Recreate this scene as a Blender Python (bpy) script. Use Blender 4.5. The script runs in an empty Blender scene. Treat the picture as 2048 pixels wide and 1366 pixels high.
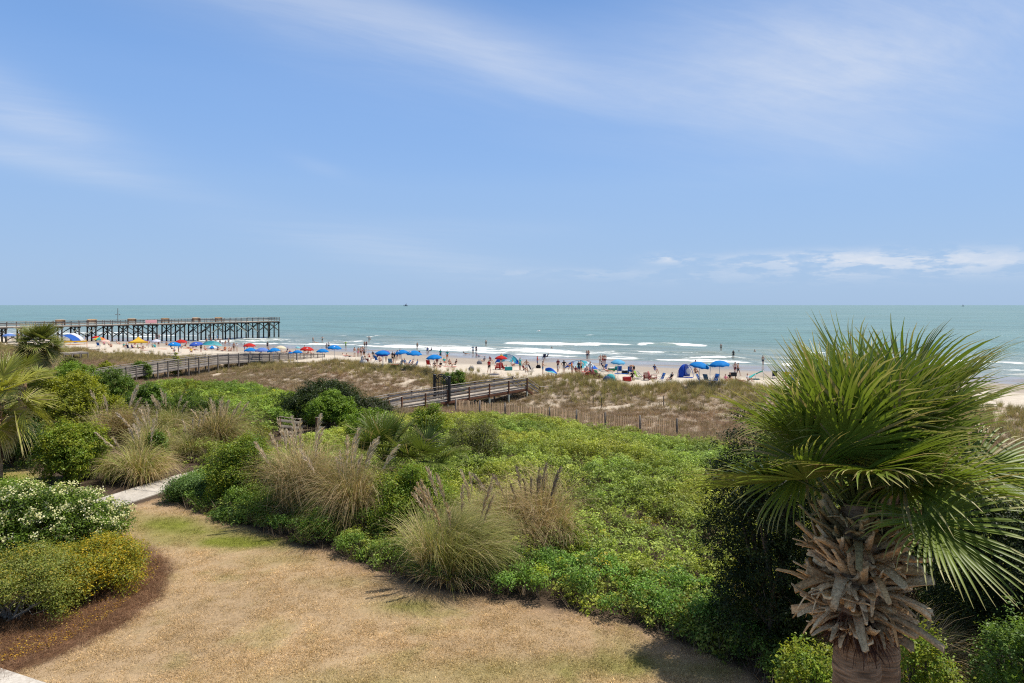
import bpy, bmesh, math, random
import numpy as np
from mathutils import Vector, Matrix

random.seed(7)
RNG = np.random.default_rng(11)
SC = bpy.context.scene
COL = SC.collection
R = math.radians

# ------------------------------------------------------------------ camera
FPX = 1365.0            # focal length in photo pixels (24 mm on 36 mm, 2048 wide)
ZC = 10.0               # metres above the sea
HORY = 610.0
cd = bpy.data.cameras.new('camera')
cam = bpy.data.objects.new('camera', cd)
COL.objects.link(cam)
cam.location = (0, 0, ZC)
cam.rotation_euler = (R(90), 0, 0)
cd.sensor_width = 36.0
cd.lens = 36.0 * FPX / 2048.0
cd.shift_y = -(683.0 - HORY) / 2048.0
cd.clip_start = 0.1
cd.clip_end = 90000
SC.camera = cam

# ------------------------------------------------------------------ light
SUN_EL, SUN_AZ = R(64), R(72)      # azimuth measured from +Y towards +X
w = bpy.data.worlds.new('World')
SC.world = w
w.use_nodes = True
SKY_STRENGTH = 0.095
sd = bpy.data.lights.new('sun', 'SUN')
sun = bpy.data.objects.new('sun', sd)
COL.objects.link(sun)
sd.energy = 5.0
sd.angle = R(0.53)
sd.color = (1.0, 0.945, 0.85)
sdir = Vector((math.sin(SUN_AZ) * math.cos(SUN_EL), math.cos(SUN_AZ) * math.cos(SUN_EL), math.sin(SUN_EL)))
sun.rotation_euler = (-sdir).to_track_quat('-Z', 'Y').to_euler()
SC.view_settings.view_transform = 'Standard'
SC.view_settings.look = 'None'
SC.view_settings.gamma = 1
SC.view_settings.exposure = 0.17
SC.view_settings.use_curve_mapping = False
SC.render.engine = 'CYCLES'
SC.cycles.max_bounces = 6
SC.cycles.diffuse_bounces = 3
SC.cycles.glossy_bounces = 2
SC.cycles.transmission_bounces = 3
SC.cycles.transparent_max_bounces = 6
SC.cycles.caustics_reflective = False
SC.cycles.caustics_refractive = False
SC.cycles.use_denoising = False
SC.cycles.filter_width = 1.15

# ------------------------------------------------------------------ node helpers
class NT:
    def __init__(s, tree):
        s.t = tree
    def n(s, typ, **kw):
        nd = s.t.nodes.new(typ)
        ins = kw.pop('ins', {})
        for k, v in kw.items():
            setattr(nd, k, v)
        for k, v in ins.items():
            s.put(nd.inputs[k], v)
        return nd
    def put(s, sock, v):
        if isinstance(v, bpy.types.NodeSocket):
            s.t.links.new(v, sock)
        elif isinstance(v, (tuple, list)) and len(v) == 3 and sock.type == 'RGBA':
            sock.default_value = (*v, 1)
        else:
            sock.default_value = v
    def math(s, op, a, b=None, c=None, clamp=False):
        nd = s.t.nodes.new('ShaderNodeMath')
        nd.operation = op
        nd.use_clamp = clamp
        s.put(nd.inputs[0], a)
        if b is not None: s.put(nd.inputs[1], b)
        if c is not None: s.put(nd.inputs[2], c)
        return nd.outputs[0]
    def mix(s, f, a, b, blend='MIX'):
        nd = s.t.nodes.new('ShaderNodeMix')
        nd.data_type = 'RGBA'
        nd.blend_type = blend
        s.put(nd.inputs[0], f)
        s.put(nd.inputs[6], a)
        s.put(nd.inputs[7], b)
        return nd.outputs[2]
    def ramp(s, f, lo, hi, a=0.0, b=1.0, smooth=True):
        nd = s.t.nodes.new('ShaderNodeMapRange')
        nd.interpolation_type = 'SMOOTHSTEP' if smooth else 'LINEAR'
        for i, v in enumerate((f, lo, hi, a, b)):
            s.put(nd.inputs[i], v)
        return nd.outputs[0]
    def noise(s, vec, scale, detail=4, rough=0.55, dist=0.0):
        nd = s.n('ShaderNodeTexNoise')
        s.put(nd.inputs['Vector'], vec)
        nd.inputs['Scale'].default_value = scale
        nd.inputs['Detail'].default_value = detail
        nd.inputs['Roughness'].default_value = rough
        nd.inputs['Distortion'].default_value = dist
        return nd.outputs[0]
    def vmul(s, v, sc):
        nd = s.n('ShaderNodeVectorMath', operation='MULTIPLY')
        s.put(nd.inputs[0], v)
        nd.inputs[1].default_value = sc
        return nd.outputs[0]
    def comb(s, x, y, z=0.0):
        nd = s.n('ShaderNodeCombineXYZ')
        for i, v in enumerate((x, y, z)): s.put(nd.inputs[i], v)
        return nd.outputs[0]

def newmat(name):
    m = bpy.data.materials.new(name)
    m.use_nodes = True
    t = m.node_tree
    t.nodes.clear()
    k = NT(t)
    out = k.n('ShaderNodeOutputMaterial')
    return m, k, out

def principled(k, out, col, rough=0.7, spec=0.3, bump=None, bstr=0.3, bdist=0.02, metal=0.0):
    p = k.n('ShaderNodeBsdfPrincipled')
    k.put(p.inputs['Base Color'], col)
    k.put(p.inputs['Roughness'], rough)
    k.put(p.inputs['Specular IOR Level'], spec)
    p.inputs['Metallic'].default_value = metal
    if bump is not None:
        b = k.n('ShaderNodeBump')
        b.inputs['Strength'].default_value = bstr
        b.inputs['Distance'].default_value = bdist
        k.put(b.inputs['Height'], bump)
        k.put(p.inputs['Normal'], b.outputs[0])
    k.put(out.inputs['Surface'], p.outputs[0])
    return p

# ------------------------------------------------------------------ sky
def build_world():
    t = w.node_tree
    t.nodes.clear()
    k = NT(t)
    out = k.n('ShaderNodeOutputWorld')
    bg = k.n('ShaderNodeBackground')
    bg.inputs['Strength'].default_value = SKY_STRENGTH
    k.put(out.inputs['Surface'], bg.outputs[0])
    sky = k.n('ShaderNodeTexSky', sky_type='NISHITA', sun_disc=False)
    sky.sun_elevation = SUN_EL
    sky.sun_rotation = SUN_AZ
    sky.altitude = 0
    sky.air_density = 1.0
    sky.dust_density = 1.0
    sky.ozone_density = 1.5
    tc = k.n('ShaderNodeTexCoord')
    d = tc.outputs['Generated']
    sep = k.n('ShaderNodeSeparateXYZ')
    k.put(sep.inputs[0], d)
    X, Y, Z = sep.outputs
    az = k.math('ARCTAN2', X, Y)
    el = k.math('ARCSINE', Z)
    # pull the pale horizon of the model towards the photograph's clean maritime blue
    q = 1.0 / SKY_STRENGTH / 2 ** SC.view_settings.exposure
    def rad(r, g_, b_): return tuple(((c / 255 + .055) / 1.055) ** 2.4 * q for c in (r, g_, b_))
    grad = k.mix(k.ramp(el, 0.0, 0.20, 0, 1, False), rad(168, 198, 233), rad(151, 190, 241))
    grad = k.mix(k.ramp(el, 0.17, 0.46, 0, 1, False), grad, rad(104, 160, 234))
    grad = k.mix(k.ramp(el, 0.42, 1.2), grad, rad(100, 150, 222))
    base = k.mix(k.ramp(el, 0.25, 0.8, 0.12, 1.0), grad, sky.outputs[0])
    zc = k.math('ADD', k.math('MAXIMUM', Z, 0.0), 0.10)
    u = k.math('DIVIDE', X, zc)
    v = k.math('DIVIDE', Y, zc)
    # cirrus: long streaks from upper left to lower right, sheared noise
    uu = k.math('ADD', k.math('MULTIPLY', u, 0.75), k.math('MULTIPLY', v, 0.55))
    vv = k.math('SUBTRACT', k.math('MULTIPLY', v, 0.75), k.math('MULTIPLY', u, 0.35))
    n1 = k.noise(k.comb(k.math('MULTIPLY', uu, 0.55), k.math('MULTIPLY', vv, 1.5), 3.1), 1.0, 7, 0.62, 0.7)
    n2 = k.noise(k.comb(k.math('MULTIPLY', uu, 0.35), k.math('MULTIPLY', vv, 0.5), 8.3), 0.9, 3, 0.5, 0.3)
    n3 = k.noise(k.comb(k.math('MULTIPLY', uu, 1.3), k.math('MULTIPLY', vv, 6.0), 1.7), 1.0, 6, 0.65, 0.5)
    def blob(px, py, rx, ry, rot=0.0):
        a0 = math.atan2(px - 1024, FPX)
        e0 = math.atan2(HORY - py, math.hypot(FPX, px - 1024))
        da = k.math('SUBTRACT', az, a0)
        de = k.math('SUBTRACT', el, e0)
        c, s_ = math.cos(rot), math.sin(rot)
        p = k.math('ADD', k.math('MULTIPLY', da, c / (rx / FPX)), k.math('MULTIPLY', de, s_ / (rx / FPX)))
        q = k.math('SUBTRACT', k.math('MULTIPLY', de, c / (ry / FPX)), k.math('MULTIPLY', da, s_ / (ry / FPX)))
        r2 = k.math('ADD', k.math('MULTIPLY', p, p), k.math('MULTIPLY', q, q))
        return k.math('EXPONENT', k.math('MULTIPLY', r2, -1.0))
    def add(*a):
        r = a[0]
        for b in a[1:]: r = k.math('ADD', r, b)
        return r
    def sc(x, f): return k.math('MULTIPLY', x, f)
    veil = add(sc(blob(600, 5, 520, 95, R(-12)), 0.7), sc(blob(960, 110, 280, 48, R(-16)), 0.5),
               sc(blob(1680, 60, 330, 130, R(-4)), 1.0), sc(blob(1850, 130, 420, 110, R(6)), 0.5), sc(blob(1250, 160, 300, 50, R(-10)), 0.22),
               sc(blob(30, 215, 150, 42, R(-18)), 0.95), sc(blob(40, 312, 220, 22, R(-8)), 0.5),
               sc(blob(780, 500, 260, 34, R(-9)), 0.42), sc(blob(640, 335, 60, 14, R(-16)), 0.18),
               sc(blob(900, 460, 260, 22, 0), 0.16), sc(blob(1850, 270, 300, 40, R(5)), 0.2))
    streak = k.math('ADD', 0.16, k.math('ADD', k.math('MULTIPLY', k.ramp(n1, 0.18, 0.86), 0.75), k.math('MULTIPLY', k.ramp(n3, 0.3, 0.8), 0.3)))
    gen = k.math('ADD', k.math('MULTIPLY', k.ramp(n2, 0.5, 0.75), k.ramp(el, 0.12, 0.42, 0.0, 0.22)), k.math('MULTIPLY', k.ramp(n2, 0.3, 0.6), k.ramp(el, 0.42, 0.8, 0.0, 0.55)))  # second term: cirrus added overhead, out of view, to whiten and lift fill light
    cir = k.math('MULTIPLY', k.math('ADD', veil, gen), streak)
    # low fair-weather cumulus along the horizon
    m1 = k.noise(k.comb(k.math('MULTIPLY', az, 14.0), k.math('MULTIPLY', el, 60.0), 5.0), 1.0, 6, 0.6, 0.15)
    m2 = k.noise(k.comb(k.math('MULTIPLY', az, 38.0), k.math('MULTIPLY', el, 110.0), 2.0), 1.0, 5, 0.6, 0.1)
    band = add(sc(blob(1620, 517, 170, 13, 0), 1.0), sc(blob(1335, 517, 38, 9, 0), 1.0), sc(blob(1900, 520, 190, 17, 0), 1.0),
               sc(blob(1700, 545, 420, 16, 0), 0.45), sc(blob(1100, 547, 190, 8, 0), 0.3))
    cum = k.math('MULTIPLY', band, k.math('ADD', k.ramp(m1, 0.45, 0.56), k.math('MULTIPLY', k.ramp(m2, 0.4, 0.7), 0.4)))
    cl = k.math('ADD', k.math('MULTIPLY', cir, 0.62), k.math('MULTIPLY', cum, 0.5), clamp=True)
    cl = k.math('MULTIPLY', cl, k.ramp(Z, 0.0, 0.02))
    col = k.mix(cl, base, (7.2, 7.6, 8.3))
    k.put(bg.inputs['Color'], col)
build_world()

# ------------------------------------------------------------------ numeric helpers
def smooth(a, b, x):
    t = np.clip((np.asarray(x, float) - a) / (b - a), 0, 1)
    return t * t * (3 - 2 * t)

def _hash(ix, iy, seed):
    h = (ix.astype(np.int64) * 374761393 + iy.astype(np.int64) * 668265263 + seed * 974634777) & 0xffffffff
    h = ((h ^ (h >> 13)) * 1274126177) & 0xffffffff
    return ((h ^ (h >> 16)) & 0xffffff) / float(0xffffff)

def vnoise(x, y, seed=0):
    x = np.asarray(x, float); y = np.asarray(y, float)
    ix = np.floor(x); iy = np.floor(y)
    fx = x - ix; fy = y - iy
    fx = fx * fx * (3 - 2 * fx); fy = fy * fy * (3 - 2 * fy)
    a = _hash(ix, iy, seed); b = _hash(ix + 1, iy, seed)
    c = _hash(ix, iy + 1, seed); d = _hash(ix + 1, iy + 1, seed)
    return (a * (1 - fx) + b * fx) * (1 - fy) + (c * (1 - fx) + d * fx) * fy

def fbm(x, y, seed=0, o=4):
    r = 0; a = 0.5; f = 1.0; tot = 0
    for i in range(o):
        r = r + a * vnoise(x * f + 17.3 * i, y * f - 9.1 * i, seed + i)
        tot += a; a *= 0.5; f *= 2.03
    return r / tot

NX, NY = 0.512, 0.859        # unit vector from the land out to sea
SW = 117.0                   # where the land meets the water
def sea_s(x, y): return np.asarray(x) * NX + np.asarray(y) * NY
def sea_t(x, y): return np.asarray(x) * NY - np.asarray(y) * NX
def st_xy(s, t): return s * NX + t * NY, s * NY - t * NX

BUMPS = [(-22.5, 88, 6.5, 1.1), (-12, 84, 5, 0.35), (6.5, 72, 6.0, 0.9), (21, 64, 7, 0.6), (-32, 80, 5, 0.3), (-70, 105, 9, 0.3), (13.5, 71, 2.6, -0.6), (-55, 92, 9, 0.5), (3, 62.5, 3.5, -0.35)]
def hgt(x, y):
    x = np.asarray(x, float); y = np.asarray(y, float)
    s = sea_s(x, y)
    z = np.interp(s, [-1e4, 17, 30, 40, 47, 54, 61, 67, 74, 80, 92, SW, 150, 420], [3, 3, 2.45, 1.75, 1.0, .75, 1.15, 1.45, 1.5, 1.42, 1.0, 0, -.9, -4])
    dm = smooth(50, 60, s) * (1 - smooth(67, 73, s))
    z = z + dm * (1.15 * (fbm(x / 9, y / 9, 5) - 0.5) + 0.5 * (fbm(x / 2.6, y / 2.6, 8) - 0.5))
    z = z + smooth(72, 80, s) * (1 - smooth(96, 108, s)) * 0.16 * (fbm(x / 2.2, y / 2.2, 3) - 0.5)
    for bx, by, br, bh in BUMPS:
        z = z + bh * np.exp(-((x - bx) ** 2 + (y - by) ** 2) / br ** 2)
    return z
def hz(x, y): return float(hgt(np.array([x]), np.array([y]))[0])

def P(px, py, d):
    return Vector((d * (px - 1024) / FPX, d, ZC - d * (py - HORY) / FPX))
_D = np.concatenate([np.arange(5, 60, 0.1), np.arange(60, 420, 0.2)])
def G(px, py, h=0.0):
    """the spot on the ground (or h above it) seen at a photo pixel"""
    x = _D * (px - 1024) / FPX
    z = ZC - _D * (py - HORY) / FPX
    g = np.maximum(hgt(x, _D), -0.02) + h
    i = np.argmax(z <= g)
    if z[i] > g[i]: i = len(_D) - 1
    d = _D[i]
    return Vector((d * (px - 1024) / FPX, d, max(hz(d * (px - 1024) / FPX, d), -0.02 if h == 0 else -9)))

# ------------------------------------------------------------------ mesh helpers
def mk_mesh(name, V, F, mat=None, col=None, smooth_=False, attrs=None):
    V = np.ascontiguousarray(V, dtype=np.float32).reshape(-1, 3)
    F = np.ascontiguousarray(F, dtype=np.int32)
    me = bpy.data.meshes.new(name)
    n, kf = F.shape
    me.vertices.add(len(V)); me.vertices.foreach_set('co', V.ravel())
    me.loops.add(n * kf); me.loops.foreach_set('vertex_index', F.ravel())
    me.polygons.add(n)
    me.polygons.foreach_set('loop_start', np.arange(0, n * kf, kf, dtype=np.int32))
    me.polygons.foreach_set('loop_total', np.full(n, kf, dtype=np.int32))
    if smooth_: me.polygons.foreach_set('use_smooth', np.ones(n, dtype=bool))
    if col is not None:
        a = me.color_attributes.new('Col', 'FLOAT_COLOR', 'POINT')
        c = np.ones((len(V), 4), np.float32); c[:, :3] = col
        a.data.foreach_set('color', c.ravel())
    for k_, v_ in (attrs or {}).items():
        a = me.attributes.new(k_, 'FLOAT', 'POINT')
        a.data.foreach_set('value', np.ascontiguousarray(v_, dtype=np.float32))
    if mat is not None: me.materials.append(mat)
    me.update(calc_edges=True)
    return me

def link(name, me, parent=None, loc=None, rot=None, scl=None):
    o = bpy.data.objects.new(name, me)
    COL.objects.link(o)
    if parent is not None: o.parent = parent
    if loc is not None: o.location = loc
    if rot is not None: o.rotation_euler = rot
    if scl is not None: o.scale = scl
    return o

def tag(o, label=None, cat=None, group=None, kind=None):
    if label: o['label'] = label
    if cat: o['category'] = cat
    if group: o['group'] = group
    if kind: o['kind'] = kind
    return o

def thing(name, label, cat, loc=(0, 0, 0), group=None, rz=0.0):
    o = link(name, None, None, loc, (0, 0, rz))
    return tag(o, label, cat, group)

def merge(parts):
    """join (V, F, col) triples with equal face size"""
    Vs, Fs, Cs, off = [], [], [], 0
    for V, F, c in parts:
        Vs.append(V); Fs.append(np.asarray(F) + off)
        Cs.append(np.broadcast_to(np.asarray(c, float), V.shape)); off += len(V)
    return np.concatenate(Vs), np.concatenate(Fs), np.concatenate(Cs)

def tube(pts, rad, n=6, cap=True):
    pts = np.asarray(pts, float); K = len(pts)
    rad = np.broadcast_to(np.asarray(rad, float), (K,))
    tan = np.gradient(pts, axis=0)
    tan /= np.linalg.norm(tan, axis=1)[:, None] + 1e-9
    ref = np.array([0.31, 0.17, 0.93]) if abs(tan[0][2]) < 0.8 else np.array([0.93, 0.31, 0.17])
    a = np.cross(tan, ref); a /= np.linalg.norm(a, axis=1)[:, None] + 1e-9
    b = np.cross(tan, a)
    th = np.arange(n) * 2 * np.pi / n
    V = pts[:, None, :] + rad[:, None, None] * (np.cos(th)[None, :, None] * a[:, None, :] + np.sin(th)[None, :, None] * b[:, None, :])
    V = V.reshape(-1, 3)
    i = np.arange(K - 1)[:, None] * n; j = np.arange(n)[None, :]; j2 = (j + 1) % n
    F = np.stack([i + j, i + j2, i + n + j2, i + n + j], -1).reshape(-1, 4)
    if cap:
        m = len(V); V = np.concatenate([V, pts[:1], pts[-1:]])
        jj = np.arange(n); kk = (jj + 1) % n
        Fa = np.stack([np.full(n, m), kk, jj, jj], -1)
        F2 = np.stack([np.full(n, m + 1), (K - 1) * n + jj, (K - 1) * n + kk, (K - 1) * n + kk], -1)
        # degenerate quads avoided: cap as fans of quads over pairs
        if n % 2 == 0:
            e = np.arange(0, n, 2)
            Fa = np.stack([np.full(len(e), m), (e + 2) % n, e + 1, e], -1)
            F2 = np.stack([np.full(len(e), m + 1), (K - 1) * n + e, (K - 1) * n + e + 1, (K - 1) * n + (e + 2) % n], -1)
            F = np.concatenate([F, Fa, F2])
        else:
            V = V[:m]
    return V, F

def boxarr(p0, p1, wdt, hgt_, up=(0, 0, 1)):
    """a beam from p0 to p1"""
    p0 = np.asarray(p0, float); p1 = np.asarray(p1, float)
    d = p1 - p0; d = d / (np.linalg.norm(d) + 1e-9)
    u = np.asarray(up, float)
    if abs(d @ u) > 0.98: u = np.array([0.0, 1.0, 0.0])
    a = np.cross(d, u); a /= np.linalg.norm(a); b = np.cross(a, d)
    V = []
    for p in (p0, p1):
        for sx, sy in ((-1, -1), (1, -1), (1, 1), (-1, 1)):
            V.append(p + a * sx * wdt / 2 + b * sy * hgt_ / 2)
    F = [(3, 2, 1, 0), (4, 5, 6, 7), (0, 1, 5, 4), (1, 2, 6, 5), (2, 3, 7, 6), (3, 0, 4, 7)]
    return np.array(V), np.array(F)

UNIT = None
def unit_cube():
    global UNIT
    if UNIT is None:
        V, F = boxarr((0, 0, -.5), (0, 0, .5), 1, 1)
        UNIT = (V, F)
    return UNIT
_cubes = {}
def cube_mesh(mat):
    if mat.name not in _cubes:
        V, F = unit_cube()
        _cubes[mat.name] = mk_mesh('board_' + mat.name, V, F, mat)
    return _cubes[mat.name]
def beam(name, p0, p1, wdt, hgt_, mat, parent, up=(0, 0, 1)):
    """a board from p0 to p1 sharing one mesh; sizes go in its matrix"""
    p0 = Vector(p0); p1 = Vector(p1)
    d = (p1 - p0); L = d.length; d.normalize()
    u = Vector(up)
    if abs(d.dot(u)) > 0.98: u = Vector((0, 1, 0))
    a = d.cross(u).normalized(); b = a.cross(d)
    M = Matrix((a, b, d)).transposed().to_4x4() @ Matrix.Diagonal((wdt, hgt_, L, 1))
    M.translation = (p0 + p1) / 2
    o = bpy.data.objects.new(name, cube_mesh(mat))
    COL.objects.link(o)
    o.parent = parent
    base = parent.matrix_basis.copy() if parent is not None else Matrix()
    q = parent.parent if parent is not None else None
    while q is not None:
        base = q.matrix_basis @ base; q = q.parent
    o.matrix_basis = base.inverted() @ M
    return o

def rand_unit(n, rng=RNG):
    v = rng.normal(size=(n, 3)); return v / np.linalg.norm(v, axis=1)[:, None]
def norm(v): return v / (np.linalg.norm(v, axis=-1, keepdims=True) + 1e-9)

def leaf_arrays(C, N, L, Wd, fold=0.25, u=None, rng=RNG):
    """folded diamond leaves, one quad each"""
    n = len(C)
    N = norm(N)
    if u is None:
        r = rand_unit(n, rng); u = norm(r - (r * N).sum(1)[:, None] * N)
    v = np.cross(N, u)
    L = np.broadcast_to(L, (n,))[:, None]; Wd = np.broadcast_to(Wd, (n,))[:, None]
    b = C - u * L * 0.5; t = C + u * L * 0.5
    s1 = C + v * Wd * 0.5 + N * Wd * fold - u * L * 0.06
    s2 = C - v * Wd * 0.5 + N * Wd * fold - u * L * 0.06
    V = np.stack([b, s1, t, s2], 1).reshape(-1, 3)
    F = np.arange(4 * n).reshape(n, 4)
    return V, F

def strips(Pt, Wd, side, crease=0.0, up=None):
    """Pt (N,K,3) centre lines, Wd (N,K), side (N,3) or (N,K,3)"""
    N_, K, _ = Pt.shape
    if side.ndim == 2: side = np.repeat(side[:, None, :], K, 1)
    a = Pt - side * Wd[..., None] * 0.5
    b = Pt + side * Wd[..., None] * 0.5
    if crease:
        c = Pt - (up if up.ndim == 3 else up[:, None, :]) * (Wd[..., None] * crease)
        V = np.stack([a, c, b], 2); m = 3
    else:
        V = np.stack([a, b], 2); m = 2
    base = (np.arange(N_)[:, None, None] * K + np.arange(K - 1)[None, :, None]) * m + np.arange(m - 1)[None, None, :]
    F = np.stack([base, base + 1, base + m + 1, base + m], -1).reshape(-1, 4)
    return V.reshape(-1, 3), F, m

def pick(pal, n, rng=RNG):
    """pal: list of (weight, (r,g,b))"""
    wts = np.array([p[0] for p in pal], float); cols = np.array([p[1] for p in pal], float)
    return cols[rng.choice(len(pal), n, p=wts / wts.sum())]

# ------------------------------------------------------------------ materials
def leaf_material(name, trans=0.32, rough=0.5, spec=0.25, inst=False, vary=0.25):
    m, k, out = newmat(name)
    at = k.n('ShaderNodeAttribute', attribute_name='Col')
    c = at.outputs['Color']
    if inst:
        ti = k.n('ShaderNodeAttribute', attribute_name='tint', attribute_type='INSTANCER')
        c = k.mix(1.0, c, ti.outputs['Color'], 'MULTIPLY')
        oi = k.n('ShaderNodeObjectInfo')
        f = k.ramp(oi.outputs['Random'], 0, 1, 1 - vary, 1 + vary, False)
        hs = k.n('ShaderNodeHueSaturation')
        k.put(hs.inputs['Value'], f); k.put(hs.inputs['Color'], c)
        c = hs.outputs[0]
    p = k.n('ShaderNodeBsdfPrincipled')
    k.put(p.inputs['Base Color'], c)
    p.inputs['Roughness'].default_value = rough
    p.inputs['Specular IOR Level'].default_value = spec
    tr = k.n('ShaderNodeBsdfTranslucent')
    k.put(tr.inputs['Color'], k.mix(1.0, c, (1.25, 1.25, 0.7), 'MULTIPLY'))
    mx = k.n('ShaderNodeMixShader')
    mx.inputs[0].default_value = trans
    k.put(mx.inputs[1], p.outputs[0]); k.put(mx.inputs[2], tr.outputs[0])
    k.put(out.inputs['Surface'], mx.outputs[0])
    return m
M_LEAF = leaf_material('leaf')
M_LEAFI = leaf_material('leaf_scattered', inst=True, vary=0.3)
M_PALM = leaf_material('palm_leaf', 0.26, 0.42, 0.3)
M_GRASS = leaf_material('grass_blade', 0.3, 0.6, 0.2)
M_GRASSI = leaf_material('grass_scattered', 0.25, 0.65, 0.15, inst=True, vary=0.25)

def vcol_material(name, rough=0.8, spec=0.2, nscale=18, namt=0.35, bstr=0.3, bd=0.01, stretch=(1, 1, 1)):
    m, k, out = newmat(name)
    at = k.n('ShaderNodeAttribute', attribute_name='Col')
    g = k.n('ShaderNodeNewGeometry')
    n = k.noise(k.vmul(g.outputs['Position'], stretch), nscale, 5, 0.6)
    f = k.ramp(n, 0.25, 0.75, 1 - namt, 1 + namt, False)
    hs = k.n('ShaderNodeHueSaturation')
    k.put(hs.inputs['Value'], f); k.put(hs.inputs['Color'], at.outputs['Color'])
    principled(k, out, hs.outputs[0], rough, spec, n, bstr, bd)
    return m
M_BARK = vcol_material('bark', nscale=25, namt=0.45, bstr=0.6, bd=0.02)
M_BOOT = vcol_material('dead_leaf_base', nscale=34, namt=0.6, bstr=0.8, bd=0.012)
M_PTRUNK = vcol_material('palm_trunk_bark', nscale=3.0, namt=0.75, bstr=0.9, bd=0.03, stretch=(1.2, 1.2, 9))

def wood_material(name, c1, c2, rough=0.85):
    m, k, out = newmat(name)
    g = k.n('ShaderNodeNewGeometry')
    oi = k.n('ShaderNodeObjectInfo')
    tc = k.n('ShaderNodeTexCoord')
    off = k.n('ShaderNodeVectorMath', operation='ADD')
    k.put(off.inputs[0], k.vmul(tc.outputs['Object'], (6, 6, 0.8)))
    k.put(off.inputs[1], k.comb(k.math('MULTIPLY', oi.outputs['Random'], 40), 0, 0))
    grain = k.noise(off.outputs[0], 1.6, 6, 0.65, 0.4)
    wear = k.noise(g.outputs['Position'], 1.3, 4, 0.6)
    c = k.mix(k.ramp(grain, 0.3, 0.7), c1, c2)
    hs = k.n('ShaderNodeHueSaturation')
    k.put(hs.inputs['Color'], c)
    k.put(hs.inputs['Value'], k.math('MULTIPLY', k.ramp(oi.outputs['Random'], 0, 1, 0.72, 1.25, False), k.ramp(wear, 0.3, 0.7, 0.8, 1.15)))
    principled(k, out, hs.outputs[0], rough, 0.2, grain, 0.4, 0.01)
    return m
M_WGREY = wood_material('weathered_wood', (0.20, 0.17, 0.14), (0.36, 0.32, 0.28))
M_WDECK = wood_material('deck_wood', (0.30, 0.255, 0.205), (0.46, 0.41, 0.35))
M_WBROWN = wood_material('brown_wood', (0.10, 0.045, 0.026), (0.19, 0.09, 0.05))
M_WDARK = wood_material('dark_pile_wood', (0.035, 0.032, 0.028), (0.085, 0.08, 0.07))
M_WPALE = wood_material('pale_brace_wood', (0.28, 0.30, 0.24), (0.45, 0.46, 0.38))
M_WPOST = wood_material('grey_post_wood', (0.13, 0.11, 0.09), (0.24, 0.21, 0.18))
M_WSLAT = wood_material("picket_wood", (0.46, 0.31, 0.18), (0.66, 0.48, 0.31))

_plain = {}
def plain(col, rough=0.7, spec=0.25, metal=0.0, var=0.12):
    key = (tuple(round(c, 3) for c in col), rough, spec, metal)
    if key in _plain: return _plain[key]
    m, k, out = newmat('paint_%d' % len(_plain))
    g = k.n('ShaderNodeNewGeometry')
    n = k.noise(g.outputs['Position'], 9.0, 3, 0.6)
    hs = k.n('ShaderNodeHueSaturation')
    k.put(hs.inputs['Color'], tuple(col))
    k.put(hs.inputs['Value'], k.ramp(n, 0.3, 0.7, 1 - var, 1 + var, False))
    principled(k, out, hs.outputs[0], rough, spec, metal=metal)
    _plain[key] = m
    return m
_fab = {}
def fabric(col):
    key = tuple(round(c, 3) for c in col)
    if key in _fab: return _fab[key]
    m, k, out = newmat('fabric_%d' % len(_fab))
    g = k.n('ShaderNodeNewGeometry')
    n = k.noise(g.outputs['Position'], 5.0, 3, 0.6)
    hs = k.n('ShaderNodeHueSaturation')
    k.put(hs.inputs['Color'], tuple(col))
    k.put(hs.inputs['Value'], k.ramp(n, 0.3, 0.7, 0.88, 1.1, False))
    p = k.n('ShaderNodeBsdfPrincipled')
    k.put(p.inputs['Base Color'], hs.outputs[0])
    p.inputs['Roughness'].default_value = 0.75
    p.inputs['Specular IOR Level'].default_value = 0.2
    tr = k.n('ShaderNodeBsdfTranslucent'); k.put(tr.inputs['Color'], hs.outputs[0])
    mx = k.n('ShaderNodeMixShader'); mx.inputs[0].default_value = 0.3
    k.put(mx.inputs[1], p.outputs[0]); k.put(mx.inputs[2], tr.outputs[0])
    k.put(out.inputs['Surface'], mx.outputs[0])
    _fab[key] = m
    return m

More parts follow.
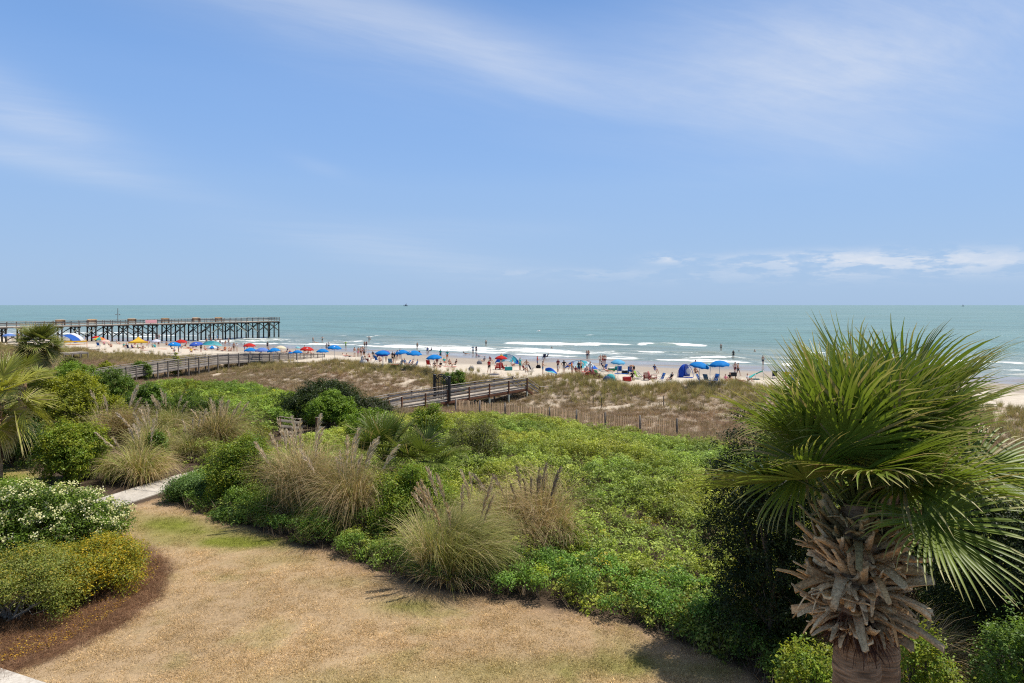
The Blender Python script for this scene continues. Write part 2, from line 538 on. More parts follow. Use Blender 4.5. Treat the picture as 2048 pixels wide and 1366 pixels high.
# ------------------------------------------------------------------ scatter through geometry nodes (stuff only)
def scatter(name, pts, rot, scl, idx, tint, sources, label, parent=None):
    """one stuff object: instances of the source meshes on a cloud of points"""
    me = bpy.data.meshes.new(name)
    n = len(pts)
    me.vertices.add(n)
    me.vertices.foreach_set('co', np.ascontiguousarray(pts, np.float32).ravel())
    a = me.attributes.new('rot', 'FLOAT_VECTOR', 'POINT'); a.data.foreach_set('vector', np.ascontiguousarray(rot, np.float32).ravel())
    a = me.attributes.new('scl', 'FLOAT', 'POINT'); a.data.foreach_set('value', np.ascontiguousarray(scl, np.float32))
    a = me.attributes.new('idx', 'INT', 'POINT'); a.data.foreach_set('value', np.ascontiguousarray(idx, np.int32))
    c = np.ones((n, 4), np.float32); c[:, :3] = tint
    a = me.attributes.new('tint', 'FLOAT_COLOR', 'POINT'); a.data.foreach_set('color', c.ravel())
    o = link(name, me, parent)
    o['label'] = label; o['kind'] = 'stuff'
    ng = bpy.data.node_groups.new(name, 'GeometryNodeTree')
    ng.interface.new_socket('Geometry', in_out='INPUT', socket_type='NodeSocketGeometry')
    ng.interface.new_socket('Geometry', in_out='OUTPUT', socket_type='NodeSocketGeometry')
    gi = ng.nodes.new('NodeGroupInput'); go = ng.nodes.new('NodeGroupOutput')
    m2p = ng.nodes.new('GeometryNodeMeshToPoints')
    ins = ng.nodes.new('GeometryNodeInstanceOnPoints')
    c = bpy.data.collections.new(name + '_sources')
    for i, sm in enumerate(sources):
        so = bpy.data.objects.new('%s_source_%02d' % (name, i), sm)
        c.objects.link(so)
    ci = ng.nodes.new('GeometryNodeCollectionInfo')
    ci.inputs['Collection'].default_value = c
    ci.inputs['Separate Children'].default_value = True
    ci.inputs['Reset Children'].default_value = True
    def nat(nm, typ):
        q = ng.nodes.new('GeometryNodeInputNamedAttribute'); q.data_type = typ
        q.inputs['Name'].default_value = nm
        return q.outputs['Attribute']
    L = ng.links.new
    L(gi.outputs[0], m2p.inputs['Mesh'])
    L(m2p.outputs[0], ins.inputs['Points'])
    L(ci.outputs[0], ins.inputs['Instance'])
    ins.inputs['Pick Instance'].default_value = True
    L(nat('idx', 'INT'), ins.inputs['Instance Index'])
    L(nat('rot', 'FLOAT_VECTOR'), ins.inputs['Rotation'])
    L(nat('scl', 'FLOAT'), ins.inputs['Scale'])
    L(ins.outputs[0], go.inputs[0])
    md = o.modifiers.new('scatter', 'NODES'); md.node_group = ng
    return o
# ================================================================== THE SETTING
def polydist(x, y, poly):
    """signed distance to a polygon, positive inside"""
    P_ = np.asarray(poly, float); n = len(P_)
    d2 = np.full(x.shape, 1e18); ins = np.zeros(x.shape, bool)
    for i in range(n):
        ax, ay = P_[i]; bx, by = P_[(i + 1) % n]
        ex, ey = bx - ax, by - ay
        t = np.clip(((x - ax) * ex + (y - ay) * ey) / (ex * ex + ey * ey + 1e-12), 0, 1)
        d2 = np.minimum(d2, (x - ax - t * ex) ** 2 + (y - ay - t * ey) ** 2)
        c = ((ay > y) != (by > y)) & (x < ex * (y - ay) / (by - ay + 1e-12) + ax)
        ins ^= c
    return np.where(ins, 1, -1) * np.sqrt(d2)
def flat(px, py, z=3.0):
    d = (ZC - z) * FPX / (py - HORY)
    return (d * (px - 1024) / FPX, d)
EDGE = [(1640, 1440), (1560, 1392), (1500, 1352), (1400, 1302), (1290, 1264), (1200, 1236), (1080, 1213), (1000, 1203), (880, 1184), (760, 1147),
        (660, 1109), (560, 1079), (450, 1043), (380, 1017), (335, 993)]
LAWN = [flat(*p) for p in EDGE + [(235, 1019), (225, 1075), (292, 1105), (322, 1138), (298, 1195), (220, 1250), (110, 1303), (15, 1340), (-150, 1390), (-400, 2600), (3000, 2600)]]
MULCH = [flat(*p) for p in [(-400, 1060), (180, 1060), (250, 1085), (300, 1105), (334, 1138), (308, 1200), (228, 1258), (112, 1312), (10, 1350), (-200, 1400)]]
LAWN2 = [flat(*p) for p in [(-300, 905), (20, 912), (62, 925), (78, 948), (60, 975), (-300, 985)]]
# field of low shrubs between the lawn edge and the fence
FIELD = [flat(*p) for p in EDGE] + [(-13.0, 25.5), (-11.5, 31), (-10.5, 40), (-7.5, 47.5), (-3.5, 50.0), (2.5, 48.0), (7.2, 43.2), (10.6, 38.0), (14.6, 34.2), (20, 34.6), (28, 34.5), (36, 26), (30, 10), (12, 7)]
PATH_A = Vector((*flat(235, 1016), 0)); PATH_DIR = Vector((0.31, 0.95, 0)).normalized()

def ground_colours(x, y):
    """true colours of sand, brush litter, soil by place"""
    s = sea_s(x, y)
    n1 = fbm(x / 3.2, y / 3.2, 21); n2 = fbm(x / 0.9, y / 0.9, 25); n3 = fbm(x / 12, y / 12, 31)
    sand = np.array([0.55, 0.48, 0.385]); wet = np.array([0.235, 0.195, 0.155]); soil = np.array([0.095, 0.066, 0.043]); litter = np.array([0.31, 0.24, 0.175])
    c = np.zeros(x.shape + (3,))
    lit = np.clip(smooth(0.35, 0.54, n1 * 0.6 + n2 * 0.4 + 0.07), 0, 1)
    dsand = np.array([0.50, 0.42, 0.32])
    dune = dsand * (1 - lit[..., None]) + litter * lit[..., None]
    a = smooth(38, 50, s + 6 * (n1 - .5))[..., None]
    c = soil * (1 - a) + dune * a
    b = smooth(67.5, 70.5, s + 5 * (n1 - .5))[..., None]
    dry = sand * (0.94 + 0.16 * (n2 - .5))[..., None]
    c = c * (1 - b) + dry * b
    wv = smooth(81, 88, s + 5 * (fbm(x / 14, y / 14, 41) - .5) * 2)[..., None]
    damp = np.array([0.335, 0.285, 0.23])
    c = c * (1 - wv) + damp * wv
    w2 = smooth(93, 106, s + 4 * (n3 - .5))[..., None]
    c = c * (1 - w2) + wet * w2
    return c

def build_ground():
    m, k, out = newmat('sandy_ground')
    at = k.n('ShaderNodeAttribute', attribute_name='Col')
    wt = k.n('ShaderNodeAttribute', attribute_name='wet')
    g = k.n('ShaderNodeNewGeometry'); pos = g.outputs['Position']
    fine = k.noise(pos, 9.0, 5, 0.65)
    mid = k.noise(pos, 1.6, 5, 0.6)
    hs = k.n('ShaderNodeHueSaturation')
    k.put(hs.inputs['Color'], at.outputs['Color'])
    k.put(hs.inputs['Value'], k.math('MULTIPLY', k.ramp(fine, 0.25, 0.75, 0.82, 1.16, False), k.ramp(mid, 0.3, 0.7, 0.92, 1.08)))
    wetn = k.noise(k.vmul(pos, (0.06, 0.10, 0.1)), 1.0, 4, 0.6)
    wet = k.math('MULTIPLY', wt.outputs['Fac'], k.ramp(wetn, 0.32, 0.6, 0.55, 1.0))
    rough = k.ramp(wet, 0.2, 1.0, 0.92, 0.16)
    bmp = k.math('ADD', fine, k.math('MULTIPLY', mid, 1.5))
    p = principled(k, out, hs.outputs[0], rough, k.ramp(wet, 0.2, 1.0, 0.15, 0.5), bmp)
    b = p.inputs['Normal'].links[0].from_node
    k.put(b.inputs['Strength'], k.ramp(wet, 0.0, 0.8, 0.55, 0.02))
    b.inputs['Distance'].default_value = 0.05
    def axis(parts): return np.unique(np.round(np.concatenate(parts), 3))
    xs = axis([np.linspace(-3000, -300, 14), np.linspace(-300, -140, 41), np.arange(-140, 60.1, 0.6), np.linspace(60, 300, 60), np.linspace(300, 3000, 14)])
    ys = axis([np.linspace(-3000, -60, 20), np.linspace(-60, 0, 13), np.arange(0, 32.1, 1.0), np.arange(32, 130.1, 0.5), np.arange(130, 260, 2.0), np.linspace(260, 2200, 50)])
    X, Y = np.meshgrid(xs, ys)
    Z = hgt(X, Y)
    Z = Z - 0.1 * smooth(0, 2.0, np.minimum(np.minimum(X - LX0, LX1 - X), np.minimum(Y - LY0, LY1 - Y)))
    C = ground_colours(X, Y)
    s = sea_s(X, Y)
    W = smooth(88, 104, s + 4 * (fbm(X / 14, Y / 14, 41) - .5))
    V = np.stack([X, Y, Z], -1).reshape(-1, 3)
    nx_ = len(xs); ny_ = len(ys)
    i = np.arange(ny_ - 1)[:, None] * nx_ + np.arange(nx_ - 1)[None, :]
    F = np.stack([i, i + 1, i + nx_ + 1, i + nx_], -1).reshape(-1, 4)
    fc = V[F].mean(1)
    fs = sea_s(fc[:, 0], fc[:, 1])
    for nm, sel, lb in (('dune_ground', (fs < 75), 'sandy dune ground with brown litter between lawn and beach'),
                        ('beach', (fs >= 75) & (fs < 170), 'pale dry sand turning dark and wet towards the surf')):
        Fs = F[sel]; used, inv = np.unique(Fs.ravel(), return_inverse=True)
        me = mk_mesh(nm, V[used], inv.reshape(-1, 4), m, C.reshape(-1, 3)[used], True, {'wet': W.ravel()[used]})
        tag(link(nm, me), lb, None, None, 'structure')

LX0, LX1, LY0, LY1 = -50.0, 14.0, -18.0, 32.0
def lawn_green(x, y):
    g = np.zeros(np.shape(x))
    for px, py, rx, ry, a in [(470, 1085, 85, 11, 1.0), (345, 1047, 95, 15, 0.75), (250, 1040, 40, 12, 0.4), (540, 1083, 40, 8, 0.7), (300, 1085, 60, 14, 0.4), (400, 1065, 120, 12, 0.45), (560, 1120, 80, 12, 0.22),
                               (820, 1213, 75, 17, 0.42), (700, 1165, 60, 12, 0.2), (1000, 1345, 160, 30, 0.3), (700, 1380, 200, 40, 0.25), (1250, 1330, 140, 22, 0.3), (1430, 1345, 70, 20, 0.35)]:
        cx, cy = flat(px, py)
        wx = rx * cy / FPX; wy = ry * cy * cy / (7 * FPX)
        g = g + a * np.exp(-((x - cx) / wx) ** 2 - ((y - cy) / wy) ** 2)
    n = fbm(x / 1.1, y / 1.1, 61); n2 = fbm(x / 0.35, y / 0.35, 66)
    return np.clip(1.45 * g * (0.5 + 1.0 * n) + 0.30 * smooth(0.52, 0.7, n * .6 + n2 * .4), 0, 1)

def build_lawn():
    m, k, out = newmat('lawn_turf')
    at = k.n('ShaderNodeAttribute', attribute_name='Col')
    g = k.n('ShaderNodeNewGeometry'); pos = g.outputs['Position']
    fine = k.noise(pos, 55.0, 4, 0.7)
    mid = k.noise(pos, 9.0, 4, 0.65)
    hs = k.n('ShaderNodeHueSaturation')
    k.put(hs.inputs['Color'], at.outputs['Color'])
    k.put(hs.inputs['Value'], k.math('MULTIPLY', k.ramp(fine, 0.3, 0.7, 0.68, 1.25, False), k.ramp(mid, 0.3, 0.7, 0.88, 1.1)))
    principled(k, out, hs.outputs[0], 0.95, 0.1, k.math('ADD', fine, mid), 0.6, 0.03)
    st = 0.2
    xs = np.arange(LX0, LX1 + 1e-6, st); ys = np.arange(LY0, LY1 + 1e-6, st)
    X, Y = np.meshgrid(xs, ys)
    Z = hgt(X, Y) + 0.012 + 0.02 * (fbm(X / .7, Y / .7, 71) - .5) * (1 - smooth(30.5, 31.5, Y))
    nz = 0.35 * (fbm(X / 0.6, Y / 0.6, 81) - .5)
    dl = np.maximum(polydist(X, Y, LAWN), polydist(X, Y, LAWN2) ) + nz
    dm = polydist(X, Y, MULCH) + nz
    gr = lawn_green(X, Y)
    gr = np.where(polydist(X, Y, LAWN2) > -0.5, np.clip(gr + 0.85 * smooth(.25, .6, fbm(X / 1.5, Y / 1.5, 93) + .1), 0, 1), gr)
    v = fbm(X / 2.3, Y / 2.3, 51)[..., None]
    dry = np.array([0.375, 0.268, 0.158]) * (0.84 + 0.4 * v) * (1 + 0.25 * (fbm(X / .5, Y / .5, 55)[..., None] - .5))
    grn = np.array([0.17, 0.185, 0.03]); soil = np.array([0.085, 0.06, 0.042]); bare = np.array([0.30, 0.20, 0.125]); straw = np.array([0.14, 0.075, 0.042])
    c = dry * (1 - gr[..., None]) + grn * gr[..., None]
    edge = (smooth(0.9, 0.0, dl) * smooth(.35, .6, fbm(X / 1.2, Y / 1.2, 97) + .1))[..., None]
    c = c * (1 - .8 * edge) + bare * .8 * edge
    a = smooth(-0.12, 0.12, dl)[..., None]
    c = soil * (1 - a) + c * a
    b = smooth(-0.25, 0.2, dm)[..., None]
    c = c * (1 - b) + straw * (0.8 + .5 * v) * b
    nx_, ny_ = len(xs), len(ys)
    i = np.arange(ny_ - 1)[:, None] * nx_ + np.arange(nx_ - 1)[None, :]
    F = np.stack([i, i + 1, i + nx_ + 1, i + nx_], -1).reshape(-1, 4)
    V = np.stack([X, Y, Z], -1).reshape(-1, 3)
    me = mk_mesh('lawn', V, F, m, c.reshape(-1, 3), True)
    tag(link('lawn', me), 'dry tan lawn with green patches and pine straw bed', None, None, 'structure')

def concrete():
    m, k, out = newmat('concrete')
    g = k.n('ShaderNodeNewGeometry'); pos = g.outputs['Position']
    oi = k.n('ShaderNodeObjectInfo')
    a = k.noise(pos, 14.0, 6, 0.65); b = k.noise(pos, 1.7, 4, 0.6)
    c = k.mix(k.ramp(k.math('ADD', k.math('MULTIPLY', a, .5), k.math('MULTIPLY', b, .5)), .35, .65), (0.36, 0.32, 0.27), (0.56, 0.51, 0.44))
    hs = k.n('ShaderNodeHueSaturation'); k.put(hs.inputs['Color'], c)
    k.put(hs.inputs['Value'], k.ramp(oi.outputs['Random'], 0, 1, .93, 1.07, False))
    principled(k, out, hs.outputs[0], 0.9, 0.2, a, 0.25, 0.01)
    return m

def build_paths():
    mc = concrete()
    def slab_mesh(w_, l_, h_):
        bm = bmesh.new()
        bmesh.ops.create_cube(bm, size=1, matrix=Matrix.Diagonal((w_, l_, h_, 1)))
        bmesh.ops.bevel(bm, geom=[e for e in bm.edges], offset=0.012, segments=1, affect='EDGES')
        me = bpy.data.meshes.new('slab'); bm.to_mesh(me); bm.free(); me.materials.append(mc)
        return me
    ang = math.atan2(-PATH_DIR.x, PATH_DIR.y)
    root = tag(link('footpath', None, None, (0, 0, 0)), 'pale concrete footpath of square slabs leading to the boardwalk', None, None, 'structure')
    me = slab_mesh(1.46, 1.22, 0.12)
    side = Vector((PATH_DIR.y, -PATH_DIR.x, 0))
    start = PATH_A - side * 0.73
    for i in range(-9, 12):
        p = start + PATH_DIR * (i * 1.235)
        if p.y > 37.6: break
        link('slab', me, root, (p.x, p.y, hz(p.x, p.y) - 0.005 + 0.006 * ((i * 7) % 3)), (0, 0, ang))
    root = tag(link('pavement', None, None, (0, 0, 0)), 'pale concrete pavement corner at the lawn edge below', None, None, 'structure')
    a = Vector((*flat(0, 1340), 0)); b = Vector((*flat(85, 1368), 0)); dr = (b - a).normalized(); sd_ = Vector((dr.y, -dr.x, 0))
    if sd_.y > 0: sd_ = -sd_
    me = slab_mesh(1.5, 1.5, 0.12)
    for i in range(-3, 3):
        for j in range(2):
            p = a + dr * (i * 1.515 + .3) + sd_ * (0.75 + j * 1.515)
            link('slab', me, root, (p.x, p.y, 2.995), (0, 0, math.atan2(dr.y, dr.x)))

# ------------------------------------------------------------------ the sea
# every broken wave: a crest between two spots, seen in the photo at these pixels, half depth in metres, strength
FOAM = [(420, 688, 560, 688, 2.2, .9), (560, 688, 700, 690, 2.0, .9), (700, 691, 850, 696, 2.2, 1.0), (850, 698, 1010, 707, 2.4, 1.0), (1010, 708, 1190, 716, 2.2, 1.0), (1190, 716, 1400, 721, 1.9, 1.0), (1400, 722, 1560, 727, 2.0, 1.0), (1560, 728, 1760, 741, 2.4, 1.0), (1760, 742, 2100, 765, 2.2, 1.),
        (765, 692, 860, 695, 3.6, 1.1), (870, 696, 1010, 699, 3.6, 1.1), (1010, 700, 1190, 708, 3.0, 1.05), (1190, 706, 1280, 702, 1.8, 1.0), (1200, 712, 1340, 718, 1.5, .9),
        (1010, 687, 1200, 690, 3.6, 1.15), (1190, 689, 1260, 691, 2.6, 1.0), (1275, 690, 1402, 692, 3.4, 1.1), (1240, 704, 1330, 705, 1.3, .8), (1330, 705, 1460, 707, 0.8, .5),
        (735, 674, 780, 674.5, 3.8, 1.1), (692, 683, 722, 683.5, 2.8, 1.05), (630, 686.5, 670, 688, 2.2, .9), (680, 671, 700, 671, 1.8, .8),
        (1385, 715, 1470, 716, 1.6, 1.0), (1590, 704, 1700, 708, 1.6, .8), (1700, 711, 1820, 716, 1.6, .9), (1850, 707, 1960, 712, 1.3, .8), (1900, 722, 2060, 728, 2.0, 1.),
        (1425, 660, 1449, 660, 2.4, .8), (1117, 669.5, 1125, 669.5, 2, .7), (1170, 670, 1185, 670.3, 2, .8), (1372, 681, 1386, 681, 1.4, .6), (945, 660.5, 953, 660.5, 2, .5), (1280, 668, 1300, 668, 2., .5),
        (0, 667, 70, 667, 4.0, 1.1), (60, 674, 175, 676, 4.0, 1.0), (200, 664, 262, 665, 3.6, 1.0), (255, 672, 330, 674, 3.4, 1.0), (330, 672, 400, 672, 2.2, .9), (100, 666, 160, 667, 3, .8), (380, 681, 470, 683, 2.2, .8), (-100, 672, 40, 674, 4.0, 1.),
        (1000, 713.5, 1100, 717, 0.8, .6), (1600, 716, 1660, 719, .9, .7)]
SWELL = [(680, 672.5, 780, 674, .28, 2.2), (740, 673, 900, 676, .18, 2.4), (1010, 686.5, 1400, 690.5, .34, 2.0), (1275, 690, 1402, 692, .3, 1.8), (1190, 703, 1500, 706, .24, 1.6), (690, 682.5, 760, 684, .2, 1.8), (1385, 714, 1470, 715.5, .25, 1.2),
         (765, 691, 1200, 703, .2, 2.4), (600, 684.5, 690, 686, .16, 1.8), (850, 678, 1000, 680, .12, 2.0), (1500, 700, 1700, 705, .18, 1.6), (1700, 706, 1900, 714, .18, 1.6), (450, 676, 640, 680, .1, 2.2), (880, 690, 1010, 690.5, .14, 2.)]
def sea_pt(px, py):
    d = ZC * FPX / (py - HORY); return np.array([d * (px - 1024) / FPX, d])

def build_sea():
    def grow(a, b, first, f=1.12):
        r = [a]; st = first
        while r[-1] < b: r.append(r[-1] + st); st *= f
        return np.array(r)
    ss = np.concatenate([np.arange(113.4, 215, 0.45), grow(215, 420, .5, 1.015)[1:]]); ss = np.concatenate([ss, grow(ss[-1], 60000, 3.5, 1.10)[1:]])
    tt = np.concatenate([-grow(235, 60000, 4, 1.2)[:0:-1], np.arange(-235, 60, 0.9), grow(60, 60000, 2, 1.2)])
    S, T = np.meshgrid(ss, tt, indexing='ij')
    X, Y = st_xy(S, T)
    near = 1 - smooth(240, 420, S)
    dep = smooth(112, 135, S)
    warp = 6 * (fbm(S / 40, T / 60, 3) - .5)
    ph = S + warp
    Z = near * dep * (0.10 * np.sin(ph * 2 * np.pi / 13.0) * (0.4 + fbm(S / 20, T / 45, 6)) + 0.09 * (fbm(S / 3.0, T / 7.0, 9) - .5) * 2 + 0.05 * (fbm(S / 1.2, T / 2.5, 12) - .5) * 2)
    foam = np.zeros_like(S)
    nzf = fbm(S / 1.6, T / 3.5, 15, 5)
    nzl = fbm(S / 5, T / 9, 19, 3)
    nzw = fbm(S / 60, T / 17, 23, 3)
    for a, b, c, d, hw, st in FOAM:
        p0, p1 = sea_pt(a, b), sea_pt(c, d)
        L = np.linalg.norm(p1 - p0); u = (p1 - p0) / L
        q = (X - p0[0]) * u[0] + (Y - p0[1]) * u[1]; r = -(X - p0[0]) * u[1] + (Y - p0[1]) * u[0]
        if u[0] < 0: r = -r
        q = q + 5 * (nzw - .5)
        r = r + (4.0 * (nzl - .5) + 3.0 * (nzw - .5)) * min(1, hw / 2)
        along = smooth(-2, 2, q) * smooth(L + 2, L - 2, q)
        hw = hw * (.35 + 1.1 * fbm(T / 7 + a, S * 0 + b, 37, 3))
        # sharp seaward edge (the crest), ragged shoreward tail
        prof = smooth(hw * 0.8, hw * .3, r) * smooth(-hw * 1.25, -hw * 0.2, r)
        foam = np.maximum(foam, st * along * prof)
        Z += along * 0.10 * np.exp(-((r - hw * .2) / (hw * .7)) ** 2) * np.minimum(1, hw / 2.5)
    for a, b, c, d, h_, wd in SWELL:
        p0, p1 = sea_pt(a, b), sea_pt(c, d)
        L = np.linalg.norm(p1 - p0); u = (p1 - p0) / L
        q = (X - p0[0]) * u[0] + (Y - p0[1]) * u[1]; r = -(X - p0[0]) * u[1] + (Y - p0[1]) * u[0]
        if u[0] < 0: r = -r
        r = r + 2.0 * (nzl - .5)
        along = smooth(-6, 6, q) * smooth(L + 6, L - 6, q)
        Z += h_ * along * np.where(r < 0, np.exp(-(r / wd) ** 2), np.exp(-(r / (wd * 2.2)) ** 2))
    thin = smooth(.58, .68, nzf) * smooth(175, 120, S) * smooth(.42, .6, nzl) * 0.55
    foam = np.clip(foam * (0.35 + 0.95 * nzf) * (0.45 + 1.0 * smooth(.28, .55, fbm(S / 90, T / 6, 27, 3))), 0, 1.1)
    resid = smooth(152, 135, S) * smooth(116, 122, S) * (0.16 + 0.42 * smooth(.45, .7, fbm(S / 3.5, T / 16, 29, 4)))
    foam = np.maximum(foam, resid)
    foam = np.maximum(foam, thin * smooth(114, 119, S))
    Z = Z + 0.012
    shal = smooth(205, 119, S)
    nx_, ny_ = X.shape[1], X.shape[0]
    i = np.arange(ny_ - 1)[:, None] * nx_ + np.arange(nx_ - 1)[None, :]
    F = np.stack([i, i + 1, i + nx_ + 1, i + nx_], -1).reshape(-1, 4)[:, ::-1]
    V = np.stack([X, Y, Z], -1).reshape(-1, 3)
    fx = V[F].mean(1)
    m, k, out = newmat('sea_water')
    fo = k.n('ShaderNodeAttribute', attribute_name='foam').outputs['Fac']
    sh = k.n('ShaderNodeAttribute', attribute_name='shallow').outputs['Fac']
    g = k.n('ShaderNodeNewGeometry'); pos = g.outputs['Position']
    mp = k.n('ShaderNodeMapping', vector_type='POINT'); k.put(mp.inputs['Vector'], pos)
    mp.inputs['Rotation'].default_value = (0, 0, -math.atan2(NY, NX))
    v = mp.outputs[0]                      # x: out to sea, y: along the coast
    r1 = k.noise(k.vmul(v, (0.30, 0.10, 1)), 1.0, 5, 0.62, 0.2)
    r2 = k.noise(k.vmul(v, (1.4, 0.7, 1)), 1.0, 4, 0.6, 0.2)
    big = k.noise(k.vmul(v, (0.012, 0.004, 1)), 1.0, 4, 0.55)
    huge = k.noise(k.vmul(v, (0.0012, 0.0005, 1)), 1.0, 3, 0.5)
    deep = k.mix(k.ramp(k.math('ADD', k.math('MULTIPLY', big, .6), k.math('MULTIPLY', huge, .4)), .35, .65), (0.125, 0.235, 0.215), (0.18, 0.28, 0.245))
    shc = k.mix(k.ramp(r1, .35, .65), (0.23, 0.28, 0.265), (0.27, 0.275, 0.215))
    c = k.mix(sh, deep, shc)
    r3 = k.noise(k.vmul(v, (0.075, 0.016, 1)), 1.0, 4, 0.6, 0.3)
    c = k.mix(k.ramp(r1, .3, .62, .42, 0.0), c, (0.07, 0.14, 0.125))
    c = k.mix(k.ramp(r3, .38, .56, .38, 0.0), c, (0.085, 0.13, 0.10))
    fine = k.noise(k.vmul(v, (1.1, 0.42, 1)), 1.0, 6, 0.72, 0.8)
    lump = k.noise(k.vmul(v, (0.30, 0.11, 1)), 1.0, 3, 0.6, 0.5)
    ff = k.ramp(k.math('ADD', fo, k.math('ADD', k.math('MULTIPLY', k.math('SUBTRACT', fine, .5), 1.5), k.math('MULTIPLY', k.math('SUBTRACT', lump, .5), 1.2))), .40, .84)
    ff = k.math('MULTIPLY', ff, k.ramp(fo, .02, .2))
    # scattered little whitecaps further out
    cap = k.noise(k.vmul(v, (0.22, 0.055, 1)), 1.0, 5, 0.7, 0.3)
    capf = k.math('MULTIPLY', k.ramp(cap, .735, .765), 0.6)
    c = k.mix(k.math('MAXIMUM', ff, capf), c, (0.80, 0.80, 0.77))
    bmp = k.math('ADD', r1, k.math('MULTIPLY', r2, .35))
    p = principled(k, out, c, k.math('ADD', k.math('MULTIPLY', ff, .5), .32), k.math('SUBTRACT', .32, k.math('MULTIPLY', ff, .2)), bmp, 0.9, 1.0)
    me = mk_mesh('sea', V, F, m, None, True, {'foam': foam.ravel(), 'shallow': shal.ravel()})
    tag(link('sea', me), 'teal green sea with white breakers reaching the horizon', None, None, 'structure')

build_ground(); build_lawn(); build_paths(); build_sea()
# ================================================================== PLANTS
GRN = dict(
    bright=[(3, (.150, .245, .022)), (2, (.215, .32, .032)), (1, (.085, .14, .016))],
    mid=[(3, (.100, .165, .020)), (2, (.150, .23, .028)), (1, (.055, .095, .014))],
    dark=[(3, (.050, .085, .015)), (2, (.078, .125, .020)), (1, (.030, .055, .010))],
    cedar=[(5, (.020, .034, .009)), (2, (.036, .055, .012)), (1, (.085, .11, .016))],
    yellow=[(3, (.25, .27, .022)), (2, (.33, .34, .027)), (2, (.13, .17, .018))],
    olive=[(3, (.145, .155, .04)), (2, (.19, .18, .07)), (1, (.09, .11, .025))],
    gold=[(5, (.24, .26, .03)), (2, (.55, .37, .02)), (2, (.13, .165, .02)), (1, (.64, .42, .016))],
    dullgold=[(6, (.21, .25, .04)), (2, (.32, .33, .10)), (1, (.46, .33, .024)), (2, (.10, .14, .022))],
    silver=[(3, (.115, .195, .045)), (2, (.165, .255, .07)), (1, (.065, .12, .028))],
)
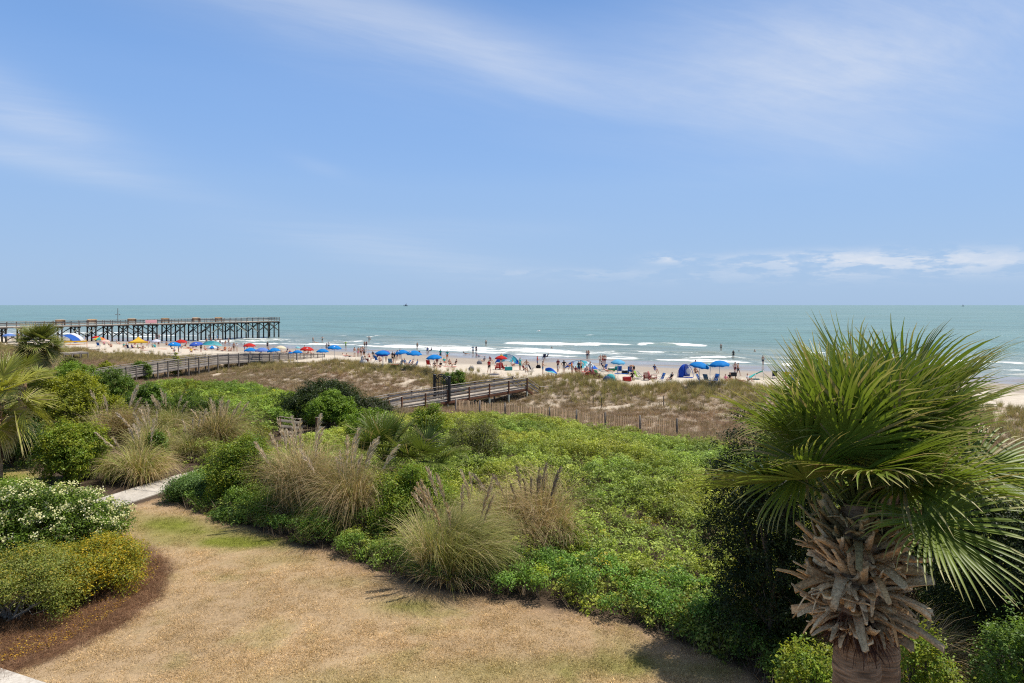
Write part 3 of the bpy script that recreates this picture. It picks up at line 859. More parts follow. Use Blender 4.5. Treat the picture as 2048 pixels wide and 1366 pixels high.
def shrub(name, label, cat, base, rx, ry, h, pal, n=16000, leaf=0.085, ratio=0.5, lobes=9, group=None, seed=0, z_low=0.12, cluster=22, cl_r=0.17,
          flowers=None, stem_col=(.12, .095, .07), top_flat=0.0, lobe_r=(.38, .58), core=0.55, lobes_at=None, twigs=0, dome=.55):
    """a bush of leaf clusters spread through overlapping lobes on a branching stem"""
    rng = np.random.default_rng(1000 + seed)
    root = thing(name, label, cat, base, group)
    ctr, rad = [], []
    if lobes_at == 'column':
        for zf, kk, rr, r_ in ((.16, 5, .55, .42), (.36, 5, .58, .42), (.56, 5, .56, .40), (.74, 4, .48, .38), (.86, 3, .32, .32)):
            for i in range(kk):
                a = 2 * np.pi * (i + rng.random() * .6) / kk + zf * 7
                q_ = rr * rng.uniform(.8, 1.15); ctr.append((q_ * math.cos(a) * rx, q_ * math.sin(a) * ry, zf * h * rng.uniform(.95, 1.08))); rad.append(r_ * rng.uniform(.85, 1.1))
    elif lobes_at:
        for cx_, cy_, cz_, r_ in lobes_at: ctr.append((cx_, cy_, cz_)); rad.append(r_)
    else:
        for i in range(lobes):
            a = 2 * np.pi * (i * 0.381966) + rng.uniform(-.4, .4)
            rr = math.sqrt((i + .5) / lobes) * 0.68
            r_ = rng.uniform(*lobe_r)
            zz = (1 - dome * rr * rr - .25 * rng.random()) * (1 - r_ * .5)
            ctr.append((rr * math.cos(a) * rx, rr * math.sin(a) * ry, max(zz, .25) * h * 0.9)); rad.append(r_)
        for i in range(max(3, lobes // 2)):
            a = 2 * np.pi * (i + rng.random()) / max(3, lobes // 2); r_ = rng.uniform(*lobe_r) * .85
            ctr.append((.72 * math.cos(a) * rx, .72 * math.sin(a) * ry, (z_low + .5 * r_) * h + .1 * h * rng.random())); rad.append(r_)
    ctr = np.array(ctr); rad = np.array(rad)
    sc = np.array([rx, ry, h * .62])
    nc = max(8, n // cluster)
    li = rng.choice(len(ctr), nc, p=rad ** 2 / (rad ** 2).sum())
    d = rand_unit(nc, rng); d[:, 2] += .25; d = norm(d)
    bump = 0.74 + 0.42 * rng.random(nc)
    dep = np.where(rng.random(nc) < .25, rng.uniform(core, .9, nc), 1.0) * bump
    C = ctr[li] + d * sc * rad[li][:, None] * dep[:, None]
    keep = np.ones(nc, bool)
    for j in range(len(ctr)):
        q = np.linalg.norm((C - ctr[j]) / (sc * rad[j]), axis=1)
        keep &= ~((q < .62) & (li != j) & (rng.random(nc) < .85))
    keep &= C[:, 2] > z_low * h * .6
    if top_flat: C[:, 2] = np.minimum(C[:, 2], h * (top_flat + (1 - top_flat) * rng.random(nc) * .5))
    C = C[keep]; d = d[keep]
    m = int(round(n / len(C)))
    Cl = np.repeat(C, m, 0); Dl = np.repeat(d, m, 0)
    off = rng.normal(size=Cl.shape) * cl_r * np.array([1, 1, .7]) * .6
    N = norm(Dl * .55 + np.array([0, 0, .55]) + rand_unit(len(Cl), rng) * .75)
    cc = pick(pal, len(C), rng) * rng.uniform(.8, 1.2, (len(C), 1))
    col = np.repeat(cc, m, 0) * .6 + pick(pal, len(Cl), rng) * .4
    col *= rng.uniform(.8, 1.2, (len(Cl), 1))
    Lf = leaf * rng.uniform(.65, 1.3, len(Cl))
    V, F = leaf_arrays(Cl + off, N, Lf, Lf * ratio, rng=rng)
    link('foliage', mk_mesh('foliage', V, F, M_LEAF, np.repeat(col, 4, 0)), root)
    if flowers:
        fn, fs, fpal = flowers
        sel = rng.choice(len(C), fn, replace=len(C) < fn); sel = sel[d[sel][:, 2] > -.35]
        k_ = 18
        Fc = np.repeat(C[sel] + d[sel] * .11, k_, 0) + rng.normal(size=(len(sel) * k_, 3)) * .055
        Nf = norm(np.repeat(d[sel], k_, 0) + rand_unit(len(Fc), rng) * .7)
        Vf, Ff = leaf_arrays(Fc, Nf, fs, fs * .8, rng=rng)
        link('blossom', mk_mesh('blossom', Vf, Ff, M_LEAF, np.repeat(pick(fpal, len(Fc), rng), 4, 0)), root)
    st = []
    for j in range(len(ctr)):
        b = np.array([rng.normal() * .06 * rx, rng.normal() * .06 * ry, -.05])
        e = ctr[j] + np.array([0, 0, sc[2] * rad[j] * .3])
        t = np.linspace(0, 1, 5)[:, None]
        mid = (b + e) / 2 + rng.normal(size=3) * .12 * np.array([rx, ry, h * .3]) - np.array([e[0], e[1], 0]) * .15
        p = (1 - t) ** 2 * b + 2 * t * (1 - t) * mid + t ** 2 * e
        st.append((*tube(p, np.linspace(.035, .012, 5) * (0.7 + h * .25), 5, False), np.array(stem_col)))
        for q in range(twigs):
            s0 = p[2] + (p[3] - p[2]) * rng.random(); dd = rand_unit(1, rng)[0] * np.array([rx, ry, h * .6]) * .35
            tp = np.stack([s0, s0 + dd * .5 + rng.normal(size=3) * .08, s0 + dd])
            st.append((*tube(tp, np.array([.012, .008, .003]) * (0.6 + h * .2), 4, False), np.array(stem_col) * 1.3))
    V, F, c_ = merge(st)
    link('stem', mk_mesh('stem', V, F, M_BARK, c_, True), root)
    return root

def shrub_px(name, label, cat, l, r, top, d, pal, depth=None, sink=0.0, **kw):
    """place a bush from the photo columns l..r, its top row and its distance"""
    x0 = d * (l - 1024) / FPX; x1 = d * (r - 1024) / FPX
    cx = (x0 + x1) / 2; rx = (x1 - x0) / 2
    z0 = hz(cx, d) - sink
    h = (ZC - d * (top - HORY) / FPX - z0) * 1.13
    return shrub(name, label, cat, (cx, d, z0), rx * 1.0, depth or rx * .9, h, pal, **kw)

# ------------------------------------------------------------------ palms
def frond_arrays(rng, L1, Rb, az, el, nseg=44, droop=.55, wind=(.16, 0, 0), seg_w=.042, colr=None, tipc=(.50, .42, .19), age=0.0, span=2.3, K=8, pit_k=1.0):
    """petiole and fan of one costapalmate leaf growing from the origin"""
    d0 = np.array([math.sin(az) * math.cos(el), math.cos(az) * math.cos(el), math.sin(el)])
    p = [np.zeros(3)]; d = d0.copy()
    for i in range(6):
        p.append(p[-1] + d * L1 / 6); d = d + np.array([0, 0, -.035 - .05 * age]); d /= np.linalg.norm(d)
    p = np.array(p)
    pv, pf = tube(p, np.linspace(.026, .013, 7), 5, False)
    hub = p[-1]
    pit = pit_k * (.35 + .75 * np.clip(1.25 - el, 0, 1.3) / 1.3) + rng.normal() * .15
    ho = np.array([math.sin(az), math.cos(az), 0]); ed = math.atan2(d[2], d @ ho) - pit
    a = ho * math.cos(ed) + np.array([0, 0, math.sin(ed)])
    side = np.cross(a, [0, 0, 1.0]); side /= np.linalg.norm(side) + 1e-9
    roll = rng.normal() * .3
    nrm = np.cross(side, a)
    side = side * math.cos(roll) + nrm * math.sin(roll); nrm = np.cross(side, a)
    th = np.linspace(-span, span, nseg) + rng.normal(size=nseg) * .025
    # the costa recurves: middle segments leave further along and turn down
    base = hub + a * (0.22 * Rb * np.cos(th / 2.2))[:, None].clip(0) - np.array([0, 0, 1]) * (0.04 * Rb)
    fold = .42 * (1 - np.abs(th) / span * .3)
    dirs = a * np.cos(th)[:, None] + side * np.sin(th)[:, None] + nrm * (np.abs(np.sin(th)) * fold)[:, None]
    dirs = norm(dirs)
    Ls = Rb * (1.0 - .32 * (np.abs(th) / span) ** 2.2) * rng.uniform(.9, 1.08, nseg)
    pts = [base]; cur = dirs.copy()
    g = droop * (.4 + 4.6 * age) * rng.uniform(.4, 1.6, nseg)[:, None]
    for i in range(1, K):
        t = i / (K - 1)
        f = max(0, t - .5) ** 1.25 * 2.0
        cur = norm(cur + (np.array([0, 0, -1.0]) * g + np.array(wind) * (1 + 3.5 * age)) * f * .8)
        pts.append(pts[-1] + cur * (Ls / (K - 1))[:, None])
    Pt = np.stack(pts, 1)
    prof = np.interp(np.linspace(0, 1, K), [0, .12, .4, .75, 1], [.3, .75, 1, .55, .06])
    Wd = seg_w * prof[None, :] * rng.uniform(.85, 1.15, (nseg, 1)) * (Rb / .95)
    tan = norm(np.gradient(Pt, axis=1))
    sd_ = norm(np.cross(tan, np.broadcast_to(nrm, tan.shape)))
    up = np.cross(sd_, tan)
    V, F, m = strips(Pt, Wd, sd_, .22, up)
    base_c = np.array(colr if colr is not None else (.165, .225, .030)) * rng.uniform(.8, 1.2)
    seg_c = base_c * rng.uniform(.75, 1.25, (nseg, 1))
    tt = np.linspace(0, 1, K)
    tipf = np.clip((tt[None, :] - rng.uniform(.6, .95, (nseg, 1)) + age * .7) * 3, 0, 1)[..., None]
    dry = (rng.random(nseg) < .05 + .25 * age)[:, None, None]
    cseg = np.where(dry, np.array([.33, .27, .12]), seg_c[:, None, :] * (1 - tipf) + np.array(tipc) * tipf)
    cV = np.repeat(cseg, m, axis=1).reshape(-1, 3)
    pc = np.broadcast_to(np.array([.13, .16, .04]), pv.shape)
    return pv, pf, pc, V, F, cV, hub

def palm(label, base, crown_z, fronds, seed, trunk_r=.2, boots=0, boot_r=.85, boot_z=(-1.3, -.1), L1=.85, Rb=.95, pet_col=None, nseg=44, trunk=True, droop=.55, wind=(.16, 0, 0),
         K=8, seg_w=.042, boot_len=(.35, .75), name='palm_tree', cat='palm tree', colr=None, lean=(0, 0), group=None, pit_k=1.0, lift=-.25):
    rng = np.random.default_rng(500 + seed)
    root = thing(name, label, cat, base, group)
    top = np.array([lean[0], lean[1], crown_z - base[2]])
    if trunk:
        n = 60
        t = np.linspace(0, 1, n)
        pts = np.stack([top[0] * t ** 1.3, top[1] * t ** 1.3, top[2] * t - .1 * (1 - t)], 1)
        r = trunk_r * (1.08 - .16 * t) * (1 + .025 * np.sin(t * n * 2.3) + .02 * rng.normal(size=n)); r[-6:] *= np.linspace(1, .6, 6)
        V, F = tube(pts, r, 20, False)
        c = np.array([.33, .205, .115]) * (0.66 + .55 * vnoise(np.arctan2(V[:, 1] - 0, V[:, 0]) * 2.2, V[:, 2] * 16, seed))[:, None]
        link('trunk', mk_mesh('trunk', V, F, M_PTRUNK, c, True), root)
    for i in range(boots):
        u = (i + .5) / boots
        az = i * 2.39996 + rng.normal() * .2
        zz = boot_z[0] + (boot_z[1] - boot_z[0]) * u
        el = -.06 + 1.0 * u + rng.normal() * .16
        L = rng.uniform(*boot_len) * (1 - .3 * u) * (1.3 if rng.random() < .12 else 1) * (.6 if u < .14 else 1)
        K2 = 6; tt = np.linspace(0, 1, K2)
        d = np.array([math.sin(az) * math.cos(el), math.cos(az) * math.cos(el), math.sin(el)])
        s0 = np.array([math.sin(az), math.cos(az), 0]) * trunk_r * .75 + top * np.array([1, 1, 0])
        curl = rng.normal() * 1.3 - .25
        sd_ = norm(np.cross(d, [0, 0, 1.0])); upv = np.cross(sd_, d)
        w0 = rng.uniform(.10, .185) * (1.15 if u < .3 else 1)
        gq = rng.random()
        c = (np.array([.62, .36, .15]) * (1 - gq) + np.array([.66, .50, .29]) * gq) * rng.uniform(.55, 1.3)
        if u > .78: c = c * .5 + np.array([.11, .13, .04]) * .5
        start = np.array([s0[0], s0[1], top[2] + zz])
        split = rng.random() < .6
        arms = [(0, 0, .45 if split else 1.0, w0, w0 * (.9 if split else .62))]
        if split: arms += [(.42, rng.uniform(.12, .5), rng.uniform(.75, 1.1), w0 * .5, w0 * .22), (.42, -rng.uniform(.12, .5), rng.uniform(.7, 1.05), w0 * .5, w0 * .22)]
        vs, fs, cs, off = [], [], [], 0
        base_dir, base_pt = d, start
        for ai, (a0_, dev, a1_, wa, wb) in enumerate(arms):
            dd = d.copy(); p0_ = start.copy()
            if ai: dd = norm(base_dir + sd_ * dev + rng.normal(size=3) * .1); p0_ = base_pt + sd_ * np.sign(dev) * w0 * .2
            pl = [p0_]; step = L * (a1_ - a0_) / (K2 - 1)
            for q in range(1, K2):
                pl.append(pl[-1] + dd * step); dd = norm(dd + np.array([0, 0, (.15 * curl - .04) * step / .1]) + rng.normal(size=3) * .05)
            if ai == 0: base_dir, base_pt = dd, pl[-1] - dd * step * .6
            tw = rng.normal() * .7
            for q in range(K2):
                a_ = tw * tt[q]
                s2 = sd_ * math.cos(a_) + upv * math.sin(a_); u2 = np.cross(s2, d)
                w_ = wa + (wb - wa) * tt[q]; th_ = w_ * .13 + .006; cup = w_ * (.26 if ai == 0 else .15)
                vs.append(np.stack([pl[q] - s2 * w_ / 2 + u2 * cup, pl[q] - s2 * w_ * .22 + u2 * cup * .25, pl[q] + s2 * w_ * .22 + u2 * cup * .25, pl[q] + s2 * w_ / 2 + u2 * cup,
                                    pl[q] + s2 * w_ * .30 - u2 * th_, pl[q] - s2 * w_ * .30 - u2 * th_]))
                cs.append(np.tile(c * (.75 + .35 * tt[q] + (.1 if ai else 0)), (6, 1)))
            fs += [(off + q * 6 + j, off + q * 6 + (j + 1) % 6, off + (q + 1) * 6 + (j + 1) % 6, off + (q + 1) * 6 + j) for q in range(K2 - 1) for j in range(6)]
            e = off + (K2 - 1) * 6
            fs += [(e, e + 1, e + 4, e + 5), (e + 1, e + 2, e + 3, e + 4)]
            off += K2 * 6
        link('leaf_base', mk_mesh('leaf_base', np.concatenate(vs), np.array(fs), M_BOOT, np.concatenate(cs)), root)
    if boots > 30:   # shaggy fibre under the boots
        nf = 700
        az = rng.uniform(0, 2 * np.pi, nf); z0 = top[2] + boot_z[0] + rng.uniform(-.12, .28, nf)
        st = np.stack([np.sin(az) * trunk_r * 1.03 + top[0], np.cos(az) * trunk_r * 1.03 + top[1], z0], 1)
        o_ = np.stack([np.sin(az), np.cos(az), np.zeros(nf)], 1)
        K3 = 5; L = rng.uniform(.08, .30, nf)
        pts = [st]; dd = norm(o_ * rng.uniform(.25, 1.0, (nf, 1)) + rng.normal(size=(nf, 3)) * .35 + np.array([0, 0, -.35]))
        for q in range(1, K3):
            pts.append(pts[-1] + dd * (L / (K3 - 1))[:, None]); dd = norm(dd + np.array([0, 0, -.28]) + rng.normal(size=(nf, 3)) * .15)
        V, F, m = strips(np.stack(pts, 1), np.linspace(1, .3, K3)[None, :] * rng.uniform(.008, .03, (nf, 1)), norm(np.cross(o_, [0, 0, 1.0]) + rng.normal(size=(nf, 3)) * .4))
        c = np.repeat(pick([(2, (.14, .065, .035)), (2, (.09, .045, .028)), (1, (.24, .15, .09))], nf, rng), K3 * m, 0)
        link('trunk_fibre', mk_mesh('trunk_fibre', V, F, M_GRASS, c), root)
    for i, fr in enumerate(fronds):
        az, el = fr[0], fr[1]
        k1 = fr[2] if len(fr) > 2 else 1.0
        age = np.clip((.55 - el) / 1.2, 0, 1)
        a = frond_arrays(rng, L1 * k1 * rng.uniform(.9, 1.1), Rb * rng.uniform(.9, 1.08), az, el, nseg, droop, wind, seg_w, colr, age=age, K=K, pit_k=pit_k)
        f = link('frond', mk_mesh('frond', a[3], a[4], M_PALM, a[5]), root)
        f.location = Vector(top) + Vector((0, 0, lift - .25 * (1 - (el + .5) / 2)))
        link('petiole', mk_mesh('petiole', a[0], a[1], M_PALM, a[2], True), f)
    return root

def spiral_fronds(n, el0, el1, seed, a0=0.0):
    rng = np.random.default_rng(seed)
    return [(a0 + i * 2.39996 + rng.normal() * .15, el0 + (el1 - el0) * ((i + .5) / n) ** .85 + rng.normal() * .08) for i in range(n)]

# ------------------------------------------------------------------ grasses
def blades(rng, n, base_r, Lr, lean, w_, K=6, pal=None, curve=1.0, wind=(.1, 0, 0), stiff=0.0, tip_dry=.3):
    a = rng.uniform(0, 2 * np.pi, n); r = base_r * np.sqrt(rng.random(n))
    st = np.stack([np.cos(a) * r, np.sin(a) * r, np.zeros(n)], 1)
    a2 = a + rng.normal(size=n) * .7
    le = lean * rng.random(n) ** .8 + .05
    d = norm(np.stack([np.cos(a2) * le, np.sin(a2) * le, np.ones(n)], 1))
    L = rng.uniform(*Lr, n)
    pts = [st]; g = curve * rng.uniform(.35, 1.3, n)[:, None]
    for i in range(1, K):
        t = i / (K - 1)
        pts.append(pts[-1] + d * (L / (K - 1))[:, None])
        f = max(t - stiff, 0)
        h_ = d * np.array([1, 1, 0])
        d = norm(d + (np.array([0, 0, -1.0]) * g * .62 + h_ * .35 + np.array(wind)) * f)
    Pt = np.stack(pts, 1)
    Wd = w_ * rng.uniform(.6, 1.3, (n, 1)) * np.interp(np.linspace(0, 1, K), [0, .3, 1], [.8, 1, .12])[None, :]
    sd_ = norm(np.cross(d * np.array([1, 1, .2]), [0, 0, 1.0]) + rng.normal(size=(n, 3)) * .3)
    V, F, m = strips(Pt, Wd, sd_)
    c = pick(pal, n, rng) * rng.uniform(.8, 1.2, (n, 1))
    tt = np.linspace(0, 1, K)[None, :, None]
    cc = c[:, None, :] * (1 - tip_dry * tt) + np.array([.38, .29, .15]) * tip_dry * tt
    return V, F, np.repeat(cc, m, 1).reshape(-1, 3)

TAN = [(3, (.50, .36, .20)), (2, (.30, .20, .10)), (2, (.66, .52, .31)), (2, (.26, .28, .07))]
GTAN = [(3, (.26, .30, .075)), (2, (.38, .37, .12)), (2, (.58, .46, .26)), (1, (.15, .19, .045))]
GREENG = [(4, (.26, .32, .055)), (2, (.40, .42, .08)), (2, (.54, .44, .22))]
def pampas(label, l, r, top, d, pal, seed, n=1500, plumes=8, plume_h=1.5, lean=.9, dry=None, plume_dx=(0, 0), w_=.019, plume_col=(.62, .51, .40), wind=(.08, -.02, 0)):
    rng = np.random.default_rng(3000 + seed)
    x0 = d * (l - 1024) / FPX; x1 = d * (r - 1024) / FPX; cx = (x0 + x1) / 2; rx = (x1 - x0) / 2
    z0 = hz(cx, d)
    h = ZC - d * (top - HORY) / FPX - z0
    root = thing('pampas_grass', label, 'pampas grass', (cx, d, z0), 'pampas grass clumps between lawn and dunes')
    n = int(n * 2.3)
    m_ = max(4, int(4 + rx * 3))
    acc, dry_acc = [], []
    L = h * 1.25
    for k_ in range(m_):
        aa = k_ * 2.4 + rng.normal() * .5; q = .62 * rx * math.sqrt((k_ + .3) / m_) * rng.uniform(.7, 1.2)
        o_ = np.array([math.cos(aa) * q, math.sin(aa) * q * .8, 0])
        hh = rng.uniform(.5, 1.2) if k_ else 1.05
        tone = rng.random()
        pl_ = [(w__ * (1 if (cc_[0] > cc_[1]) == (tone > .5) else .35), cc_) for w__, cc_ in pal]
        tw = np.array([rng.normal() * .34, rng.normal() * .26, 0])
        V, F, c = blades(rng, n // m_, rx * .16, (L * .45 * hh, L * 1.1 * hh), lean * rng.uniform(.7, 1.25) * max(.4, .8 * rx / h), w_, 8, pl_, rng.uniform(1.0, 1.7), tuple(np.array(wind) + tw), .08, rng.uniform(.15, .5))
        acc.append((V + o_, F, c * rng.uniform(.8, 1.15)))
        V, F, c = blades(rng, n // m_ // 3, rx * .2, (L * .2 * hh, L * .55 * hh), lean * 1.7, w_, 6, dry or TAN, 1.5, tuple(tw), .05, .3)
        dry_acc.append((V + o_, F, c))
    V, F, c = merge(acc)
    link('foliage', mk_mesh('foliage', V, F, M_GRASS, c), root)
    V, F, c = merge(dry_acc)
    link('dry_leaves', mk_mesh('dry_leaves', V, F, M_GRASS, c), root)
    for i in range(plumes):
        a = rng.uniform(0, 2 * np.pi); q = rng.random() ** .6
        le = .05 + .5 * q * rng.uniform(.4, 1.3)
        K = 9
        p = [np.array([math.cos(a) * rx * .3 * q, math.sin(a) * rx * .3 * q, .2])]
        dd = norm(np.array([math.cos(a) * le + plume_dx[0] * rng.uniform(.5, 1.3), math.sin(a) * le * .6 + plume_dx[1], 1.0]))
        H = plume_h * rng.uniform(.8, 1.15)
        for j in range(1, K):
            p.append(p[-1] + dd * H / (K - 1))
            if j > 5: dd = norm(dd + np.array([plume_dx[0] * .5 + .05 * math.cos(a) * 2, 0, -.06]))
        p = np.array(p)
        V1, F1 = tube(p, np.linspace(.006, .003, K), 4, False)
        # feathery head on the last third
        nn = 90
        t = rng.uniform(.66, 1.0, nn)
        pos = np.stack([np.interp(t * (K - 1), np.arange(K), p[:, q_]) for q_ in range(3)], 1)
        axis = norm(p[-1] - p[-3])
        dr = norm(axis * 1.2 + rand_unit(nn, rng) * .55)
        ln = (.035 + .095 * np.sin((t - .66) / .34 * np.pi) ** .7) * H / 1.5
        Pt = np.stack([pos, pos + dr * (ln * .55)[:, None], pos + dr * ln[:, None] + np.array([.02, 0, -.015])], 1)
        V2, F2, m = strips(Pt, np.array([[.012, .02, .004]]) * np.ones((nn, 1)), norm(np.cross(dr, rand_unit(nn, rng))))
        c2 = np.array(plume_col) * rng.uniform(.75, 1.25, (nn, 1))
        V3, F3, c3 = merge([(V1, F1, np.array([.33, .26, .15])), (V2, F2, np.repeat(c2, 3 * m, 0))])
        link('plume', mk_mesh('plume', V3, F3, M_GRASS, c3), root)
    return root
# ================================================================== PLANTING
def XY(px, d): return d * (px - 1024) / FPX
def sprig_mesh(name, rng, n, rad, leaf, ratio, pal, up=.8, lift=.06, mat=None):
    a = rng.uniform(0, 2 * np.pi, n); r = rad * np.sqrt(rng.random(n))
    C = np.stack([np.cos(a) * r, np.sin(a) * r, lift * (1 - (r / rad) ** 2) + rng.normal(size=n) * lift * .5], 1)
    N = norm(np.stack([np.cos(a) * (1 - up), np.sin(a) * (1 - up), np.full(n, up)], 1) + rand_unit(n, rng) * .55)
    u = norm(np.stack([np.cos(a), np.sin(a), np.full(n, .25)], 1) + rand_unit(n, rng) * .5)
    u = norm(u - (u * N).sum(1)[:, None] * N)
    Lf = leaf * rng.uniform(.7, 1.25, n)
    V, F = leaf_arrays(C, N, Lf, Lf * ratio, u=u, rng=rng)
    c = np.repeat(pick(pal, n, rng) * rng.uniform(.8, 1.2, (n, 1)), 4, 0)
    return mk_mesh(name, V, F, mat or M_LEAFI, c)
def twig_mesh(name, rng, n, L, w_, pal, lean=1.0, leafy=0, base_r=.08):
    V, F, c = blades(rng, n, base_r, (L * .5, L), lean, w_, 4, pal, .25, (0, 0, 0), 0, .1)
    return mk_mesh(name, V, F, M_GRASSI, c)
def eul_up(n, rng, tilt=.35):
    return np.stack([rng.normal(size=n) * tilt, rng.normal(size=n) * tilt, rng.uniform(0, 6.283, n)], 1)
SPR_PAL = [(3, (.245, .355, .052)), (2, (.33, .44, .075)), (1, (.13, .20, .034))]
TWIG_PAL = [(2, (.17, .125, .09)), (1, (.24, .19, .14)), (1, (.10, .075, .05))]

def shrub_field(name, label, poly, dens, seed, hgt_rng=(.5, 1.05), r_cl=(.28, .55), spr=17, leaf=.075, gap=.375, edge_h=.35, green=(1, 1, 1), edge_w=1.6, brown_px=None, shade_dark=None):
    rng = np.random.default_rng(seed)
    pl = np.asarray(poly); lo = pl.min(0); hi = pl.max(0)
    n0 = int((hi - lo).prod() * dens)
    x = rng.uniform(lo[0], hi[0], n0); y = rng.uniform(lo[1], hi[1], n0)
    dist = polydist(x, y, poly)
    k_ = (dist > .12) & (np.abs(x) < .80 * y + 3.0)
    x, y, dist = x[k_], y[k_], dist[k_]
    H = hgt_rng[0] + (hgt_rng[1] - hgt_rng[0]) * fbm(x / 2.6, y / 2.6, seed) + .7 * (fbm(x / 4.5, y / 4.5, seed + 3) - .5)
    H = H * rng.uniform(.5, 1.3, len(x))
    H = H * (edge_h + (1 - edge_h) * smooth(0, edge_w, dist))
    gapn = fbm(x / 1.7, y / 1.7, seed + 7) * .65 + fbm(x / 5.5, y / 5.5, seed + 9) * .35
    sparse = smooth(gap + .09, gap - .03, gapn)
    if brown_px is not None: sparse = np.clip(sparse + brown_px(x, y), 0, 1)
    R_ = rng.uniform(*r_cl, len(x)) * (.55 + .45 * smooth(0, 1.0, dist))
    z = hgt(x, y)
    m = spr
    ci = np.repeat(np.arange(len(x)), m)
    d = rand_unit(len(ci), rng); d[:, 2] = np.abs(d[:, 2]) * 1.1 - .12; d = norm(d)
    Rm = R_[ci][:, None] * np.array([1, 1, .75])
    pts = np.stack([x[ci], y[ci], z[ci] + np.maximum(H[ci] - R_[ci] * .62, .05)], 1) + d * Rm * (.8 + .3 * rng.random((len(ci), 1)))
    keep = rng.random(len(ci)) > sparse[ci] * .88
    pts = pts[keep]; dd = d[keep]; ck = ci[keep]
    dd = norm(dd + np.array([0, 0, .7]))
    rot = np.stack([-np.arcsin(np.clip(dd[:, 1], -1, 1)), np.arctan2(dd[:, 0], dd[:, 2]), rng.uniform(0, 6.28, len(dd))], 1)
    rot[:, :2] += rng.normal(size=(len(dd), 2)) * .25
    hue = fbm(x / 4, y / 4, seed + 21)
    t = np.ones((len(x), 3)) * np.array(green)
    t = t * (.70 + .5 * rng.random((len(x), 1))) * (.62 + .8 * fbm(x / 1.9, y / 1.9, seed + 31))[:, None]
    t[:, 0] *= .8 + .55 * hue; t[:, 2] *= .8 + .5 * (1 - hue)
    yl = rng.random(len(x)) < .008; t[yl] *= np.array([1.5, 1.1, .6])
    n1 = len(pts)
    # bare twigs below and in the gaps
    nt = int(len(x) * 5)
    ti = rng.integers(0, len(x), nt)
    tp = np.stack([x[ti] + rng.normal(size=nt) * .25, y[ti] + rng.normal(size=nt) * .25, z[ti] + H[ti] * rng.uniform(.0, .5, nt)], 1)
    trot = eul_up(nt, rng, .3); tt = np.ones((nt, 3)) * rng.uniform(.7, 1.25, (nt, 1))
    pts = np.concatenate([pts, tp]); rot = np.concatenate([rot, trot])
    scl = np.concatenate([rng.uniform(.75, 1.3, n1), rng.uniform(.6, 1.2, nt)])
    idx = np.concatenate([rng.integers(0, 4, n1), rng.integers(4, 6, nt)])
    tint = np.concatenate([t[ck], tt])
    srcs = [sprig_mesh(name + '_sprig', rng, 15, .15, leaf, .5, SPR_PAL) for _ in range(4)] + [twig_mesh(name + '_twig', rng, 12, .55, .007, TWIG_PAL) for _ in range(2)]
    return scatter(name, pts, rot, scl, idx, tint, srcs, label)

def bare_patch(x, y):
    px = 1024 + FPX * x / y
    s = 0
    for qx, qd, rx, ry, a in [(1210, 23.5, 90, 2.0, .3), (1290, 21, 70, 1.6, .22), (1390, 16.5, 60, 1.2, .3)]:
        s = s + a * np.exp(-((px - qx) / rx) ** 2 - ((y - qd) / ry) ** 2)
    return s * (.5 + fbm(x / .9, y / .9, 77)) + .55 * smooth(25, 19, y) * smooth(.45, .62, fbm(x / 1.3, y / 1.3, 79)) * smooth(13.5, 16.5, y)
shrub_field('low_shrubs', 'field of low bright green dune shrubs behind the lawn', FIELD, 3.7, 101, (.45, .95), gap=.35, green=(1.1, .98, 1.05), brown_px=bare_patch, r_cl=(.28, .66), spr=24)
FIELD_L = [(XY(p, d), d) for p, d in [(232, 44), (255, 56), (330, 66), (420, 72), (540, 68), (610, 58), (640, 50), (600, 42), (560, 38), (500, 35), (420, 36), (330, 38)]]
shrub_field('low_dune_shrubs', 'carpet of low green dune shrubs below the far boardwalk', FIELD_L, 3.4, 102, (.55, 1.2), (.35, .65), 13, .10, .36, .5, (.86, .9, .85))
EDGE_W = [flat(*p) for p in EDGE]
def edge_shrubs():
    q = np.array(EDGE_W); inner = q + np.array([.5, 2.7]); inner[-4:] += np.array([.5, .5])
    poly = [tuple(p) for p in q] + [tuple(p) for p in inner[::-1]]
    shrub_field('edge_shrubs', 'dense dark green low shrubs lining the lawn edge', poly, 7.0, 105, (.38, .72), (.22, .42), 20, .06, .25, .7, (.62, .78, .8), edge_w=.7)
edge_shrubs()
# mixed undergrowth between the left bushes
UNDER = [(XY(p, d), d) for p, d in [(-80, 32), (-80, 60), (60, 78), (230, 74), (300, 62), (420, 40), (560, 36), (590, 31), (500, 28.5), (420, 29.5), (250, 27.5), (60, 29)]]
shrub_field('undergrowth', 'mixed olive undergrowth between the bushes left of the path', UNDER, 2.6, 103, (.35, 1.0), (.3, .6), 10, .085, .5, .5, (.85, .72, .8))
UNDER2 = [(XY(p, d), d) for p, d in [(500, 23.5), (420, 27.5), (560, 33), (620, 40), (740, 42), (860, 38), (960, 31), (1000, 26), (940, 21.5), (800, 20.5), (640, 21.5)]]
shrub_field('mixed_undergrowth', 'olive undergrowth around the pampas and palmetto', UNDER2, 1.8, 104, (.2, .5), (.3, .5), 10, .075, .5, .6, (.8, .75, .85))

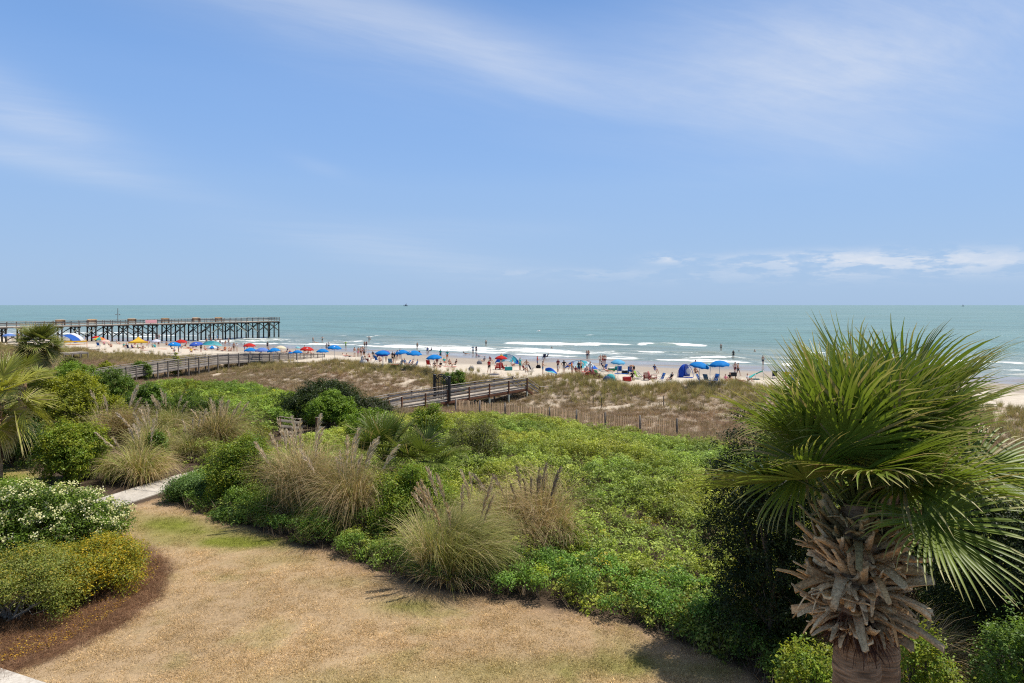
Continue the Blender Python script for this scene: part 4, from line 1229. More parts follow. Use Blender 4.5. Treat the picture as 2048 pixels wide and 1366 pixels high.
# ---- dune grass and brush
def dune_cover():
    rng = np.random.default_rng(300)
    n = 78000
    s = rng.uniform(40, 73, n); t = rng.uniform(-190, 75, n)
    x, y = st_xy(s, t)
    ok = (np.abs(x) < .80 * y + 3) & (y > 32) & (y < 190)
    x, y, s = x[ok], y[ok], s[ok]
    n1 = fbm(x / 3.2, y / 3.2, 21); n2 = fbm(x / .9, y / .9, 25)
    lit = smooth(0.33, 0.50, n1 * .6 + n2 * .4 + .07)
    dens = lit * (1 - smooth(66, 70, s + 6 * (n1 - .5))) + .03
    ok = (rng.random(len(x)) < dens) & (polydist(x, y, FIELD) < -.3) & (polydist(x, y, FIELD_L) < .3)
    for (ax, ay, rr) in KEEP_CLEAR: ok &= (x - ax) ** 2 + (y - ay) ** 2 > rr * rr
    x, y, s = x[ok], y[ok], s[ok]; n1 = n1[ok]
    m = len(x)
    grass = smooth(56, 66, s + 9 * (fbm(x / 6, y / 6, 333) - .5)) * .8
    kind = rng.random(m)
    idx = np.where(kind < grass * .75, rng.integers(0, 3, m), np.where(kind < .82, rng.integers(3, 6, m), rng.integers(6, 8, m)))
    tint = np.ones((m, 3)) * rng.uniform(.75, 1.25, (m, 1))
    hue = fbm(x / 5, y / 5, 345)[:, None]
    tint = tint * (np.array([1.12, .90, .92]) * (1 - hue) + np.array([.98, 1.02, .82]) * hue)
    srcs = []
    for i in range(3):
        V, F, c = blades(rng, 46, .16, (.35, .75), .55, .016, 5, [(3, (.28, .28, .125)), (2, (.40, .33, .19)), (1, (.17, .20, .07))], .7, (.06, 0, 0), .1, .35)
        srcs.append(mk_mesh('dune_tuft', V, F, M_GRASSI, c))
    for i in range(3): srcs.append(twig_mesh('brush', rng, 60, .42, .014, [(3, (.26, .20, .15)), (2, (.36, .29, .22)), (1, (.17, .15, .08))], 1.4, 0, .22))
    for i in range(2): srcs.append(sprig_mesh('dune_sprig', rng, 34, .26, .07, .45, [(3, (.17, .18, .07)), (2, (.23, .20, .11)), (1, (.28, .22, .15))], .5, .16))
    scatter('dune_grass', np.stack([x, y, hgt(x, y) - .02], 1), eul_up(m, rng, .12), rng.uniform(.65, 1.25, m), idx, tint, srcs, 'brown and olive dune grass and brush over pale sand')
KEEP_CLEAR = [(13.5, 71.5, 2.2)]
dune_cover()

# ---- lawn blades, pine straw and fallen leaves
def lawn_cover():
    rng = np.random.default_rng(310)
    n = 46000
    y = 11.0 + 18 * rng.random(n) ** 1.3; x = rng.uniform(-.82, .45, n) * y
    d = np.maximum(polydist(x, y, LAWN), polydist(x, y, LAWN2)); g = lawn_green(x, y)
    d = np.where(polydist(x, y, MULCH) > -.15, -1, d)
    ok = (d > .05) & (rng.random(n) < .35 + .65 * smooth(.35, .6, fbm(x / .8, y / .8, 51)))
    x, y, g = x[ok], y[ok], g[ok]; m = len(x)
    v = .82 + .42 * fbm(x / 2.3, y / 2.3, 51)
    gg = np.clip(g + rng.normal(size=m) * .08, 0, 1)[:, None]
    tint = (np.array([1.06, .78, .46]) * (1 - gg) + np.array([.40, .46, .07]) * gg) * v[:, None] * rng.uniform(.75, 1.25, (m, 1))
    srcs = []
    for i in range(4):
        V, F, c = blades(rng, 30, .13, (.022, .055), 2.4, .0065, 3, [(3, (.52, .50, .46)), (1, (.30, .29, .26)), (1, (.78, .74, .66))], .6, (0, 0, 0), 0, 0)
        srcs.append(mk_mesh('turf', V, F, M_GRASSI, c))
    scatter('lawn_grass', np.stack([x, y, np.full(m, 3.012)], 1), eul_up(m, rng, .05), rng.uniform(.8, 1.3, m), rng.integers(0, 4, m), tint, srcs, 'dry tan and green blades of lawn grass')
    n = 5000
    y = 11 + 10 * rng.random(n); x = -rng.uniform(.45, .85, n) * y
    ok = polydist(x, y, MULCH) > -.1
    x, y = x[ok], y[ok]; m = len(x)
    srcs = []
    for i in range(3):
        V, F, c = blades(rng, 40, .2, (.10, .2), 7.0, .005, 3, [(3, (.24, .125, .065)), (2, (.14, .075, .045)), (1, (.36, .22, .12))], .2, (0, 0, 0), 0, 0)
        srcs.append(mk_mesh('straw', V, F, M_GRASSI, c))
    scatter('pine_straw', np.stack([x, y, np.full(m, 3.02)], 1), eul_up(m, rng, .05), rng.uniform(.7, 1.2, m), rng.integers(0, 3, m), np.ones((m, 3)) * rng.uniform(.7, 1.3, (m, 1)), srcs, 'rust brown pine straw spread under the golden bushes')
    n = 1300
    px = rng.uniform(-60, 320, n)
    tt = np.interp(px, [-60, 20, 130, 220, 290, 320], [1330, 1320, 1280, 1225, 1170, 1130]) - np.abs(rng.normal(size=n)) * 24 + 8
    dd = 7 * FPX / (tt - HORY)
    C = np.stack([dd * (px - 1024) / FPX, dd, 3.035 + .03 * rng.random(n)], 1)
    N = norm(np.array([0, 0, 1.0]) + rand_unit(n, rng) * .5)
    L = rng.uniform(.03, .055, n)
    V, F = leaf_arrays(C, N, L, L * .55, rng=rng)
    c = pick([(3, (.55, .32, .03)), (2, (.42, .20, .025)), (2, (.20, .09, .03)), (1, (.6, .45, .1))], n, rng)
    tag(link('fallen_leaves', mk_mesh('fallen_leaves', V, F, M_LEAF, np.repeat(c, 4, 0))), 'golden fallen leaves on the pine straw', None, None, 'stuff')
lawn_cover()

# ---- foreground palms on the right
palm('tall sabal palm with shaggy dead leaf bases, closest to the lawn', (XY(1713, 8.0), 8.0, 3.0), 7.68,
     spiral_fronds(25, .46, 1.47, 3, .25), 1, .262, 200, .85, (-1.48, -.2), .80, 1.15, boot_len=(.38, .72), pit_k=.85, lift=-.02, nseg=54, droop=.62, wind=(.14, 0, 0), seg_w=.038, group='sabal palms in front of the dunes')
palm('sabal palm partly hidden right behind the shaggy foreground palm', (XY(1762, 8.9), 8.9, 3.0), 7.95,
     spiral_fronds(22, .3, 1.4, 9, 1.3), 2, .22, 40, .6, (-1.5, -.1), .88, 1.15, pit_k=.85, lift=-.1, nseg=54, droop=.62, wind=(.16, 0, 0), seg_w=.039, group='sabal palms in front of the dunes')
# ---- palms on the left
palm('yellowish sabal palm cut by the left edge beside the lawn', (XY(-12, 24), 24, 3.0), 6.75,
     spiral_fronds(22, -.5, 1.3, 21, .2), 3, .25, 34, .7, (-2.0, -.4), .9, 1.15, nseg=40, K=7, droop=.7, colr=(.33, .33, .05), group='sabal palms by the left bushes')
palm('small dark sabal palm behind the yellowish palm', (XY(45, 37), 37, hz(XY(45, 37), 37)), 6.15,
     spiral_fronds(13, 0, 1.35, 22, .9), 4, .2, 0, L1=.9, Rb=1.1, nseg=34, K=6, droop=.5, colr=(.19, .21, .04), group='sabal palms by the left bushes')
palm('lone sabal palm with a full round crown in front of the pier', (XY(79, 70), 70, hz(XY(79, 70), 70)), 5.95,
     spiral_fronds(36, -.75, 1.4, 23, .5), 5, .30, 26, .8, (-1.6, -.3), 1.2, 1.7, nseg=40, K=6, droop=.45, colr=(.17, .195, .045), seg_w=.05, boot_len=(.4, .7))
# ---- palmetto in the middle
palm('low palmetto with arching fans among the pampas grass', (XY(768, 27), 27, hz(XY(768, 27), 27)), 3.8,
     [(-1.2, .95), (-.5, 1.15), (.3, 1.3), (1.0, 1.0), (-1.9, .75), (1.7, .8), (-2.6, .95), (2.6, .9), (3.1, 1.15), (-.9, .6), (2.0, 1.2), (-2.2, 1.25)], 6, .16, 0, L1=.95, Rb=1.15, nseg=40, K=7, droop=.5, colr=(.105, .14, .028), trunk=False, pit_k=.45, lift=.1, name='palmetto', cat='palmetto')
palm('smaller palmetto with yellow edged fans to its right', (XY(846, 26.2), 26.2, hz(XY(846, 26.2), 26.2)), 3.6,
     [(-.8, .95), (.2, 1.2), (1.0, .9), (1.6, .75), (2.3, .8), (-2.5, .9), (-1.6, .8), (3.0, 1.1)], 7, .16, 0, L1=.85, Rb=1.2, nseg=38, K=7, droop=.6, colr=(.12, .155, .03), trunk=False, pit_k=.45, lift=.1, name='palmetto', cat='palmetto')

# ---- cedars beside the palm
shrub_px('cedar_tree', 'dark dense cedar tree left of the palm trunk', 'cedar tree', 1402, 1700, 912, 13.9, GRN['cedar'], depth=1.35, n=80000, leaf=.062, ratio=.42, lobes_at='column', seed=1, z_low=.05, cluster=26, cl_r=.13, core=.5, lobe_r=(.34, .5), twigs=2)
shrub_px('cedar_tree', 'dark cedar tree with a bare trunk right of the palm', 'cedar tree', 1860, 2150, 1035, 12.6, GRN['cedar'], depth=1.2, n=64000, leaf=.058, ratio=.42, lobes_at='column', seed=2, z_low=.2, cluster=26, cl_r=.12, core=.5, lobe_r=(.34, .5), twigs=2)
shrub_px('cedar_shrub', 'green cedar behind the palm trunk', 'cedar tree', 1740, 1900, 1020, 14.5, GRN['dark'], n=22000, leaf=.06, ratio=.45, lobes=8, seed=3)
LB = 'leafy bushes between the lawn and the boardwalks'
# ---- bushes, left group
shrub_px('pittosporum_bush', 'large round bush covered in cream white blossom', 'flowering bush', -130, 243, 966, 19.6, GRN['bright'] + GRN['mid'] + GRN['dark'], depth=1.7, n=46000, leaf=.085, ratio=.42, lobes=18, seed=10, lobe_r=(.3, .42), dome=1.15,
         flowers=(700, .058, [(3, (.76, .72, .38)), (2, (.66, .65, .30)), (1, (.84, .80, .56))]), z_low=.05)
shrub_px('bush', 'bright green bush behind the white blossom at the left edge', 'bush', -120, 48, 962, 23.0, GRN['bright'], n=12000, leaf=.09, seed=11)
shrub_px('golden_bush', 'low flat bush with golden orange leaves beside the mulch', 'bush', 70, 292, 1084, 16.7, GRN['gold'], depth=1.25, n=34000, leaf=.055, ratio=.45, lobes=13, seed=12, lobe_r=(.3, .42), z_low=.1, twigs=3, stem_col=(.24, .2, .16))
shrub_px('golden_bush', 'dull green low bush with few golden leaves at the left edge', 'bush', -120, 165, 1104, 15.2, GRN['dullgold'], depth=1.2, n=36000, leaf=.05, ratio=.45, lobes=13, seed=13, lobe_r=(.3, .42), z_low=.1, twigs=3, stem_col=(.24, .2, .16))
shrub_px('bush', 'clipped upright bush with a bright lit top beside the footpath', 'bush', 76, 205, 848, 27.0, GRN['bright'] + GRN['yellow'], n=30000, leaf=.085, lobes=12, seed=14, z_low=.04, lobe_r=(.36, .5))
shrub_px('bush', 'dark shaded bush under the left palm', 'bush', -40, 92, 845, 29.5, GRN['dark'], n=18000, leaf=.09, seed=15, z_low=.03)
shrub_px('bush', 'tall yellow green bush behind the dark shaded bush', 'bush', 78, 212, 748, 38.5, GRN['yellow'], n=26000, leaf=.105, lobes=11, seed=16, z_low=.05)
shrub_px('bush', 'bright green bush on the slope below the lone palm', 'bush', 92, 190, 722, 52, GRN['bright'], n=14000, leaf=.125, seed=17)
shrub_px('bush', 'yellow green bush left of the bright slope bush', 'bush', 45, 112, 736, 50, GRN['yellow'], n=9000, leaf=.125, seed=18)
shrub_px('bush', 'dark green bush at the left foot of the far boardwalk', 'bush', 172, 262, 738, 47, GRN['mid'], n=15000, leaf=.115, seed=19)
shrub_px('bush', 'glossy green round bush with tan plumes in front', 'bush', 250, 332, 770, 41, GRN['mid'] + [(2, (.09, .17, .025))], n=15000, leaf=.105, seed=20)
shrub_px('bush', 'small bush right of the glossy round bush', 'bush', 335, 408, 786, 39.5, GRN['mid'], n=11000, leaf=.1, seed=21)
shrub_px('bush', 'low yellow green bush below the tall yellow bush', 'bush', 196, 262, 795, 36, GRN['yellow'], n=8000, leaf=.1, seed=22)
shrub_px('bush', 'dark rounded bush behind tan pampas near the left field', 'bush', 380, 455, 800, 38.5, GRN['dark'] + GRN['mid'], n=9000, leaf=.1, seed=34)
# ---- bushes, middle
shrub_px('juniper_bush', 'long dark wind shaped juniper in front of the dunes', 'juniper', 566, 728, 766, 43.5, GRN['cedar'] + [(3, (.04, .07, .014))], depth=2.0, n=34000, leaf=.115, ratio=.45, lobes=15, seed=23, z_low=.03, cl_r=.22)
shrub_px('juniper_bush', 'lower dark juniper sloping down to the boardwalk rail', 'juniper', 690, 790, 800, 44, GRN['cedar'] + [(2, (.05, .07, .02)), (2, (.10, .085, .06))], depth=1.4, n=18000, leaf=.11, ratio=.4, lobes=10, seed=24, z_low=.03, cl_r=.2)
shrub_px('bush', 'bright green oak like bush in front of the dark juniper', 'bush', 612, 704, 786, 40, GRN['bright'], n=19000, leaf=.105, lobes=9, seed=25, z_low=.25, lobe_r=(.36, .5), twigs=1)
shrub_px('wax_myrtle', 'big open wax myrtle at the corner of lawn and footpath', 'bush', 406, 572, 874, 24.2, GRN['bright'] + GRN['yellow'] + GRN['mid'], n=40000, leaf=.085, ratio=.36, lobes=24, seed=26, lobe_r=(.18, .34), dome=.8, z_low=.03, twigs=2, cl_r=.2)
shrub_px('bush', 'low silvery green bush spilling over the path edge', 'bush', 338, 430, 955, 24.4, GRN['silver'], n=15000, leaf=.07, seed=27, z_low=.02)
shrub_px('bush', 'low silvery green bush at the foot of the wax myrtle', 'bush', 440, 560, 1012, 22.6, GRN['silver'] + GRN['mid'], n=15000, leaf=.075, seed=33, z_low=.02)
shrub_px('bush', 'light green bush behind the palmetto fans', 'bush', 690, 795, 822, 34, GRN['bright'], n=17000, leaf=.095, lobes=9, seed=28, z_low=.03)
shrub_px('bush', 'narrow lime green bush below the boardwalk', 'bush', 822, 896, 817, 37, GRN['bright'] + GRN['yellow'], n=13000, leaf=.095, lobes=8, seed=29, z_low=.03)
shrub_px('wax_myrtle', 'bright leafy wax myrtle in front of the palmetto', 'bush', 732, 928, 925, 20.6, GRN['bright'] + GRN['yellow'] + GRN['bright'], n=42000, leaf=.078, ratio=.36, lobes=24, seed=30, lobe_r=(.18, .34), dome=.8, z_low=.03, twigs=2, cl_r=.17)
shrub_px('bush', 'sparse olive bush with bare twigs right of the palmetto', 'bush', 888, 1012, 840, 30.5, GRN['olive'], n=12000, leaf=.085, ratio=.35, lobes=12, seed=31, z_low=.1, twigs=4, lobe_r=(.26, .4))
shrub_px('holly_bush', 'small yellow green holly at the edge of the tan pampas', 'bush', 1092, 1168, 1056, 18.7, GRN['yellow'] + GRN['bright'], n=11000, leaf=.062, lobes=8, seed=32, z_low=.04)
shrub_px('bush', 'small dark bush between the plumes by the footpath', 'bush', 300, 330, 862, 28.5, GRN['mid'], n=4000, leaf=.085, lobes=5, seed=35)
# ---- bushes on the dunes
for l, r, t, d, pal, lb, sd_ in [(884, 934, 741, 70, 'mid', 'round dark green bush on the dune behind the gate', 40), (196, 232, 724, 80, 'yellow', 'yellow green dune bush left of its darker neighbour', 41), (262, 300, 722, 80, 'mid', 'dark green dune bush behind the far boardwalk rail', 42),
                             (120, 160, 715, 82, 'olive', 'olive dune bush right of the lone palm', 43), (340, 362, 712, 88, 'yellow', 'tiny lime green bush behind the boardwalk', 44)]:
    shrub_px('dune_bush', lb, 'bush', l, r, t, d, GRN[pal], n=5200, leaf=.16, lobes=7, seed=sd_, group='bushes scattered over the dunes')
# ---- bright shoots at the foot of the palm
shrub_px('bush', 'bright lime shoots left of the palm trunk', 'bush', 1555, 1672, 1276, 10.6, GRN['bright'] + GRN['yellow'], depth=.5, n=7000, leaf=.06, lobes=8, seed=50, z_low=.02, cl_r=.12, twigs=2)
shrub_px('bush', 'bright lime shoots right of the palm trunk', 'bush', 1790, 1900, 1262, 10.4, GRN['bright'] + GRN['yellow'], depth=.5, n=7000, leaf=.06, lobes=8, seed=51, z_low=.02, cl_r=.12, twigs=2)
shrub_px('bush', 'pale green bush in the bottom right corner', 'bush', 1970, 2110, 1235, 10.8, GRN['silver'] + GRN['bright'], depth=.6, n=9000, leaf=.06, lobes=8, seed=52, z_low=.02, cl_r=.12)

# ---- pampas grass
pampas('green pampas grass fountain beside the footpath', 190, 356, 886, 27.4, GREENG + TAN, 1, n=1900, plumes=9, plume_h=2.0, plume_dx=(-.38, .0))
pampas('straw coloured pampas behind the footpath bend', 335, 425, 868, 31.2, GTAN, 2, n=1300, plumes=5, plume_h=1.9, plume_dx=(-.15, 0))
pampas('thin dry pampas with pale plumes behind the clipped bush', 190, 275, 806, 34, TAN, 3, n=1000, plumes=8, plume_h=2.6)
pampas('tan pampas mound with many plumes beside the left field', 382, 488, 818, 33, TAN + [(2, (.13, .14, .05))], 4, n=1900, plumes=14, plume_h=2.3, plume_dx=(-.08, 0))
pampas('pampas with tall upright plumes before the glossy bush', 300, 372, 815, 36.5, GTAN, 5, n=900, plumes=8, plume_h=2.4)
pampas('sparse pampas with tilted plumes behind the green fountain', 262, 345, 850, 30.5, GTAN, 12, n=900, plumes=10, plume_h=2.2, plume_dx=(-.25, 0))
pampas('tall tan pampas with feathery plumes left of the palmetto', 552, 668, 895, 21.9, TAN + [(2, (.13, .15, .05))], 6, n=2300, plumes=9, plume_h=2.9, w_=.015, plume_dx=(.03, 0))
pampas('dry tan pampas between two wax myrtles', 645, 745, 915, 21.0, TAN + [(3, (.14, .16, .05))], 7, n=2100, plumes=10, plume_h=2.6, w_=.015)
pampas('low green pampas leaves spilling onto the shrubs', 600, 730, 1000, 20.6, GREENG, 13, n=1000, plumes=0, w_=.015)
pampas('large green and straw pampas spilling onto the lawn', 825, 1005, 1022, 17.4, GTAN, 8, n=3800, plumes=11, plume_h=2.35, w_=.014, plume_dx=(-.12, 0), plume_col=(.5, .39, .28))
pampas('tan pampas with dark bare stalks beside the shrub field', 965, 1160, 955, 19.3, TAN + [(2, (.17, .20, .06))], 9, n=3800, plumes=12, plume_h=2.25, w_=.014, plume_col=(.34, .27, .21))
pampas('low dry pampas behind the green and straw clump', 900, 1010, 985, 20.0, TAN + GTAN, 14, n=1200, plumes=5, plume_h=1.8, w_=.014)
pampas('dry fallen grass clump behind the palm trunk', 1800, 1915, 1215, 12.2, TAN, 10, n=900, plumes=0, w_=.011, lean=1.6)

# ---- yuccas
def yucca(label, px, d, h, n, seed):
    rng = np.random.default_rng(seed)
    x = XY(px, d); root = thing('yucca', label, 'yucca', (x, d, hz(x, d)))
    V, F = tube([(0, 0, -.1), (0, 0, h * .25), (.02, 0, h * .5)], [.07, .06, .05], 8, False)
    link('trunk', mk_mesh('trunk', V, F, M_BARK, np.tile((.2, .16, .12), (len(V), 1)), True), root)
    V, F, c = blades(rng, n, .05, (h * .42, h * .6), 2.6, .05, 5, GRN['dark'] + [(2, (.09, .12, .05))], .25, (0, 0, 0), 0, .15)
    V[:, 2] += h * .48
    link('foliage', mk_mesh('foliage', V, F, M_GRASS, c), root)
yucca('spiky dark yucca among the olive twigs right of the palmetto', 943, 28.0, 1.35, 90, 71)
yucca('small lone yucca on the sand beyond the left field', 547, 63, 1.3, 60, 72)
# ================================================================== BUILT THINGS
def V3(x, y, z): return Vector((x, y, z))

def boardwalk(label, pts, width, post_gap, far_side=True, wood=None, post_wood=None, deck_wood=None, rails=3, leg_wood=None, rail_h=1.02, first_gap=0.0, fascia_wood=None, cap_side=.16):
    """deck planks, posts with rails on both sides; pts are (x, y, deck height) along the near side"""
    wood = wood or M_WGREY; post_wood = post_wood or M_WPOST; deck_wood = deck_wood or M_WDECK; leg_wood = leg_wood or M_WPOST
    root = thing('boardwalk', label, 'boardwalk', tuple(pts[0]))
    P_ = [Vector(p) for p in pts]
    seg = [(P_[i + 1] - P_[i]) for i in range(len(P_) - 1)]
    L = [s.length for s in seg]; tot = sum(L)
    def at(q):
        q = max(0, min(tot - 1e-6, q))
        for s, l, p in zip(seg, L, P_):
            if q <= l: return p + s * (q / l), s.normalized()
            q -= l
        return P_[-1], seg[-1].normalized()
    def left(d):
        return Vector((-d.y, d.x, 0)).normalized()
    # stringers and fascia along every span, planks across
    q = 0.0
    while q < tot:
        p, d = at(q); n = left(d)
        beam('deck_plank', p + n * 0.02 + V3(0, 0, -.02), p + n * (width - .02) + V3(0, 0, -.02), .135, .036, deck_wood, root)
        q += .148
    nb = max(1, round(tot / post_gap))
    qs = [tot * i / nb for i in range(nb + 1)]
    for side in ((0, 1) if far_side else (0,)):
        def sp(q):
            p, d = at(q); n = left(d)
            return p + n * (width + .03 if side else -.03), d
        for i, q in enumerate(qs):
            p, d = sp(q)
            g = hz(p.x, p.y)
            n = left(d) * (1 if side else -1)
            bot = V3(p.x, p.y, min(g - .3, p.z - .4))
            beam('post', p + n * .045 + V3(0, 0, -.30), p + n * .045 + V3(0, 0, rail_h - .04), .11, .11, post_wood, root, d)
            beam('leg', bot + n * .02, p + n * .02 + V3(0, 0, -.22), .13, .13, leg_wood, root, d)
            if i == nb: continue
            p2, d2 = sp(qs[i + 1])
            beam('fascia', p + V3(0, 0, -.14), p2 + V3(0, 0, -.14), .05, .24, fascia_wood or wood, root)
            for k_ in range(rails):
                h_ = .18 + (rail_h - .38) * k_ / max(1, rails - 1)
                beam('rail_board', p + V3(0, 0, h_), p2 + V3(0, 0, h_), .04, .15, wood, root)
            beam('cap_rail', p + n * .02 + V3(0, 0, rail_h), p2 + n * .02 + V3(0, 0, rail_h), cap_side, .04, wood, root)
    return root, at, left, tot

def build_near_boardwalk():
    w_ = 2.0
    pts = [(-11.0, 38.2, hz(-11, 38.2) + .12), (-10.7, 41.0, 2.05), (-10.9, 50.6, 1.45), (-9.4, 56.6, 1.36), (1.42, 66.2, 1.92)]
    P_ = [V3(*p) for p in pts]
    root, at, left, tot = boardwalk('brown grey boardwalk with a black arched gate crossing the dunes', pts, w_, 2.35, wood=M_WGREY, post_wood=M_WBROWN, leg_wood=M_WPALE, rails=3, fascia_wood=M_WBROWN)
    # stairs at the sea end
    end, d = at(tot); n = left(d)
    hd = V3(d.x, d.y, 0).normalized()
    for k_ in range(6):
        o = end + hd * (.15 + .28 * k_) + V3(0, 0, -.17 * (k_ + 1))
        beam('step', o - n * .05, o + n * (w_ + .05), .27, .045, M_WDECK, root)
    for sgn in (0, 1):
        o = end + n * (w_ + .03 if sgn else -.03)
        e = o + hd * 1.75 + V3(0, 0, -1.0)
        beam('stringer', o + V3(0, 0, -.15), e + V3(0, 0, -.18), .05, .26, M_WBROWN, root)
        beam('cap_rail', o + V3(0, 0, 1.02), e + V3(0, 0, .98), .14, .04, M_WGREY, root)
        for h_ in (.35, .68): beam('rail_board', o + V3(0, 0, h_), e + V3(0, 0, h_), .035, .12, M_WGREY, root)
        beam('post', e + V3(0, 0, -.5), e + V3(0, 0, .98), .09, .09, M_WBROWN, root, hd)
        e2 = e + hd * 1.7 + V3(0, 0, -.02)
        beam('cap_rail', e + V3(0, 0, 1.0), e2 + V3(0, 0, .98), .14, .04, M_WGREY, root)
        for h_ in (.35, .68): beam('rail_board', e + V3(0, 0, h_), e2 + V3(0, 0, h_), .035, .12, M_WGREY, root)
        beam('post', e2 + V3(0, 0, -.6), e2 + V3(0, 0, .96), .09, .09, M_WPOST, root, hd)
    # the gate across the deck
    i0 = sum((P_[i + 1] - P_[i]).length for i in range(3))
    p, d = at(i0 + 5.1); n = left(d)
    black = plain((.012, .012, .013), .45, .4)
    g = thing('gate', 'black iron arched gate standing across the near boardwalk', 'gate', tuple(p + n * .0))
    a0, a1 = p - n * .1, p + n * (w_ + .1)
    for a in (a0, a1):
        beam('gate_post', a + V3(0, 0, -.02), a + V3(0, 0, 2.1), .2, .2, black, g, d)
        beam('post_cap', a + V3(0, 0, 2.102), a + V3(0, 0, 2.2), .25, .25, black, g, d)
    c = (a0 + a1) / 2; rad = (a1 - a0).length / 2 - .12
    u = (a1 - a0).normalized()
    for nm, rr, zc in (('arch', rad, 1.5), ('arch', rad * .78, 1.5)):
        th = np.linspace(0, math.pi, 17)
        pts_ = np.array([c + u * (rr * math.cos(t)) + V3(0, 0, zc + .78 * rr * math.sin(t)) for t in th]) - np.array(p)
        V, F = tube(pts_, .05, 6, True)
        link(nm, mk_mesh(nm, V, F, black, None, True), g)
    for h_ in (.12, .62, 1.5):
        beam('crossbar', a0 + V3(0, 0, h_), a1 + V3(0, 0, h_), .035, .045, black, g)
    for k_ in range(1, 8):
        q = -rad + 2 * rad * k_ / 8
        top = 1.5 + .78 * math.sqrt(max(0, rad * rad - q * q))
        beam('bar', c + u * q + V3(0, 0, .06), c + u * q + V3(0, 0, top), .042, .042, black, g, d)
build_near_boardwalk()

def far_pt(px, d, z): return (XY(px, d), d, z)
boardwalk('long grey weathered boardwalk rising over the left dunes to the beach',
          [far_pt(188, 71, 1.95), far_pt(262, 77.5, 1.98), far_pt(345, 84.5, 2.12), far_pt(437, 92.5, 2.22), far_pt(500, 97.5, 2.05), far_pt(566, 102.5, 1.72), far_pt(600, 106, 1.5), far_pt(648, 112, .95)], 1.9, 1.83, rails=4,
          wood=M_WGREY, post_wood=M_WPOST, rail_h=1.08)
# landing platform by the lone palm
def landing():
    x0, y0 = XY(128, 108), 108.0
    x1, y1 = XY(176, 111), 111.0
    root = thing('beach_platform', 'low grey wooden beach access platform right of the lone palm', 'platform', (x0, y0, 2.2))
    d = V3(x1 - x0, y1 - y0, 0).normalized(); n = V3(-d.y, d.x, 0); L = math.hypot(x1 - x0, y1 - y0)
    k_ = 0.0
    while k_ < L:
        p = V3(x0, y0, 2.35) + d * k_
        beam('deck_plank', p, p + n * 2.2, .14, .04, M_WGREY, root); k_ += .152
    for k_ in range(4):
        for s in (0, 2.1):
            p = V3(x0, y0, 2.3) + d * (L * k_ / 3) + n * s
            beam('post', V3(p.x, p.y, .9), V3(p.x, p.y, 2.3), .12, .12, M_WPOST, root, d)
    for s in (-.02, 2.22):
        beam('fascia', V3(x0, y0, 2.2) + n * s, V3(x0, y0, 2.2) + d * L + n * s, .04, .24, M_WGREY, root)
landing()

def sand_fence():
    pts = [V3(-4.6, 56.6, 0), V3(-.5, 53.6, 0), V3(2.84, 51.0, 0), V3(6.6, 48.1, 0), V3(11.0, 45.4, 0)]
    rng = random.Random(5)
    root = thing('picket_fence', 'wired brown wooden sand fence at the back of the low shrubs', 'sand fence', (pts[0].x, pts[0].y, hz(pts[0].x, pts[0].y)))
    for a, b in zip(pts[:-1], pts[1:]):
        L = (b - a).length; n = int(L / .135); d = (b - a).normalized(); nn = V3(-d.y, d.x, 0)
        for i in range(n):
            p = a + d * (i * .135) + nn * rng.uniform(-.02, .02)
            z = hz(p.x, p.y)
            lean = V3(rng.uniform(-.05, .05), rng.uniform(-.05, .05), 0)
            beam('slat', p + V3(0, 0, z - .05), p + lean + V3(0, 0, z + 1.08 + rng.uniform(-.06, .05)), .075, .016, M_WSLAT, root, d)
        for h_ in (.3, .65, .98):
            za, zb = hz(a.x, a.y), hz(b.x, b.y)
            beam('wire', a + nn * .02 + V3(0, 0, za + h_), b + nn * .02 + V3(0, 0, zb + h_), .008, .008, plain((.2, .19, .18), .5), root)
        m = max(1, round(L / 2.9))
        for i in range(m + (1 if b is pts[-1] else 0)):
            p = a + d * (L * i / m) - nn * .08
            z = hz(p.x, p.y)
            V, F = tube([(0, 0, -.3), (0, 0, .5), (.01, 0, 1.2)], .062, 8, True)
            o = link('fence_post', mk_mesh('fence_post', V, F, M_WPOST, None, True), root)
            o.location = Vector((p.x, p.y, z)) - root.location
sand_fence()
for i, (px, py, lb) in enumerate([(1186, 815, 'dark thin stake on the dune left of its twin'), (1203, 816, 'dark thin stake on the dune right of its twin'), (1327, 812, 'lone dark stake on the dune further right'), (1488, 840, 'short dark stake on the dune near the palm fronds')]):
    p = G(px, py)
    r_ = thing('stake', lb, 'stake', tuple(p), 'marker stakes on the dune')
    beam('shaft', p + V3(0, 0, -.1), p + V3(.02, 0, .85), .06, .06, M_WDARK, r_); beam('stake_top', p + V3(.02, 0, .853), p + V3(.02, 0, .9), .07, .07, M_WPOST, r_)

